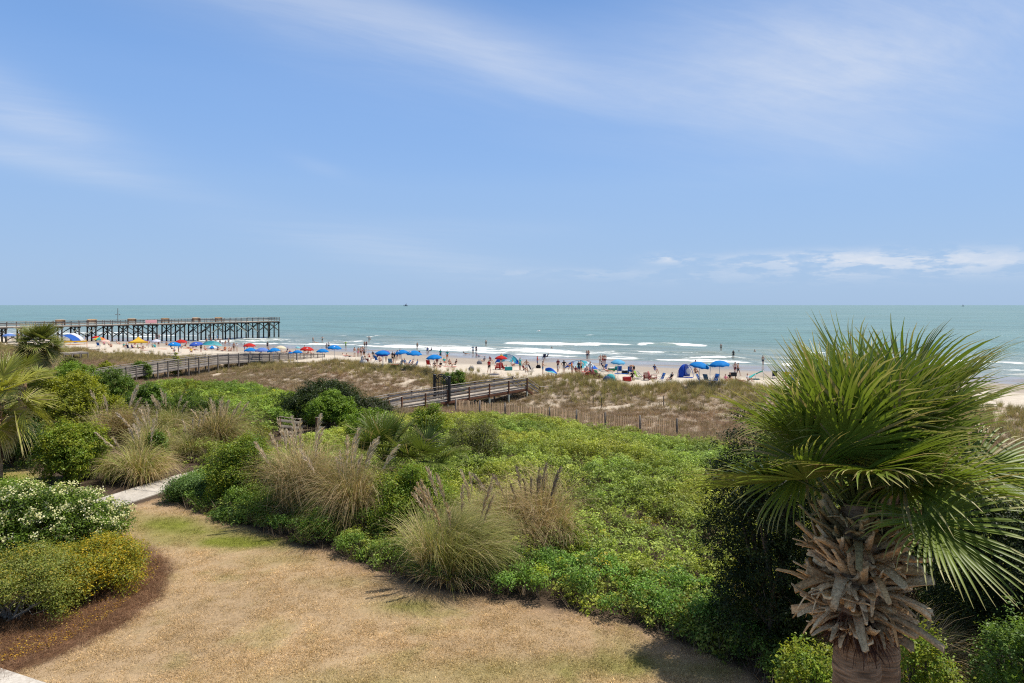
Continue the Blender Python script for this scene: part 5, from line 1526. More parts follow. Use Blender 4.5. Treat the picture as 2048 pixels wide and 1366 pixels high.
# ------------------------------------------------------------------ the pier
def build_pier():
    A = V3(-122, 141, 0); E = V3(-72.0, 211.0, 0)
    A = A + (A - E).normalized() * 12
    d = (E - A).normalized(); n = V3(-d.y, d.x, 0)      # n: away from the camera side
    L = (E - A).length; W = 5.0
    zd = 5.05
    root = thing('pier', 'long wooden fishing pier on dark piles running out into the surf', 'pier', (A.x, A.y, 0))
    o = A
    def pt(q, s, z): return o + d * q + n * s + V3(0, 0, z)
    gap = 3.75
    nb = int(L / gap)
    rng = random.Random(9)
    for i in range(nb + 1):
        q = L - i * gap
        last = i == 0
        hs = []
        for s in (0.15, W / 2, W - .15):
            b = pt(q, s + rng.uniform(-.1, .1), 0); g = min(hz(b.x, b.y), 0.4) - .6
            t_ = pt(q, s, zd - .5)
            V, F = tube(np.array([V3(b.x, b.y, g) - root.location, (V3(b.x, b.y, g) * .5 + t_ * .5) - root.location, t_ - root.location]), [.21, .19, .18], 8, True)
            link('pile', mk_mesh('pile', V, F, M_WDARK, None, True), root)
        beam('cross_beam', pt(q, -.4, zd - .42), pt(q, W + .4, zd - .42), .28, .3, M_WDARK, root)
        beam('brace', pt(q + .2, .1, 1.9), pt(q + .2, W - .1, zd - .6), .08, .22, M_WPALE, root)
        beam('brace', pt(q - .2, .1, zd - .6), pt(q - .2, W - .1, 1.9), .08, .22, M_WDARK, root)
        if i < nb:
            q2 = q - gap
            if i % 2 == 0 or rng.random() < .6:
                for s in (0.0, W):
                    up = rng.random() < .5
                    beam('brace', pt(q, s - .12, zd - .65 if up else 2.0), pt(q2, s - .12, 2.0 if up else zd - .65), .09, .2, M_WDARK if rng.random() < .72 else M_WPALE, root)
            for s in (0.1, W / 2, W - .1): beam('stringer', pt(q, s, zd - .18), pt(q2, s, zd - .18), .16, .2, M_WDARK, root)
            beam('deck_board', pt(q - .004, W / 2, zd), pt(q2 + .004, W / 2, zd), W + .5, .09, M_WDECK, root)
            for s in (-.2, W + .2):
                beam('fascia', pt(q, s - .0, zd - .12), pt(q2, s, zd - .12), .05, .26, M_WGREY, root)
                for h_ in (.42, .78): beam('rail_board', pt(q, s, zd + h_), pt(q2, s, zd + h_), .05, .13, M_WGREY, root)
                beam('cap_rail', pt(q, s, zd + 1.12), pt(q2, s, zd + 1.12), .32, .06, M_WGREY, root)
        for qq in (q, q - gap / 2):
            if qq < 0: continue
            for s in (-.2, W + .2): beam('rail_post', pt(qq, s + .05, zd - .1), pt(qq, s + .05, zd + 1.08), .11, .11, M_WPOST, root, d)
    # end rail
    for h_ in (.42, .78, 1.12): beam('rail_board', pt(L + .1, -.2, zd + h_), pt(L + .1, W + .2, zd + h_), .06, .12, M_WGREY, root)
    for s in (1.2, 2.5, 3.8): beam('rail_post', pt(L + .05, s, zd), pt(L + .05, s, zd + 1.1), .11, .11, M_WPOST, root, d)
    # cleaning benches on the rail
    for j, px in enumerate((136, 200, 280, 347, 409, 454)):
        # distance along the pier at this photo column
        r_ = (px - 1024) / FPX
        q = (o.y * r_ - o.x) / (d.x - d.y * r_)
        p = pt(q, W - .7, zd + .05)
        b = thing('pier_bench', 'wooden covered bench on the pier, %s from the shore end' % ('first', 'second', 'third', 'fourth', 'fifth', 'sixth')[j], 'bench', tuple(p), 'covered benches along the pier')
        for s in (-1, 1):
            beam('side_panel', p + d * s * .95 + n * -.35 + V3(0, 0, .6), p + d * s * .95 + n * .35 + V3(0, 0, .6), .08, 1.18, M_WBROWN, b)
        beam('seat', p + d * -.9 + V3(0, 0, .46), p + d * .9 + V3(0, 0, .46), .5, .06, M_WSLAT, b)
        beam('backrest', p + d * -.9 + n * .3 + V3(0, 0, .95), p + d * .9 + n * .3 + V3(0, 0, .95), .05, .8, M_WSLAT, b)
        beam('roof_board', p + d * -1.1 + V3(0, 0, 1.24), p + d * 1.1 + V3(0, 0, 1.24), .7, .07, M_WSLAT, b)
    # banner, lamp pole
    r_ = (301 - 1024) / FPX; q = (o.y * r_ - o.x) / (d.x - d.y * r_)
    b = thing('banner', 'faded pink banner tied to the pier rail', 'banner', tuple(pt(q, -.35, zd + .1)))
    beam('cloth', pt(q - 1.5, -.34, zd + .62), pt(q + 1.5, -.34, zd + .62), .03, .85, plain((.72, .36, .38), .7), b)
    for k_ in (-1.5, 1.5): beam('tie', pt(q + k_, -.34, zd + .2), pt(q + k_, -.34, zd + 1.1), .05, .05, plain((.6, .6, .6)), b, d)
    r_ = (254 - 1024) / FPX; q = (o.y * r_ - o.x) / (d.x - d.y * r_)
    p = pt(q, W - .1, zd)
    b = thing('light_pole', 'thin light pole with a crossarm standing on the pier', 'light pole', tuple(p))
    beam('pole', p, p + V3(0, 0, 4.1), .12, .12, plain((.2, .2, .19), .5), b)
    beam('crossarm', p + d * -.35 + V3(0, 0, 2.6), p + d * .35 + V3(0, 0, 2.6), .1, .1, plain((.16, .16, .16), .5), b)
    for s in (-.35, .35): beam('lamp_head', p + d * s + V3(0, 0, 2.55), p + d * (s * 1.6) + V3(0, 0, 2.4), .2, .16, plain((.13, .13, .13), .5), b)
    return pt, L, W, zd
PIER = build_pier()

# ------------------------------------------------------------------ ships on the horizon
def ship(label, px, py, dist, w_m, kind):
    x = dist * (px - 1024) / FPX
    root = thing('ship', label, 'ship', (x, dist, 0), None, R(8))
    m = plain((.09, .11, .15), .6); m2 = plain((.22, .25, .30), .6)
    bm = bmesh.new()
    L, B = w_m / 2, w_m * .14
    prof = [(-L, B * .5), (-L * .9, B), (L * .6, B), (L, 0.02)]
    vb, vt = [], []
    for x_, y_ in prof + [(a, -b) for a, b in reversed(prof)]:
        vb.append(bm.verts.new((x_ * .94, y_ * .7, -1))); vt.append(bm.verts.new((x_, y_, w_m * .12 + (w_m * .05 if x_ > L * .8 else 0))))
    n = len(vb)
    for i in range(n): bm.faces.new((vb[i], vb[(i + 1) % n], vt[(i + 1) % n], vt[i]))
    bm.faces.new(vt)
    me = bpy.data.meshes.new('hull'); bm.to_mesh(me); bm.free(); me.materials.append(m)
    link('hull', me, root)
    def bx(nm, x0, x1, y, z0, z1, mt):
        beam_local(nm, (x0, 0, (z0 + z1) / 2), (x1, 0, (z0 + z1) / 2), y * 2, z1 - z0, mt, root)
    h = w_m
    if kind == 'rig':
        bx('cabin', -L * .1, L * .42, B * .8, h * .12, h * .34, m2); bx('bridge', .05 * L, L * .36, B * .6, h * .345, h * .46, m2)
        for q, t in ((-.15, .62), (.42, .72), (.5, .55)): beam_local('mast', (L * q, 0, h * .12), (L * q, 0, h * t), .9, .9, m, root)
        beam_local('boom', (-L * .15, 0, h * .5), (-L * .85, 0, h * .3), .6, .6, m, root); beam_local('boom', (L * .42, 0, h * .62), (-L * .1, 0, h * .34), .6, .6, m, root)
    else:
        bx('cabin', -L * .2, L * .3, B * .7, h * .12, h * .36, m2)
        beam_local('mast', (0, 0, h * .3), (0, 0, h * .8), .5, .5, m, root); beam_local('boom', (0, 0, h * .4), (-L * .8, 0, h * .7), .35, .35, m, root)
def beam_local(name, p0, p1, wdt, hgt_, mat, parent):
    V, F = boxarr(p0, p1, wdt, hgt_)
    return link(name, mk_mesh(name, V, F, mat), parent)
ship('dark rigged vessel on the horizon just left of the middle', 811, 608, 6000, 40, 'rig')
ship('tiny trawler on the horizon far to the right', 1926, 611, 5200, 22, 'trawler')
# ================================================================== PEOPLE AND THINGS ON THE BEACH
BONES = {  # joint: standing position (facing -Y), radius
}
def person_mesh(name, pose):
    """one continuous skinned body; faces carry four slots: skin, top, shorts, hair"""
    J = {'pelvis': (0, 0, .95), 'waist': (0, 0, 1.08), 'chest': (0, -.01, 1.30), 'neck': (0, 0, 1.46), 'jaw': (0, -.02, 1.56), 'crown': (0, 0, 1.70), 'nose': (0, -.10, 1.62)}
    for s, n in ((1, 'l'), (-1, 'r')):
        J[n + 'hip'] = (.09 * s, 0, .90); J[n + 'knee'] = (.10 * s, -.02, .50); J[n + 'ankle'] = (.10 * s, .01, .09); J[n + 'toe'] = (.11 * s, -.15, .035)
        J[n + 'sho'] = (.17 * s, 0, 1.40); J[n + 'elb'] = (.23 * s, .02, 1.12); J[n + 'wri'] = (.24 * s, -.04, .88); J[n + 'hand'] = (.24 * s, -.06, .78); J[n + 'thumb'] = (.215 * s, -.10, .84)
    Rd = {'pelvis': .135, 'waist': .115, 'chest': .135, 'neck': .055, 'jaw': .075, 'crown': .085, 'nose': .02, 'hip': .095, 'knee': .058, 'ankle': .042, 'toe': .03, 'sho': .062, 'elb': .043, 'wri': .03, 'hand': .032, 'thumb': .014}
    J.update(pose)
    E = [('pelvis', 'waist'), ('waist', 'chest'), ('chest', 'neck'), ('neck', 'jaw'), ('jaw', 'crown'), ('jaw', 'nose')]
    for n in 'lr': E += [('pelvis', n + 'hip'), (n + 'hip', n + 'knee'), (n + 'knee', n + 'ankle'), (n + 'ankle', n + 'toe'), ('chest', n + 'sho'), (n + 'sho', n + 'elb'), (n + 'elb', n + 'wri'), (n + 'wri', n + 'hand'), (n + 'wri', n + 'thumb')]
    names = list(J)
    me = bpy.data.meshes.new(name + '_cage')
    me.from_pydata([J[k] for k in names], [(names.index(a), names.index(b)) for a, b in E], [])
    o = bpy.data.objects.new(name + '_cage', me); COL.objects.link(o)
    sk = o.modifiers.new('skin', 'SKIN'); sb = o.modifiers.new('sub', 'SUBSURF'); sb.levels = 1; sb.render_levels = 1
    sk.use_smooth_shade = True
    for i, k in enumerate(names):
        r = Rd[k] if k in Rd else Rd[k[1:]]
        v = me.skin_vertices[0].data[i]
        v.radius = (r, r * (.78 if k in ('chest', 'waist', 'pelvis') else 1)) ; v.use_root = k == 'pelvis'
    dg = bpy.context.evaluated_depsgraph_get()
    out = bpy.data.meshes.new_from_object(o.evaluated_get(dg))
    out.name = name
    bpy.data.objects.remove(o); bpy.data.meshes.remove(me)
    n = len(out.polygons)
    c = np.zeros(n * 3); out.polygons.foreach_get('center', c); c = c.reshape(-1, 3)
    zone = {('pelvis', 'waist'): 2, ('waist', 'chest'): 1, ('chest', 'neck'): 1}
    best = np.full(n, 1e9); slot = np.zeros(n, int)
    for a, b in E:
        A, B = np.array(J[a]), np.array(J[b])
        t = np.clip(((c - A) @ (B - A)) / ((B - A) @ (B - A)), 0, 1)
        d = np.linalg.norm(c - A - t[:, None] * (B - A), axis=1)
        part = b[1:] if b[0] in 'lr' else b
        z = np.zeros(n, int)
        if (a, b) in (('waist', 'chest'),): z[:] = 1
        elif (a, b) == ('chest', 'neck'): z = np.where(t < .8, 1, 0)
        elif (a, b) == ('pelvis', 'waist'): z = np.where(t < .5, 2, 1)
        elif part == 'hip': z[:] = 2
        elif part == 'knee': z = np.where(t < .62, 2, 0)
        elif part == 'sho': z[:] = 1
        elif part == 'elb': z = np.where(t < .6, 1, 0)
        elif (a, b) == ('jaw', 'crown'):
            f = np.array(J['nose']) - np.array(J['jaw']); f[2] = 0
            f = f / (np.linalg.norm(f) + 1e-9)
            z = np.where(((c - A) @ f < .015) | (t > .75), 3, 0)
        d = d - (.02 if part in ('hip',) else 0)
        w = d < best
        best = np.where(w, d, best); slot = np.where(w, z, slot)
    out.materials.clear()
    for i in range(4): out.materials.append(plain((.5, .5, .5)))
    out.polygons.foreach_set('material_index', slot.astype(np.int32))
    out.polygons.foreach_set('use_smooth', np.ones(n, bool))
    return out
def shift(d, dz=0, keys=None): return {k: (x, y, z + dz) for k, (x, y, z) in d.items()}
def sit_pose(h, lean, legs):   # seat height, backwards lean, leg ends
    up = np.array([0, lean, 1.0]); up /= np.linalg.norm(up)
    P0 = np.array([0, 0, h + .1])
    q = {'pelvis': P0, 'waist': P0 + up * .14, 'chest': P0 + up * .36, 'neck': P0 + up * .52}
    q['jaw'] = q['neck'] + np.array([0, -.03, .10]); q['crown'] = q['jaw'] + np.array([0, .01, .14]); q['nose'] = q['jaw'] + np.array([0, -.08, .05])
    for s, n in ((1, 'l'), (-1, 'r')):
        q[n + 'hip'] = P0 + np.array([.09 * s, -.04, -.02])
        for nm, v in zip(('knee', 'ankle', 'toe'), legs): q[n + nm] = np.array([v[0] * s, v[1], v[2]])
        q[n + 'sho'] = P0 + up * .46 + np.array([.17 * s, 0, 0])
        q[n + 'elb'] = P0 + up * .20 + np.array([.25 * s, -.03, 0]); q[n + 'wri'] = P0 + np.array([.22 * s, -.25, .06]); q[n + 'hand'] = P0 + np.array([.20 * s, -.34, .05]); q[n + 'thumb'] = P0 + np.array([.17 * s, -.29, .09])
    return {k: tuple(v) for k, v in q.items()}
POSES = {
    'stand': {},
    'walk': {'lknee': (.09, -.20, .53), 'lankle': (.09, -.24, .12), 'ltoe': (.1, -.40, .10), 'rknee': (-.09, .06, .50), 'rankle': (-.09, .30, .14), 'rtoe': (-.1, .18, .03), 'lelb': (.23, .14, 1.14), 'lwri': (.24, .14, .90), 'lhand': (.24, .12, .80), 'lthumb': (.21, .10, .86), 'relb': (-.23, -.10, 1.14), 'rwri': (-.22, -.24, .98), 'rhand': (-.21, -.30, .90), 'rthumb': (-.19, -.29, .97)},
    'phone': {'lelb': (.21, -.08, 1.12), 'lwri': (.10, -.28, 1.18), 'lhand': (.06, -.34, 1.22), 'lthumb': (.05, -.30, 1.26), 'relb': (-.21, -.08, 1.12), 'rwri': (-.10, -.28, 1.18), 'rhand': (-.06, -.34, 1.22), 'rthumb': (-.05, -.30, 1.26), 'crown': (0, -.06, 1.69), 'nose': (0, -.13, 1.59)},
    'hips': {'lelb': (.36, .08, 1.16), 'lwri': (.20, 0, .99), 'lhand': (.15, -.05, .97), 'lthumb': (.16, .05, 1.0), 'relb': (-.36, .08, 1.16), 'rwri': (-.20, 0, .99), 'rhand': (-.15, -.05, .97), 'rthumb': (-.16, .05, 1.0)},
    'raise': {'lelb': (.30, -.10, 1.52), 'lwri': (.26, -.12, 1.78), 'lhand': (.24, -.13, 1.88), 'lthumb': (.21, -.15, 1.82), 'relb': (-.30, -.16, 1.20), 'rwri': (-.28, -.38, 1.22), 'rhand': (-.27, -.48, 1.22), 'rthumb': (-.24, -.42, 1.27)},
    'bend': {'waist': (0, -.08, 1.05), 'chest': (0, -.32, 1.12), 'neck': (0, -.47, 1.11), 'jaw': (0, -.57, 1.07), 'crown': (0, -.70, 1.11), 'nose': (0, -.62, 1.00), 'lsho': (.17, -.40, 1.10), 'rsho': (-.17, -.40, 1.10),
             'lelb': (.19, -.47, .84), 'lwri': (.16, -.52, .62), 'lhand': (.15, -.54, .52), 'lthumb': (.13, -.57, .58), 'relb': (-.19, -.47, .84), 'rwri': (-.16, -.52, .62), 'rhand': (-.15, -.54, .52), 'rthumb': (-.13, -.57, .58)},
    'chair': sit_pose(.36, .38, [(.12, -.42, .48), (.12, -.62, .08), (.12, -.76, .04)]),
    'ground': sit_pose(.06, .18, [(.16, -.40, .42), (.14, -.56, .06), (.15, -.70, .03)]),
    'lie': sit_pose(.05, 1.6, [(.10, -.46, .20), (.11, -.86, .07), (.12, -.93, .14)]),
    'wade': {'lelb': (.42, .0, 1.25), 'lwri': (.62, -.04, 1.13), 'lhand': (.71, -.06, 1.1), 'lthumb': (.66, -.10, 1.12), 'relb': (-.42, .0, 1.25), 'rwri': (-.62, -.04, 1.13), 'rhand': (-.71, -.06, 1.1), 'rthumb': (-.66, -.10, 1.12)},
}
PM = {k: person_mesh('person_' + k, v) for k, v in POSES.items()}
CLR = dict(red=(.42, .02, .02), maroon=(.14, .02, .03), navy=(.02, .03, .09), black=(.015, .015, .018), white=(.75, .74, .72), grey=(.28, .28, .29), teal=(.02, .28, .27), blue=(.02, .12, .42), green=(.04, .22, .08), orange=(.72, .17, .02), yellow=(.75, .55, .04), pink=(.65, .22, .28),
           lime=(.45, .70, .03), khaki=(.33, .27, .18), denim=(.07, .12, .22), purple=(.12, .05, .22), sky=(.2, .45, .7), cream=(.7, .62, .45), aqua=(.10, .50, .52), brown=(.14, .07, .04), coral=(.62, .16, .12), steel=(.10, .2, .3))
SKIN = [(.52, .30, .20), (.44, .24, .15), (.60, .38, .28), (.30, .15, .09)]
HAIR = [(.03, .02, .015), (.08, .045, .025), (.22, .14, .07), (.015, .013, .012)]
_pc = [0]
def person(px, py, pose, top, bottom, label, rz=0, scale=1.0, skin=None, hair=None, at=None, dz=0.0, hat=None, group='people on the beach', dh=0.0):
    """a person whose feet (or seat) stand at the photo pixel"""
    i = _pc[0]; _pc[0] += 1
    p = Vector(at) if at is not None else G(px, py)
    root = thing('person', label, 'person', (p.x, p.y, p.z + dz), group, R(rz))
    sk = plain(SKIN[skin if skin is not None else (i * 7) % 3], .55, .35)
    hr = plain(HAIR[hair if hair is not None else (i * 5) % 4], .7)
    bot = plain(CLR[bottom], .8) if bottom else sk
    tp = plain(CLR[top], .8) if top else sk
    o = link('body', PM[pose], root, None, None, (scale,) * 3)
    for j, m in enumerate((sk, tp, bot, hr)):
        o.material_slots[j].link = 'OBJECT'; o.material_slots[j].material = m
    if hat:
        V, F = tube([(0, 0, 0), (0, 0, .012), (0, 0, .014), (0, 0, .11)], [.17, .17, .10, .085], 10, True)
        h_ = link('hat', mk_mesh('hat', V, F, plain(CLR[hat], .8)), root)
        J = POSES[pose].get('crown', (0, 0, 1.70))
        h_.location = (J[0] * scale, J[1] * scale, (J[2] - .01) * scale)
    return root

def umbrella_mesh(r, h, n, cols, sag=.10, valance=.14):
    """scalloped canopy with its own thickness; one material index per panel colour"""
    rows = 7
    V, F, mi = [], [], []
    for k_ in range(rows):
        t = (k_ + 1) / rows
        for j in range(n * 4):
            a = j / (n * 4) * 2 * np.pi
            rib = abs(math.sin(a * n / 2))
            rr = r * t * (1 - sag * .9 * rib * t * t)
            V.append((rr * math.cos(a), rr * math.sin(a), h * (1 - t ** 2.0) - sag * .25 * r * rib * t * (1 - t)))
    m = n * 4
    for j in range(m):
        a = j / m * 2 * np.pi; rib = abs(math.sin(a * n / 2))
        rr = r * 1.005 * (1 - sag * .9 * rib)
        V.append((rr * math.cos(a), rr * math.sin(a), -valance * (1 - .35 * rib)))
    rows += 1
    V.append((0, 0, h)); ap = len(V) - 1
    for j in range(m):
        F.append((ap, j, (j + 1) % m)); mi.append((j // 4) % len(cols))
    me = bpy.data.meshes.new('canopy')
    for k_ in range(rows - 1):
        for j in range(m):
            F.append((k_ * m + j, (k_ + 1) * m + j, (k_ + 1) * m + (j + 1) % m, k_ * m + (j + 1) % m)); mi.append((j // 4) % len(cols))
    me.from_pydata(V, [], F)
    for c in cols: me.materials.append(fabric(c))
    me.polygons.foreach_set('material_index', np.array(mi, np.int32))
    me.polygons.foreach_set('use_smooth', np.ones(len(F), bool))
    return me
UC = dict(azure=(.008, .22, .62), royal=(.05, .12, .50), red=(.50, .025, .022), peri=(.14, .25, .62), cream=(.72, .66, .48), lav=(.62, .62, .72), sky=(.13, .42, .66), aqua=(.28, .62, .66), violet=(.10, .09, .42), cornf=(.13, .24, .58), pinkc=(.72, .5, .42))
_um = {}
def umbrella(px, py, wpx, col, label, tilt=(0, 0), patch=False, h=1.95, rot=0):
    # canopy rim stands h above the sand
    p = G(px, py, h)
    g = hz(p.x, p.y); d = p.y
    r = wpx * d / FPX / 2
    root = thing('beach_umbrella', label, 'umbrella', (p.x, p.y, g), 'beach umbrellas', R(rot))
    cols = UC[col] if isinstance(col, str) else col
    key = (str(cols), round(r, 1))
    if key not in _um: _um[key] = umbrella_mesh(r, r * .40, 8, [cols] if isinstance(col, str) else cols)
    me = _um[key]
    c = link('canopy', me, root, (0, 0, h), (R(tilt[0]), R(tilt[1]), 0))
    V, F = tube([(0, 0, -.2), (0, 0, 1.2), (-math.sin(R(-tilt[1])) * .3, math.sin(R(-tilt[0])) * .3, h + r * .36)], .022, 6, True)
    link('pole', mk_mesh('pole', V, F, plain((.7, .7, .68), .4)), root)
    if patch:
        # white emblem on the panel towards the land
        a0 = -np.pi / 2 + (.35 if patch is True else patch)
        W = []
        for k_ in range(12):
            b = k_ / 12 * 2 * np.pi; s = (1 + .45 * math.sin(3 * b + 1)) * .12
            t = .62 + math.sin(b) * s * .9; a = a0 + math.cos(b) * s * 1.3
            rr = r * t
            W.append((rr * math.cos(a), rr * math.sin(a), r * .40 * (1 - t * t) + .02))
        mm = bpy.data.meshes.new('emblem'); mm.from_pydata(W, [], [list(range(12))]); mm.materials.append(fabric((.75, .75, .74)))
        e = link('emblem', mm, c)
    return root

_ch = {}
def chair_parts():
    if _ch: return _ch
    fr = []
    for s in (-.27, .27):
        for pts in ([(s, .28, .02), (s, -.22, .30), (s, .38, .95)], [(s, -.36, .02), (s, .22, .32), (s, .34, .02)], [(s, -.30, .30), (s, -.30, .55), (s, .22, .58)]):
            V, F = tube(np.array(pts), .017, 5, False); fr.append((V, F, (1, 1, 1)))
    for a, b in (((-.27, .28, .02), (.27, .28, .02)), ((-.27, .38, .95), (.27, .38, .95)), ((-.27, -.36, .02), (.27, -.36, .02))):
        V, F = tube(np.array([a, b]), .017, 5, False); fr.append((V, F, (1, 1, 1)))
    V, F, c = merge(fr); _ch['frame'] = (V, F)
    def sheet(p):
        p = np.array(p); V = []
        for q in p:
            for s in (-.26, .26): V.append((s, q[1], q[0]))
        for q in p:
            for s in (-.26, .26): V.append((s, q[1] + .012, q[0] - .016))
        n = len(p); F = []
        for i in range(n - 1):
            F += [(2 * i, 2 * i + 1, 2 * i + 3, 2 * i + 2), (2 * n + 2 * i + 2, 2 * n + 2 * i + 3, 2 * n + 2 * i + 1, 2 * n + 2 * i)]
            for s in (0, 1): F.append((2 * i + s, 2 * i + 2 + s, 2 * n + 2 * i + 2 + s, 2 * n + 2 * i + s))
        F += [(0, 1, 2 * n + 1, 2 * n), (2 * n - 2, 2 * n - 1, 4 * n - 1, 4 * n - 2)]
        return np.array(V), np.array(F)
    _ch['seat'] = sheet([(.33, -.36), (.29, -.15), (.30, .05)]); _ch['backrest'] = sheet([(.33, .07), (.6, .2), (.94, .37)])
    return _ch
def chair(px, py, col, label, rz=0, scale=1.0, wood=False, at=None):
    p = Vector(at) if at is not None else G(px, py)
    root = thing('beach_chair', label, 'beach chair', tuple(p), 'beach chairs on the sand', R(rz))
    if wood:
        m = plain(CLR[col] if isinstance(col, str) else col, .6)
        if ('ad', m.name) not in _ch:
            q = []
            for s in (-.3, .3):
                q += [boxarr((s, -.36, .19), (s, .46, .12), .05, .12), boxarr((s, -.34, 0), (s, -.34, .52), .06, .06), boxarr((s * 1.12, -.42, .54), (s * 1.12, .32, .53), .14, .03), boxarr((s, .3, 0), (s, .3, .52), .05, .06)]
            V, F, c = merge([(a, b, (1, 1, 1)) for a, b in q])
            _ch[('ad', m.name)] = (mk_mesh('frame', V, F, m), mk_mesh('seat_slat', *boxarr((-.29, 0, 0), (.29, 0, 0), .1, .025), m), mk_mesh('back_slat', *boxarr((0, 0, 0), (0, .3, .72), .095, .025, (0, 1, 0)), m))
        fr, ss, bs = _ch[('ad', m.name)]
        link('frame', fr, root, None, None, (scale,) * 3)
        for k_ in range(5): link('seat_slat', ss, root, (0, (-.32 + .14 * k_) * scale, (.27 - .018 * k_) * scale), None, (scale,) * 3)
        for k_ in range(5): link('back_slat', bs, root, ((k_ - 2) * .115 * scale, .28 * scale, (.22 - abs(k_ - 2) * .02) * scale), None, (scale,) * 3)
        return root
    P_ = chair_parts(); c = CLR[col] if isinstance(col, str) else col
    for nm in ('seat', 'backrest'):
        k_ = (nm, tuple(c))
        if k_ not in _ch: _ch[k_] = mk_mesh(nm, *P_[nm], fabric(c))
        link(nm, _ch[k_], root, None, None, (scale,) * 3)
    if 'fm' not in _ch: _ch['fm'] = mk_mesh('frame', *P_['frame'], plain((.45, .45, .45), .35, .5))
    link('frame', _ch['fm'], root, None, None, (scale,) * 3)
    return root
def seated(px, py, col, top, bottom, clabel, plabel, rz=0, **kw):
    c = chair(px, py, col, clabel, rz)
    person(px, py, 'chair', top, bottom, plabel, rz, at=c.location, dz=-.04, **kw)

def cooler(px, py, col, label, w_=.6, lidcol='white', rz=20):
    p = G(px, py); root = thing('cooler', label, 'cooler', tuple(p), 'coolers and bags on the sand', R(rz))
    bm = bmesh.new(); bmesh.ops.create_cube(bm, size=1, matrix=Matrix.Translation((0, 0, .19)) @ Matrix.Diagonal((w_, w_ * .62, .38, 1))); bmesh.ops.bevel(bm, geom=list(bm.edges), offset=.03, segments=2, affect='EDGES')
    me = bpy.data.meshes.new('box'); bm.to_mesh(me); bm.free(); me.materials.append(plain(CLR[col], .5)); link('box', me, root)
    bm = bmesh.new(); bmesh.ops.create_cube(bm, size=1, matrix=Matrix.Translation((0, 0, .42)) @ Matrix.Diagonal((w_ * 1.04, w_ * .66, .075, 1))); bmesh.ops.bevel(bm, geom=list(bm.edges), offset=.02, segments=2, affect='EDGES')
    me = bpy.data.meshes.new('lid'); bm.to_mesh(me); bm.free(); me.materials.append(plain(CLR[lidcol], .5)); link('lid', me, root)
    V, F = tube([(-w_ * .48, 0, .38), (-w_ * .5, 0, .52), (0, 0, .56), (w_ * .5, 0, .52), (w_ * .48, 0, .38)], .015, 6); link('handle', mk_mesh('handle', V, F, plain((.5, .5, .5), .4)), root)
def bag(px, py, col, label, w_=.55, rz=0):
    p = G(px, py); root = thing('beach_bag', label, 'bag', tuple(p), 'coolers and bags on the sand', R(rz))
    bm = bmesh.new(); bmesh.ops.create_uvsphere(bm, u_segments=14, v_segments=8, radius=.5)
    for v in bm.verts:
        s = 1 + .18 * math.sin(v.co.x * 9 + v.co.z * 5) * .5
        v.co = Vector((v.co.x * w_ * s, v.co.y * w_ * .6, max(v.co.z, -.32) * w_ * .85 + .27 * w_))
    me = bpy.data.meshes.new('sack'); bm.to_mesh(me); bm.free(); me.materials.append(fabric(CLR[col])); link('sack', me, root)
    V, F = tube([(-w_ * .3, 0, .5 * w_), (-w_ * .2, 0, .85 * w_), (w_ * .2, 0, .85 * w_), (w_ * .3, 0, .5 * w_)], .016, 6); link('strap', mk_mesh('strap', V, F, plain(CLR['black'])), root)
def towel(px, py, col, label, rz=0, w_=.8, l_=1.7, stripe=None):
    p = G(px, py); root = thing('beach_towel', label, 'towel', tuple(p), 'towels spread on the sand', R(rz))
    nx_, ny_ = 9, 17; V = []
    for j in range(ny_):
        for i in range(nx_):
            x, y = (i / (nx_ - 1) - .5) * w_, (j / (ny_ - 1) - .5) * l_
            wx, wy = p.x + x * math.cos(R(rz)) - y * math.sin(R(rz)), p.y + x * math.sin(R(rz)) + y * math.cos(R(rz))
            V.append((x, y, hz(wx, wy) - p.z + .035 + .02 * math.sin(x * 9 + y * 4)))
    F = [(j * nx_ + i, j * nx_ + i + 1, (j + 1) * nx_ + i + 1, (j + 1) * nx_ + i) for j in range(ny_ - 1) for i in range(nx_ - 1)]
    me = bpy.data.meshes.new('cloth'); me.from_pydata(V, [], F); me.materials.append(fabric(CLR[col])); me.materials.append(fabric(CLR[stripe or col]))
    me.polygons.foreach_set('material_index', np.array([(f // (nx_ - 1)) % 4 == 0 for f in range(len(F))], np.int32))
    link('cloth', me, root)

def cloth_strip(name, edgeA, edgeB, cols, parent, along=False):
    """fabric between two rails of points with its own slack and thickness"""
    A = np.array(edgeA, float); B = np.array(edgeB, float); K = len(A); M = 10
    V = []
    for i in range(K):
        for j in range(M + 1):
            t = j / M
            p = A[i] * (1 - t) + B[i] * t
            sag = .10 * math.sin(math.pi * t) * (1 + .5 * math.sin(i * .9))
            V.append(p - np.array([0, 0, sag]))
    V = np.array(V); n0 = len(V)
    F = [(i * (M + 1) + j, (i + 1) * (M + 1) + j, (i + 1) * (M + 1) + j + 1, i * (M + 1) + j + 1) for i in range(K - 1) for j in range(M)]
    me = bpy.data.meshes.new(name); me.from_pydata(V.tolist(), [], F)
    for c in cols: me.materials.append(fabric(c))
    nc = len(cols)
    me.polygons.foreach_set('material_index', np.array([min(nc - 1, int(f // M + (f % M) * .35) * nc // (K - 1)) if along else min(nc - 1, (f % M) * nc // M) for f in range(len(F))], np.int32))
    me.polygons.foreach_set('use_smooth', np.ones(len(F), bool))
    o = link(name, me, parent)
    md = o.modifiers.new('thick', 'SOLIDIFY'); md.thickness = .012
    return o
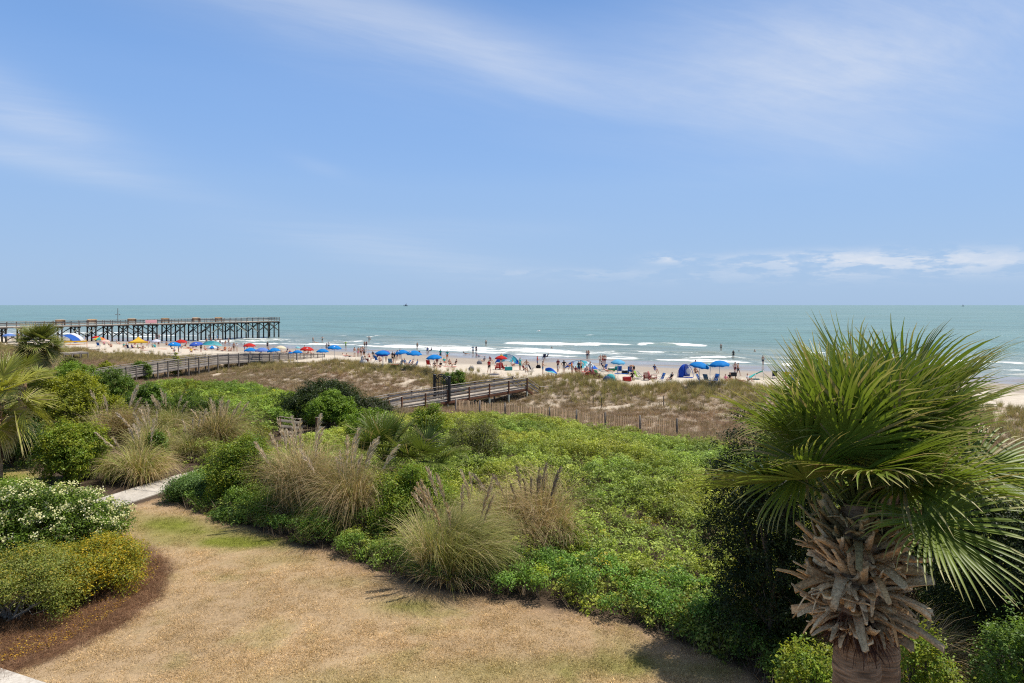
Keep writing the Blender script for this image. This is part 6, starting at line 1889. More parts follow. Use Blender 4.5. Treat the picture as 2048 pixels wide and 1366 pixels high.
def arch_canopy(label, pts_px, d, cols, depth=2.4, lean=0.5):
    """one bent pole holding a wind blown canopy: pts_px is the arc of the pole in the photo at distance d"""
    d0, d1 = d if isinstance(d, tuple) else (d, d)
    pl = np.array([P(x, y, d0 + (d1 - d0) * i / (len(pts_px) - 1)) for i, (x, y) in enumerate(pts_px)])
    base = pl[0].copy(); base[2] = hz(base[0], base[1])
    root = thing('sun_shade', label, 'sun shade', tuple(base), 'wind blown sun shades')
    t = np.linspace(0, 1, len(pl)); tt = np.linspace(0, 1, 22)
    cur = np.stack([np.interp(tt, t, pl[:, k_]) for k_ in range(3)], 1)
    for _ in range(3): cur[1:-1] = (cur[:-2] + 2 * cur[1:-1] + cur[2:]) / 4
    end = cur.copy()
    ln = (1 - np.abs(2 * tt - 1) ** 2)
    B = cur + np.stack([lean * ln, -depth * .6 * ln, -1.05 * ln ** .6 - .06 * np.sin(tt * 14)], 1)
    B[:, 2] = np.maximum(B[:, 2], [hz(b[0], b[1]) + .25 for b in B])
    V, F = tube(cur - base, .03, 6, True); link('pole', mk_mesh('pole', V, F, plain((.6, .6, .62), .4)), root)
    cloth_strip('canopy', cur - base, B - base, cols, root, True)
    return root
# ================================================================== THE CROWD
def G(px, py, h=0.0):
    """beach version: the spot on the sand past the dunes (or the sea floor plane) seen at a photo pixel"""
    x = _D * (px - 1024) / FPX
    z = ZC - _D * (py - HORY) / FPX
    g = np.maximum(hgt(x, _D), -0.02) + h
    ok = (z <= g) & (sea_s(x, _D) > 66)
    i = int(np.argmax(ok))
    d = _D[i]
    return Vector((x[i], d, max(hz(x[i], d), -0.02)))

# ---- umbrellas: column, rim row, width in the photo, colour, label
for a in [
    (18, 671.5, 23, 'cornf', 'pale blue umbrella furthest left under the pier'),
    (192, 675, 15, 'red', 'small plain red umbrella tucked behind the rainbow umbrella'),
    (199, 679, 23, [(.50, .03, .03), (.75, .55, .05), (.05, .35, .30), (.72, .25, .04)], 'rainbow panelled umbrella of red yellow and green'),
    (210, 683, 19, 'pinkc', 'pale pink cream umbrella below the rainbow umbrella'),
    (312, 682, 17, 'lav', 'white umbrella right of the yellow and purple tent', (8, 0)),
    (349, 689.5, 25, 'azure', 'azure umbrella with white emblem left of the royal blue one', (4, 5), .1),
    (362, 684, 24, 'red', 'plain red umbrella behind an azure one with emblem'),
    (392, 689, 26, 'royal', 'royal blue umbrella with white emblem beside the turquoise arch', (8, -4), .5),
    (424, 704.5, 21, [(.008, .22, .62), (.7, .7, .72)], 'azure and white panelled umbrella behind the boardwalk rail'),
    (499, 691.5, 25, 'red', 'red umbrella above three overlapping blue umbrellas'),
    (501, 701, 26, 'azure', 'azure umbrella under the red one left of the periwinkle'),
    (524, 701.5, 29, 'peri', 'wide periwinkle umbrella between two azure umbrellas'),
    (547, 701.5, 27, 'azure', 'azure umbrella with emblem right of the periwinkle one', (2, -6), -.6),
    (561, 696, 23, 'cream', 'cream umbrella behind the azure and periwinkle row'),
    (595.5, 695, 9, 'aqua', 'tiny pale aqua umbrella near the second red umbrella'),
    (595, 704.5, 20, 'azure', 'azure umbrella in front of the tiny aqua one'),
    (581, 705.5, 9, 'azure', 'small azure umbrella beside a navy chair'),
    (614, 699, 26, 'red', 'red umbrella with white emblem above the boardwalk end', (2, 3), .35),
    (645, 708, 25, 'azure', 'plain azure umbrella half behind the dune grass'),
    (669, 710, 27, 'azure', 'azure umbrella with emblem half behind the dune grass', (2, 4), .2),
    (766.5, 707, 28, 'violet', 'violet blue umbrella with green emblem above an azure one', (16, 0), -.4),
    (765, 716, 31, 'azure', 'azure umbrella directly below the violet one'),
    (803, 719.5, 27, 'azure', 'azure umbrella with emblem left of its overlapping twin', (4, -8), -.5),
    (828, 720, 34, 'azure', 'wide azure umbrella with emblem overlapping its left twin', (4, 3), -.6),
    (868, 719.5, 31, 'azure', 'lone azure umbrella above a pink chair', (3, -4)),
    (1002, 716.5, 26, 'red', 'red umbrella half hidden behind the tall blue arch'),
    (1236, 725, 29, 'sky', 'light sky blue umbrella above chairs and coolers', (5, 2)),
    (1399, 748.5, 40, 'azure', 'large azure umbrella leaning beside the blue dome tent', (6, 9)),
    (1439, 749.5, 42, 'azure', 'large azure umbrella right of the leaning one', (2, -3)),
    (1420, 742.5, 11, 'aqua', 'small pale aqua umbrella peeking between two azure ones', (0, 20))]:
    umbrella(*a)

# ---- people: column, row of the feet, pose, top, bottom, label, heading (0 faces the land)
S_, W_, PH, HI, RA, BE, CH, GR, LI, WA = 'stand walk phone hips raise bend chair ground lie wade'.split()
for a in [
    (13, 682, CH, 'teal', 'navy', 'person in teal sitting under the leftmost pale blue umbrella', 60),
    (25, 682, S_, 'white', 'grey', 'person in white standing by the leftmost umbrella', 20),
    (37, 680, S_, 'orange', 'brown', 'person in orange standing under the pier', 180),
    (171, 679, WA, 'navy', 'black', 'person in navy walking under the pier at the water', 150),
    (208, 690, GR, 'pink', 'navy', 'person sitting below the pale pink umbrella', 40),
    (218, 694, CH, None, 'black', 'sunbather in a chair right of the pale pink umbrella', 70),
    (222, 694.5, GR, None, 'brown', 'sunbather sitting on the sand beside a chair left of the tent', 30),
    (234, 688, GR, None, 'red', 'sunbather with red swimsuit near the pier piles', 120), (238, 689, LI, None, 'coral', 'person lying down near the pier piles', 90),
    (248, 695, GR, 'teal', 'white', 'person in teal sitting left of the yellow tent', 60), (252, 694, GR, None, 'pink', 'person in pink sitting left of the yellow tent', -40),
    (264, 697, GR, 'purple', 'navy', 'person in purple sitting in front of the yellow tent', 160), (270, 693, CH, 'red', 'black', 'person in red sitting under the yellow tent', 20), (276, 698, GR, 'green', 'black', 'person in green sitting in front of the yellow tent', 100),
    (283, 694, S_, 'purple', 'maroon', 'person standing under the yellow and purple tent', 200), (286, 699, GR, None, 'grey', 'sunbather on a red towel before the yellow tent', 10),
    (297, 692, CH, 'red', 'red', 'person in red sitting between tent and white umbrella', 0), (305, 695, GR, 'grey', 'teal', 'person in grey sitting beside a pale bag', 60),
    (310, 690.5, S_, None, 'navy', 'shirtless man in navy trunks below the white umbrella', 180), (317, 695, S_, None, 'maroon', 'shirtless man in maroon trunks below the white umbrella', 190),
    (312, 678.5, S_, None, 'pink', 'bather in pink at the pier waterline', 170), (318, 679.5, S_, None, 'red', 'bather in red trunks at the pier waterline', 190),
    (333, 691, GR, None, 'brown', 'sunbather sitting left of the azure emblem umbrella', 30),
    (343, 702, CH, 'black', 'navy', 'person in black in a chair behind the boardwalk slope', 100), (349, 703.5, GR, 'white', 'black', 'person in white sitting behind the boardwalk slope', 20), (357, 704, BE, 'blue', 'sky', 'person in blue bending behind the boardwalk slope', 90),
    (360, 696, CH, 'maroon', 'black', 'person in maroon in a chair below the red umbrella', 40), (371, 695, CH, 'red', 'maroon', 'person in red leaning back right of the red umbrella', -70), (376, 697, LI, None, 'coral', 'sunbather lying on an orange towel right of the red umbrella', 90),
    (382, 705, GR, 'yellow', 'black', 'person in yellow with a dark bag behind the boardwalk', 40), (389, 701, LI, None, 'red', 'sunbather in red lying left of the royal umbrella', 80),
    (393, 698, CH, 'grey', 'navy', 'person in a navy chair under the royal blue umbrella', -60), (402, 704.5, S_, 'black', 'black', 'person in black behind the boardwalk crest', 170), (410, 701, GR, None, 'pink', 'sunbather sitting right of the royal umbrella', 60),
    (422, 699, LI, 'coral', 'navy', 'person in coral lying under the turquoise arch', 80), (428, 698, GR, None, 'black', 'sunbather sitting under the turquoise arch', -40), (435, 701, GR, 'navy', 'black', 'person in navy under the right end of the turquoise arch', 30),
    (418, 679.5, S_, None, 'grey', 'wader with grey trunks before the pier', 180), (434.5, 681, S_, 'sky', 'sky', 'wader in pale blue before the pier', 180),
    (413, 690.5, S_, None, 'black', 'child at the wet sand seen through the turquoise arch', 180), (422, 688, S_, None, 'maroon', 'child splashing seen through the turquoise arch', 150), (431, 691.5, S_, None, 'navy', 'child with navy shorts seen through the turquoise arch', 190), (440, 690, WA, None, 'black', 'child with stretched arms right of the turquoise arch', 200),
    (451, 687.5, GR, None, 'coral', 'child sitting in the swash right of the turquoise arch', 10), (457, 690, S_, None, 'grey', 'child standing in the swash before the pier end', 180),
    (444, 703, LI, None, 'navy', 'sunbather lying behind the boardwalk crest', 80), (450, 701, GR, 'orange', 'red', 'person in orange sitting behind the boardwalk crest', 20), (459, 703, GR, None, 'maroon', 'sunbather in maroon sitting behind the boardwalk', 40), (463, 703, GR, None, 'black', 'sunbather in black sitting left of a standing pair', -50),
    (467.5, 703, S_, None, 'brown', 'shirtless man standing behind the boardwalk beside a white shirt', 170), (473.5, 704, S_, 'white', 'cream', 'person in white standing behind the boardwalk', 190),
    (489, 705, S_, 'maroon', 'blue', 'person in maroon at the left edge of the azure umbrella', 120), (496, 706, CH, None, 'navy', 'sunbather in a chair under the azure umbrella left of the periwinkle', 60), (505.5, 706, CH, 'red', 'black', 'person in red under the azure umbrella left of the periwinkle', -30), (522, 706, GR, 'navy', 'black', 'person with a navy cap under the periwinkle umbrella', 20),
    (535, 699.5, S_, 'black', 'navy', 'person in black behind the periwinkle and azure umbrellas', 180), (538, 708, CH, 'brown', 'black', 'person in brown under the azure emblem umbrella', 60), (544, 708, GR, 'orange', 'brown', 'person in orange sitting under the azure emblem umbrella', 10), (566, 707, LI, 'khaki', 'grey', 'person in khaki lying below the cream umbrella', 70),
    (574, 708, CH, 'navy', 'navy', 'person in navy in a chair below the cream umbrella', -50), (580, 709.5, GR, 'red', 'maroon', 'person in red sitting beneath the small azure umbrella', 30), (591, 709, GR, 'lime', 'pink', 'person in lime sitting below the azure umbrella near the red one', -20), (601.5, 709.5, GR, 'steel', 'red', 'person in steel blue sitting left of the red emblem umbrella', 90),
    (609, 710, S_, None, 'maroon', 'sunburnt man standing under the red emblem umbrella', 190), (616, 710.5, GR, None, 'coral', 'sunburnt person sitting under the red emblem umbrella', -40), (622, 710.5, GR, None, 'pink', 'person in pink sitting right of the red emblem umbrella', 60),
    (626, 686.5, S_, None, 'black', 'surfer in the white water left of another wader', 140), (632, 687, LI, None, 'grey', 'swimmer lying in the shallow white water', 90), (644.5, 685.5, WA, None, 'brown', 'wader holding arms out beyond the first wave', 180),
    (653, 703.5, S_, 'grey', 'steel', 'person in grey wading behind the dune grass with a partner', 170), (657.5, 699, S_, 'white', 'black', 'person in black shorts wading beside a grey shirt', 200), (691.5, 697.5, WA, 'lime', 'green', 'child in lime shirt standing at the swash', 170),
    (738, 684, WA, None, 'maroon', 'wader with raised arms in open water before the wave', 180), (729, 697.5, HI, None, 'black', 'shirtless man in black trunks wading with a companion', 190), (732.8, 697, S_, 'maroon', 'navy', 'companion in maroon wading beside black trunks', 170),
    (709, 714, S_, None, 'white', 'woman in white bikini bottom left in a group of five', 160), (716.5, 714, S_, None, 'pink', 'woman in pink bikini second in a group of five', 200), (721.4, 713.5, HI, None, 'brown', 'tanned man with hands on hips in a group of five', 170), (725, 711, S_, None, 'coral', 'sunburnt person standing at the back of a group of five', 180), (728.3, 715, S_, 'grey', 'black', 'person in grey shirt right in a group of five', 150),
    (690, 713.5, LI, None, 'pink', 'sunbather lying on a white towel behind the dune', 80), (698, 714, LI, None, 'black', 'sunbather in black lying on a towel behind the dune', 95),
    (723.5, 729, BE, 'white', 'white', 'person in white crouching with a white bag near the dune', 60), (738, 715, GR, None, 'red', 'sunbather sitting left of the violet umbrella', 20), (746.5, 716, CH, 'black', 'grey', 'person in black sitting left of the violet umbrella', 40), (754.5, 715, GR, 'navy', 'black', 'person in navy right behind the violet umbrella edge', 10),
    (747, 722, CH, 'steel', 'denim', 'person in steel blue seated left of the lower azure umbrella', -40), (760, 724, GR, None, 'navy', 'sunbather under the azure umbrella below the violet one', 30), (772, 724, S_, None, 'cream', 'person standing with legs visible below the azure umbrella', 170),
    (785, 726, S_, 'black', 'black', 'person all in black standing left of the twin azure umbrellas', 150), (789, 728, HI, 'black', 'khaki', 'person in black shirt and khaki shorts by the twin azure umbrellas', 190), (794.5, 722, S_, 'black', 'navy', 'person in black standing behind the twin azure umbrellas', 170), (800, 718, S_, 'black', 'grey', 'dark clothed person just above the twin azure umbrellas', 200),
    (803, 735, CH, 'black', 'black', 'person in black in a chair under the left twin umbrella', -30), (810, 734, CH, 'denim', 'grey', 'person in denim in a chair under the left twin umbrella', 40), (824, 735, CH, None, 'navy', 'sunbather in a chair under the wide azure twin', -60), (833, 736.5, CH, 'sky', 'navy', 'person in sky blue lounging under the wide azure twin', -70),
    (834.5, 700, S_, None, 'black', 'slim bather standing at the swash above a red ball', 180),
    (855, 705, CH, 'blue', 'navy', 'person in a blue chair at the waterline left of a partner', 200), (862, 706, CH, 'navy', 'grey', 'person in navy seated at the waterline beside a blue chair', 250),
    (881, 719, S_, 'teal', 'navy', 'person in teal and navy walking on the wet sand', 160), (894.5, 722, HI, 'teal', 'orange', 'person in teal shirt and orange shorts on the wet sand', 190),
    (869, 735, GR, 'brown', 'khaki', 'person in brown sitting beneath the lone azure umbrella', 20), (874, 733, S_, None, 'maroon', 'sunbather standing beneath the lone azure umbrella', 170), (881, 735.5, GR, 'black', 'black', 'person in black sitting right of the lone azure umbrella', -30), (889, 731, CH, 'teal', 'red', 'person in teal sitting in a red chair', 30), (899, 730, GR, None, 'maroon', 'sunbather sitting behind the dune grass tuft', 20), (911, 735, CH, 'brown', 'black', 'person in brown leaning back behind the dune bush', -60),
    (931, 709, LI, 'black', 'brown', 'person in black lying at the edge of the water', 90), (946, 709, WA, 'steel', 'denim', 'person in steel blue stepping out of the surf', 190), (952.5, 708.5, S_, 'navy', 'black', 'person in navy standing at the surf edge', 170), (957, 714, LI, None, 'navy', 'sunbather stretched on a blue lounger at the wet sand', 95),
    (968, 728, CH, 'grey', 'grey', 'person in grey sitting in a chair by pale bags', -50), (981, 727, CH, 'maroon', 'navy', 'person in maroon seated left of the tall blue arch', 40), (978, 746.5, W_, 'red', 'black', 'man in red shirt and black shorts walking left of the red chairs', 20),
    (1025, 733, GR, 'white', 'red', 'person in white sitting under the tall blue arch', 20), (1002.5, 730, S_, 'yellow', 'black', 'person in yellow standing under the tall blue arch', 180), (1040, 741, S_, 'aqua', 'teal', 'person in aqua holding the end of the tall arch', 140), (1053, 746, HI, None, 'white', 'woman in white bikini bottom seen from behind', 180), (1047, 741, GR, 'maroon', 'black', 'person in maroon sitting behind the white bikini', 60),
    (1074.6, 735.7, PH, 'red', 'denim', 'man in red shirt and blue shorts looking at a phone', 90), (1085.5, 750, RA, None, 'steel', 'shirtless man in grey trunks pulling a blue shade cloth', 90), (1095, 718, CH, 'steel', 'black', 'person in grey seated beside a navy chair on wet sand', 240),
    (1116, 744, PH, 'maroon', 'black', 'man in maroon shirt and white cap before the second arch', 10), (1128, 747, HI, 'black', 'grey', 'man in black shirt standing at the left foot of the second arch', 190), (1143.5, 751, S_, 'orange', 'grey', 'child in orange shirt before the second arch', 100), (1146, 748, BE, 'khaki', 'black', 'person in khaki bending under the second arch', 270), (1157.5, 750, S_, 'black', 'navy', 'person in black under the middle of the second arch', 150), (1162, 748, HI, None, 'black', 'woman in black swimsuit under the middle of the second arch', 200),
    (1152, 746, GR, 'maroon', 'black', 'person in maroon sitting in the shade of the second arch', 30), (1180.5, 754.5, S_, 'white', 'white', 'child in white standing right of the second arch', 170), (1172, 757, CH, None, 'red', 'person lounging in the red chair near the second arch', -40),
    (1174, 718.5, S_, None, 'navy', 'tanned bather in navy of a pair at the water', 190), (1177, 718.5, S_, None, 'grey', 'tanned bather in grey of a pair at the water', 170), (1200.5, 731.5, HI, None, 'khaki', 'slender woman with khaki shorts near two men in red trunks', 150), (1206, 730, S_, None, 'red', 'shirtless man in red trunks left of his double', 170), (1210, 730.5, S_, None, 'maroon', 'shirtless man in maroon trunks right of his double', 190),
    (1205, 739, CH, 'navy', 'black', 'person in navy seated left of the blue chairs', 100), (1214, 744, LI, None, 'coral', 'sunbather lying beside the blue chairs', 80), (1268, 748.5, BE, None, 'black', 'shirtless man in black trunks bending over a blue chair', -60), (1264.5, 762, CH, 'black', 'black', 'person in black seated next to the red cooler', 180), (1262, 745, GR, None, 'maroon', 'person sitting behind the bending man', 20),
    (1310, 746.5, CH, 'navy', 'blue', 'child in navy seated alone on the sand', 20), (1342, 766, CH, 'black', 'navy', 'man in black lounging in a dark chair before the dune', -70), (1391, 745, HI, None, 'black', 'shirtless man behind the leaning azure umbrella', 180), (1391.5, 747, GR, None, 'navy', 'child before a shirtless man beside the dome tent', 10),
    (1452, 764, GR, 'pink', 'red', 'person in pink sitting on the sand right of the azure umbrellas', 30), (1460, 761, GR, 'black', 'black', 'person in black sitting near the sunbathers on the right', -20), (1469, 764, LI, None, 'red', 'sunbather lying between two seated people on the right', 80), (1478, 764, LI, None, 'coral', 'sunbather in coral lying before the right palm leaves', 100), (1496, 763, GR, 'white', 'black', 'person in white sitting before the right palm leaves', 40),
    (1476, 752.5, W_, None, 'black', 'man in black trunks striding near the right palm', 60), (1470.5, 750, S_, None, 'maroon', 'sunburnt person standing behind the striding man', 190), (1442, 702.5, S_, None, 'brown', 'bather waist deep far out on the right', 180), (1466.6, 718.5, S_, 'black', 'black', 'bather in a black swimsuit standing in the foam on the right', 180), (1593.5, 737.5, W_, None, 'green', 'boy in green shorts running through the shallows behind the palm', 120), (1526, 731, S_, None, 'navy', 'bather in navy seen between the palm leaf tips', 190),
    (1857, 720, S_, None, 'maroon', 'bather in maroon seen through the palm crown', 180), (972, 693, S_, None, 'black', 'bather in waist deep water above a pair at the surf', 180)]:
    person(*a)
# bathers with only head and shoulders above the water
for px, py, lb in [(1103.5, 697, 'swimmer with head and shoulders in the foam between two waves'), (1478, 704.5, 'swimmer with only the head showing far right'), (1509.5, 703, 'swimmer with dark hair beside the palm leaf tips'), (741, 680, 'swimmer low in the water beyond the white wave')]:
    person(px, py, S_, None, 'black', lb, 180, dz=-1.22, group='swimmers in the sea')
person(1116.6, 744.6, S_, 'white', 'white', 'child in white behind the man in maroon', 10, scale=.6)

# ---- chairs
for a in [(257, 699, 'navy', 'navy high backed chair at the left of the yellow tent', 160), (197, 694, 'blue', 'blue chair with its back to the dunes under the rainbow umbrella', 180), (388, 694, 'navy', 'navy reclined chair below the royal blue umbrella', -90), (552.5, 708, 'navy', 'navy chair below the azure emblem umbrella', 120), (753.5, 724, 'blue', 'blue chair left under the lower azure umbrella', 150), (780.5, 730.5, 'steel', 'pale blue chair with stripes left of the twin umbrellas', 180),
          (800, 735.5, 'navy', 'navy chair under the left twin umbrella', -60), (816, 734, 'blue', 'blue chair between the twin umbrellas', -100), (830, 737, 'blue', 'blue chair under the right twin umbrella', -70), (857, 733.5, 'red', 'pink red chair under the lone azure umbrella', 170), (955, 714.5, 'blue', 'low blue lounger on the wet sand', 100),
          (1062, 743, 'navy', 'navy chair right of the white bikini woman', 110), (1088, 718.5, 'navy', 'navy chair facing the sea on the wet sand', 200), (1209, 743, 'blue', 'blue chair left below the sky blue umbrella', -60), (1239, 746.5, 'blue', 'blue chair with tall back below the sky blue umbrella', 175), (1260, 747.5, 'blue', 'blue chair in front of the bending man', 170), (1275, 758.5, 'lime', 'lime and grey chair right of the red cooler', 60), (1281, 758, 'grey', 'grey folding chair beside the lime chair', 80),
          (1323, 763.5, 'blue', 'lone blue chair facing left before the dune', -70), (1339, 765.5, 'steel', 'dark steel chair behind the lone blue chair', -70), (1400, 766, 'blue', 'blue slatted chair first of three before the dune', 50), (1414, 767, 'steel', 'steel blue chair middle of three before the dune', 130), (1430, 768, 'blue', 'blue chair third of three before the dune', -60), (1549.5, 757, 'navy', 'navy chair seen between the palm leaves', 160), (1573, 759, 'yellow', 'yellow chair seen between the palm leaves', 170), (1586, 768, 'blue', 'blue low chair behind the palm leaves', 150)]:
    chair(*a)
for a in [(995.5, 739.5, 'red', 'red slatted chair left of a pair under the arch', 190), (1006, 738.5, 'red', 'red slatted chair right of a pair under the arch', 150), (1172, 757.5, (.55, .06, .06), 'bright red slatted chair near the second arch', -20), (1190, 757.5, 'maroon', 'maroon slatted chair right of the bright red one', 30), (1293.5, 760.5, (.25, .07, .06), 'rusty brown slatted chair with tall back', 160), (1306, 759.5, (.32, .10, .09), 'faded brown slatted chair right of the rusty one', 60)]:
    chair(*a, wood=True)

# ---- coolers, bags, towels, toys
for a in [(1251, 747, 'black', 'black cooler between two blue chairs', .8), (1223, 742.5, 'green', 'green cooler with white lid below the sky blue umbrella', .8), (1254, 762.5, 'red', 'bright red cooler before the seated person in black', .85, 'red'), (1017, 741, 'teal', 'teal cooler with lid under the tall blue arch', .9, 'teal'), (1466, 752.5, 'black', 'black wagon box behind the striding man', .8, 'black'), (790, 742.5, 'yellow', 'yellow open crate on the sand before the dune', .9, 'orange'), (731, 723.5, 'maroon', 'dark red cooler next to the white bag', .9, 'black')]:
    cooler(*a)
for a in [(959, 728.5, 'grey', 'pale grey bag left of the grey seated person', .8), (1214, 762.5, 'denim', 'dark blue bag leaning on the pale green bag', .8), (1221, 762.8, 'aqua', 'pale green round bag on the sand before the dune', 1.1), (1234, 740.5, 'teal', 'teal bag right of the green cooler', .8), (1189, 750, 'green', 'green bucket bag behind the maroon chair', .9), (727, 730, 'white', 'white bulky bag beside the crouching person', 1.1), (308, 695, 'aqua', 'pale aqua bag before the grey seated person', .9), (943, 741, 'grey', 'grey bag half hidden by the dune right of the bush', .8), (1077, 736.5, 'black', 'black bag at the feet of the man with the phone', .7), (838.5, 705.5, 'maroon', 'small maroon ball shaped bag on the wet sand', .5)]:
    bag(*a)
for a in [(289, 700.5, 'red', 'red orange towel before the yellow tent', 60), (376, 697.5, 'orange', 'orange towel right of the plain red umbrella', 80), (694, 714, 'white', 'white towel with sunbathers behind the dune', 80), (1243, 748, 'blue', 'blue towel at the foot of the tall backed chair', 70), (1474, 764.5, 'pink', 'pink towel under the sunbathers on the right', 80), (1434, 771, 'grey', 'grey mat behind the dune grass on the right', 80), (325, 698, 'orange', 'thin orange towel right of the maroon trunks', 80), (900, 734, 'red', 'red towel before the dune bush', 80)]:
    towel(*a)

# ---- tents and wind shades
def popup_tent():
    L = 46 * 150 / FPX
    p = G(277, 695.5); d = p.y; z = p.z
    s = 46 * d / FPX
    root = thing('canopy_tent', 'yellow and purple peaked canopy tent near the pier', 'tent', tuple(p))
    h = d * 13.2 / FPX; hp = d * 22.5 / FPX; a = s / 2
    c4 = [(-a, -a), (a, -a), (a, a), (-a, a)]
    rot = Matrix.Rotation(R(28), 3, 'Z'); k_ = .78
    c4 = [(rot @ Vector((x * k_, y * k_, 0)))[:2] for x, y in c4]
    cols = [(.75, .48, .05), (.13, .03, .20), (.75, .48, .05), (.13, .03, .20)]
    V, F, mi = [], [], []
    for i in range(4):
        A = Vector((*c4[i], h)); B = Vector((*c4[(i + 1) % 4], h)); T = Vector((0, 0, hp))
        n = 6
        base = len(V)
        for r_ in range(n + 1):
            t = r_ / n
            for q in range(7):
                w_ = q / 6
                e = A * (1 - w_) + B * w_
                pt_ = T * (1 - t) + e * t - Vector((0, 0, .32 * math.sin(math.pi * t) * .8))
                V.append(tuple(pt_))
        for r_ in range(n):
            for q in range(6):
                F.append((base + r_ * 7 + q, base + (r_ + 1) * 7 + q, base + (r_ + 1) * 7 + q + 1, base + r_ * 7 + q + 1)); mi.append(i)
        b2 = len(V)
        for q in range(7):
            w_ = q / 6; e = (A * (1 - w_) + B * w_) * 1.0
            V.append((e.x * 1.004, e.y * 1.004, e.z)); V.append((e.x * 1.006, e.y * 1.006, e.z - .28 - .05 * (q % 2)))
        for q in range(6): F.append((b2 + 2 * q, b2 + 2 * q + 1, b2 + 2 * q + 3, b2 + 2 * q + 2)); mi.append(4)
    me = bpy.data.meshes.new('roof'); me.from_pydata(V, [], F)
    for c in cols + [(.75, .48, .05)]: me.materials.append(fabric(c))
    me.polygons.foreach_set('material_index', np.array(mi, np.int32))
    link('roof_cloth', me, root)
    for x, y in c4: beam_local('leg', (x, y, -.1), (x, y, h), .05, .05, plain((.55, .55, .55), .4), root)
popup_tent()

def cabana():
    p = G(134, 690); d = p.y
    root = thing('cabana', 'blue and white slanted beach cabana right of the lone palm', 'tent', tuple(p))
    u = d / FPX
    A = [(-15 * u, 0, 18 * u), (-8 * u, .2, 18.5 * u), (0, .3, 15 * u), (8 * u, .2, 10 * u), (14 * u, 0, 4 * u)]
    B = [(x + .6, y + 2.6, z + .5) for x, y, z in A]
    cloth_strip('canopy', A, B, [(.03, .12, .45), (.03, .12, .45), (.7, .7, .72)], root)
    for x, y, z in (A[0], B[0], A[-1], B[-1]): beam_local('leg', (x, y, -.1), (x, y, z), .05, .05, plain((.6, .6, .6), .4), root)
cabana()
def net():
    a, b = G(128, 696), G(174, 694)
    root = thing('beach_net', 'yellow topped volleyball net below the pier', 'net', tuple(a))
    u = a.y / FPX
    for q in (a, b): beam('pole', q + V3(0, 0, -.1), q + V3(0, 0, 12.6 * u), .07, .07, plain(CLR['orange'], .5), root)
    beam('top_band', a + V3(0, 0, 12 * u), b + V3(0, 0, 12 * u), .05, .26, fabric((.75, .45, .03)), root)
    beam('bottom_band', a + V3(0, 0, 6.2 * u), b + V3(0, 0, 6.2 * u), .04, .1, fabric((.75, .30, .05)), root)
    n = 22
    for i in range(1, n): q = a + (b - a) * (i / n); beam('cord', q + V3(0, 0, 6.2 * u), q + V3(0, 0, 12 * u), .015, .015, plain((.6, .5, .3)), root)
net()
BLU, AQ, WH, TQ = (.02, .14, .60), (.14, .62, .68), (.75, .85, .86), (.06, .42, .42)
arch_canopy('tall blue and aqua wind shade arching over the red chairs', [(990, 727), (994, 717), (1003, 710), (1014, 707), (1025, 709.5), (1034, 716), (1039, 725), (1043, 737)], (104, 97), [BLU, BLU, AQ, WH, AQ, BLU, AQ], 2.3, .3)
arch_canopy('blue and white wind shade arching over a crowd of people', [(1129, 738), (1135, 728), (1146, 721.5), (1160, 719.5), (1174, 722), (1187, 729), (1197, 738), (1202, 745)], (95, 90), [BLU, BLU, WH, AQ, WH, BLU, WH], 2.4, .2)
arch_canopy('thin turquoise wind shade arching over children near the pier', [(403, 690), (408, 685), (415, 682), (427, 681.5), (437, 683.5), (442, 688), (446, 693)], (152, 150), [(.10, .52, .56), (.2, .6, .62)], 1.4, .2)
def loose_shade():
    p = P(1091, 737, 86); q = P(1114, 746.5, 84); p0 = G(1100, 750)
    root = thing('shade_cloth', 'blue and aqua shade cloth streaming from the hands of a man', 'sun shade', tuple(p0), 'wind blown sun shades')
    A = [Vector(p) * (1 - t) + Vector(q) * t + V3(0, .2, .35 * math.sin(t * 3.1)) - p0 for t in np.linspace(0, 1, 9)]
    B = [Vector(p) * (1 - t) + Vector(q) * t + V3(-.1, -1.2 * t, -.25 - .8 * t + .12 * math.sin(t * 9)) - p0 for t in np.linspace(0, 1, 9)]
    for b in B: b.z = max(b.z, .12)
    cloth_strip('cloth', A, B, [BLU, (.02, .08, .42), AQ, (.25, .6, .64)], root)
    beam_local('pole', A[0], A[-1], .04, .04, plain((.6, .6, .62), .4), root)
loose_shade()
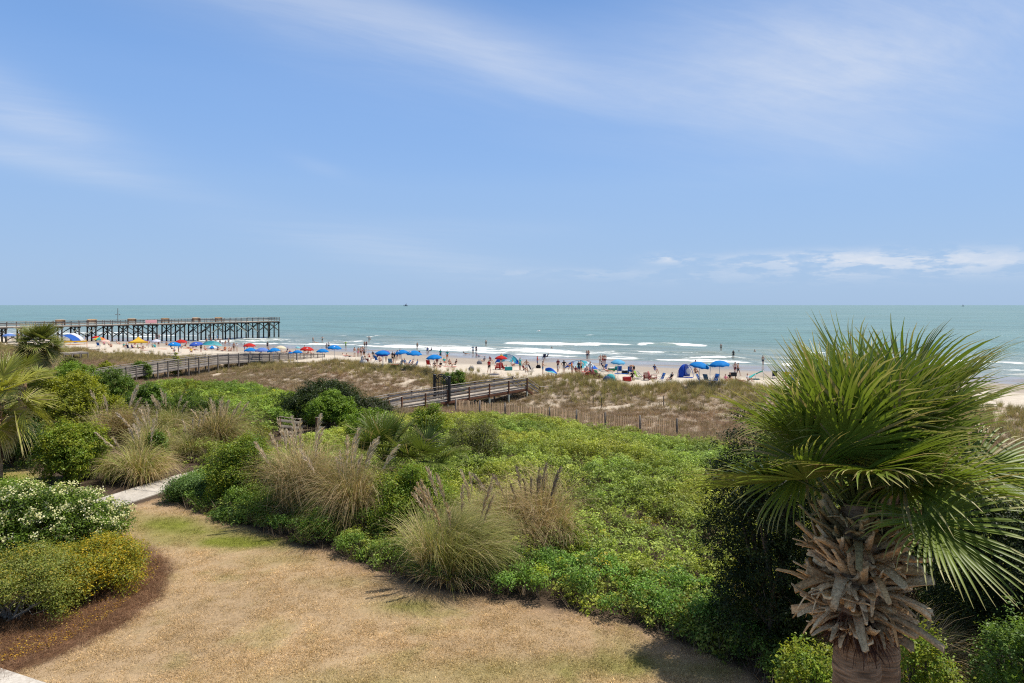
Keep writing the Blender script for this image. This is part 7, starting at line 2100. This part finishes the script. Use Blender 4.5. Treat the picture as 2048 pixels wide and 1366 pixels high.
def dome_tent():
    p = G(1371, 754); d = p.y; u = d / FPX
    root = thing('dome_tent', 'blue half dome beach tent with a white printed disc', 'tent', tuple(p), None, R(-18))
    rx, h = 15.5 * u, 25.5 * u
    n, m = 20, 10
    V, F, mi = [], [], []
    for i in range(n + 1):
        a = math.pi * (i / n) * 1.12 - .2
        for j in range(m + 1):
            e = j / m * math.pi / 2
            r_ = math.cos(e) ** .75
            V.append((rx * r_ * math.cos(a), rx * r_ * math.sin(a) * .9, h * math.sin(e)))
    for i in range(n):
        for j in range(m):
            F.append((i * (m + 1) + j, (i + 1) * (m + 1) + j, (i + 1) * (m + 1) + j + 1, i * (m + 1) + j + 1)); mi.append(1 if i < 4 else 0)
    me = bpy.data.meshes.new('shell'); me.from_pydata(V, [], F); me.materials.append(fabric((.02, .08, .48))); me.materials.append(fabric((.22, .30, .62)))
    me.polygons.foreach_set('material_index', np.array(mi, np.int32)); me.polygons.foreach_set('use_smooth', np.ones(len(F), bool))
    o = link('shell', me, root); o.rotation_euler = (0, 0, R(70)); md = o.modifiers.new('thick', 'SOLIDIFY'); md.thickness = .02
    th = np.linspace(0, math.pi, 14)
    V, F = tube(np.array([(rx * math.cos(t) * .99, -.1, h * math.sin(t)) for t in th]), .03, 6, True); link('hoop', mk_mesh('hoop', V, F, plain((.03, .1, .4))), root)
    W = [(.42 * rx + .30 * rx * math.cos(a), -.62 * rx - .05 - .12 * math.cos(a), .50 * h + .22 * h * math.sin(a)) for a in np.linspace(0, 6.283, 20)[:-1]]
    W2 = [(x, y + .03, z) for x, y, z in W]; k_ = len(W)
    mm = bpy.data.meshes.new('disc'); mm.from_pydata(W + W2, [], [list(range(k_)), list(range(2 * k_ - 1, k_ - 1, -1))] + [(i, (i + 1) % k_, k_ + (i + 1) % k_, k_ + i) for i in range(k_)]); mm.materials.append(fabric((.7, .7, .72))); link('printed_disc', mm, root)
    V = [(-rx, 0, .02), (rx, 0, .02), (rx * .9, -rx * 1.0, .03), (-rx * .9, -rx * 1.0, .03), (-rx, 0, .0), (rx, 0, .0), (rx * .9, -rx * 1.0, .0), (-rx * .9, -rx * 1.0, .0)]
    link('floor_sheet', mk_mesh('floor_sheet', np.array(V), np.array([(0, 3, 2, 1), (0, 1, 5, 4), (1, 2, 6, 5), (2, 3, 7, 6), (3, 0, 4, 7)]), fabric((.02, .07, .4))), root)
dome_tent()
def teal_tent():
    p = G(1512, 760); u = p.y / FPX
    root = thing('beach_shelter', 'teal pointed beach shelter partly behind the palm leaves', 'tent', tuple(p))
    A = [(-14 * u, 0, .1), (-9 * u, .1, 5 * u), (0, .2, 12 * u), (9 * u, .2, 17 * u), (16 * u, .2, 19 * u)]
    B = [(x + .5, y + 1.8, z * .6 + .1) for x, y, z in A]
    cloth_strip('canopy', A, B, [(.04, .45, .42), (.10, .55, .52)], root)
    beam_local('pole', (16 * u, .2, -.1), (16 * u, .2, 19 * u), .05, .05, plain((.6, .6, .6), .4), root); beam_local('pole', (0, .2, -.1), (0, .2, 12 * u), .05, .05, plain((.6, .6, .6), .4), root)
teal_tent()

# ---- birds
def gull(label, pos, span, rz, bank, dark=False, perched=False):
    root = thing('seagull', label, 'seagull', tuple(pos), None if not perched else 'gulls perched on the pier rail', R(rz))
    col = (.08, .08, .085) if dark else (.75, .75, .75)
    V, F = tube([(0, -.24, .01), (0, -.18, .03), (0, -.06, .02), (0, .12, 0), (0, .26, .0)], [.012, .035, .06, .05, .012], 8, True)
    link('body', mk_mesh('body', V, F, plain(col, .7), None, True), root)
    V, F = tube([(0, -.30, .0), (0, -.24, .012)], [.004, .014], 6, True); link('beak', mk_mesh('beak', V, F, plain((.6, .35, .05), .5)), root)
    if not perched:
        for s in (1, -1):
            k_ = span / 1.2
            top = [(0.03 * s, -.08, .03), (.22 * s * k_, -.12, .12 + bank * s * .05), (.40 * s * k_, -.05, .10 + bank * s * .1), (.62 * s * k_, .10, .02 + bank * s * .15), (.38 * s * k_, .06, .09 + bank * s * .1), (.20 * s * k_, .05, .11 + bank * s * .05), (.03 * s, .08, .02)]
            low = [(x, y, z - .012) for x, y, z in top]; n = len(top)
            me = bpy.data.meshes.new('wing'); me.from_pydata(top + low, [], [list(range(n)), list(range(2 * n - 1, n - 1, -1))] + [(i, (i + 1) % n, n + (i + 1) % n, n + i) for i in range(n)]); me.materials.append(plain(col if dark else (.62, .63, .65), .7)); link('wing', me, root)
    else:
        for s in (1, -1):
            V, F = tube([(s * .05, -.1, .02), (s * .06, .1, .0), (s * .02, .3, -.02)], [.02, .04, .008], 6, True); link('wing', mk_mesh('wing', V, F, plain((.4, .41, .43), .7)), root)
            V, F = tube([(s * .025, 0, -.05), (s * .025, 0, -.2)], [.008, .008], 5, True); link('leg', mk_mesh('leg', V, F, plain((.5, .3, .05))), root)
gull('white seagull gliding low over the breakers', P(1078, 662, 105), 1.35, 60, .5)
gull('dark slim bird flying over the swash on the right', P(1446, 725.5, 75), 1.1, 100, .6, True)
pt, L_, W__, zd = PIER
for i, px in enumerate((462, 497, 511, 541)):
    r_ = (px - 1024) / FPX
    a = pt(0, 0, 0); dv = (pt(1, 0, 0) - a)
    q = (a.y * r_ - a.x) / (dv.x - dv.y * r_)
    gull('white gull perched on the pier rail, %s from the shore' % ('first', 'second', 'third', 'fourth')[i], pt(q, -.2, zd + 1.36), 1.2, 40 + 60 * i, 0, False, True)
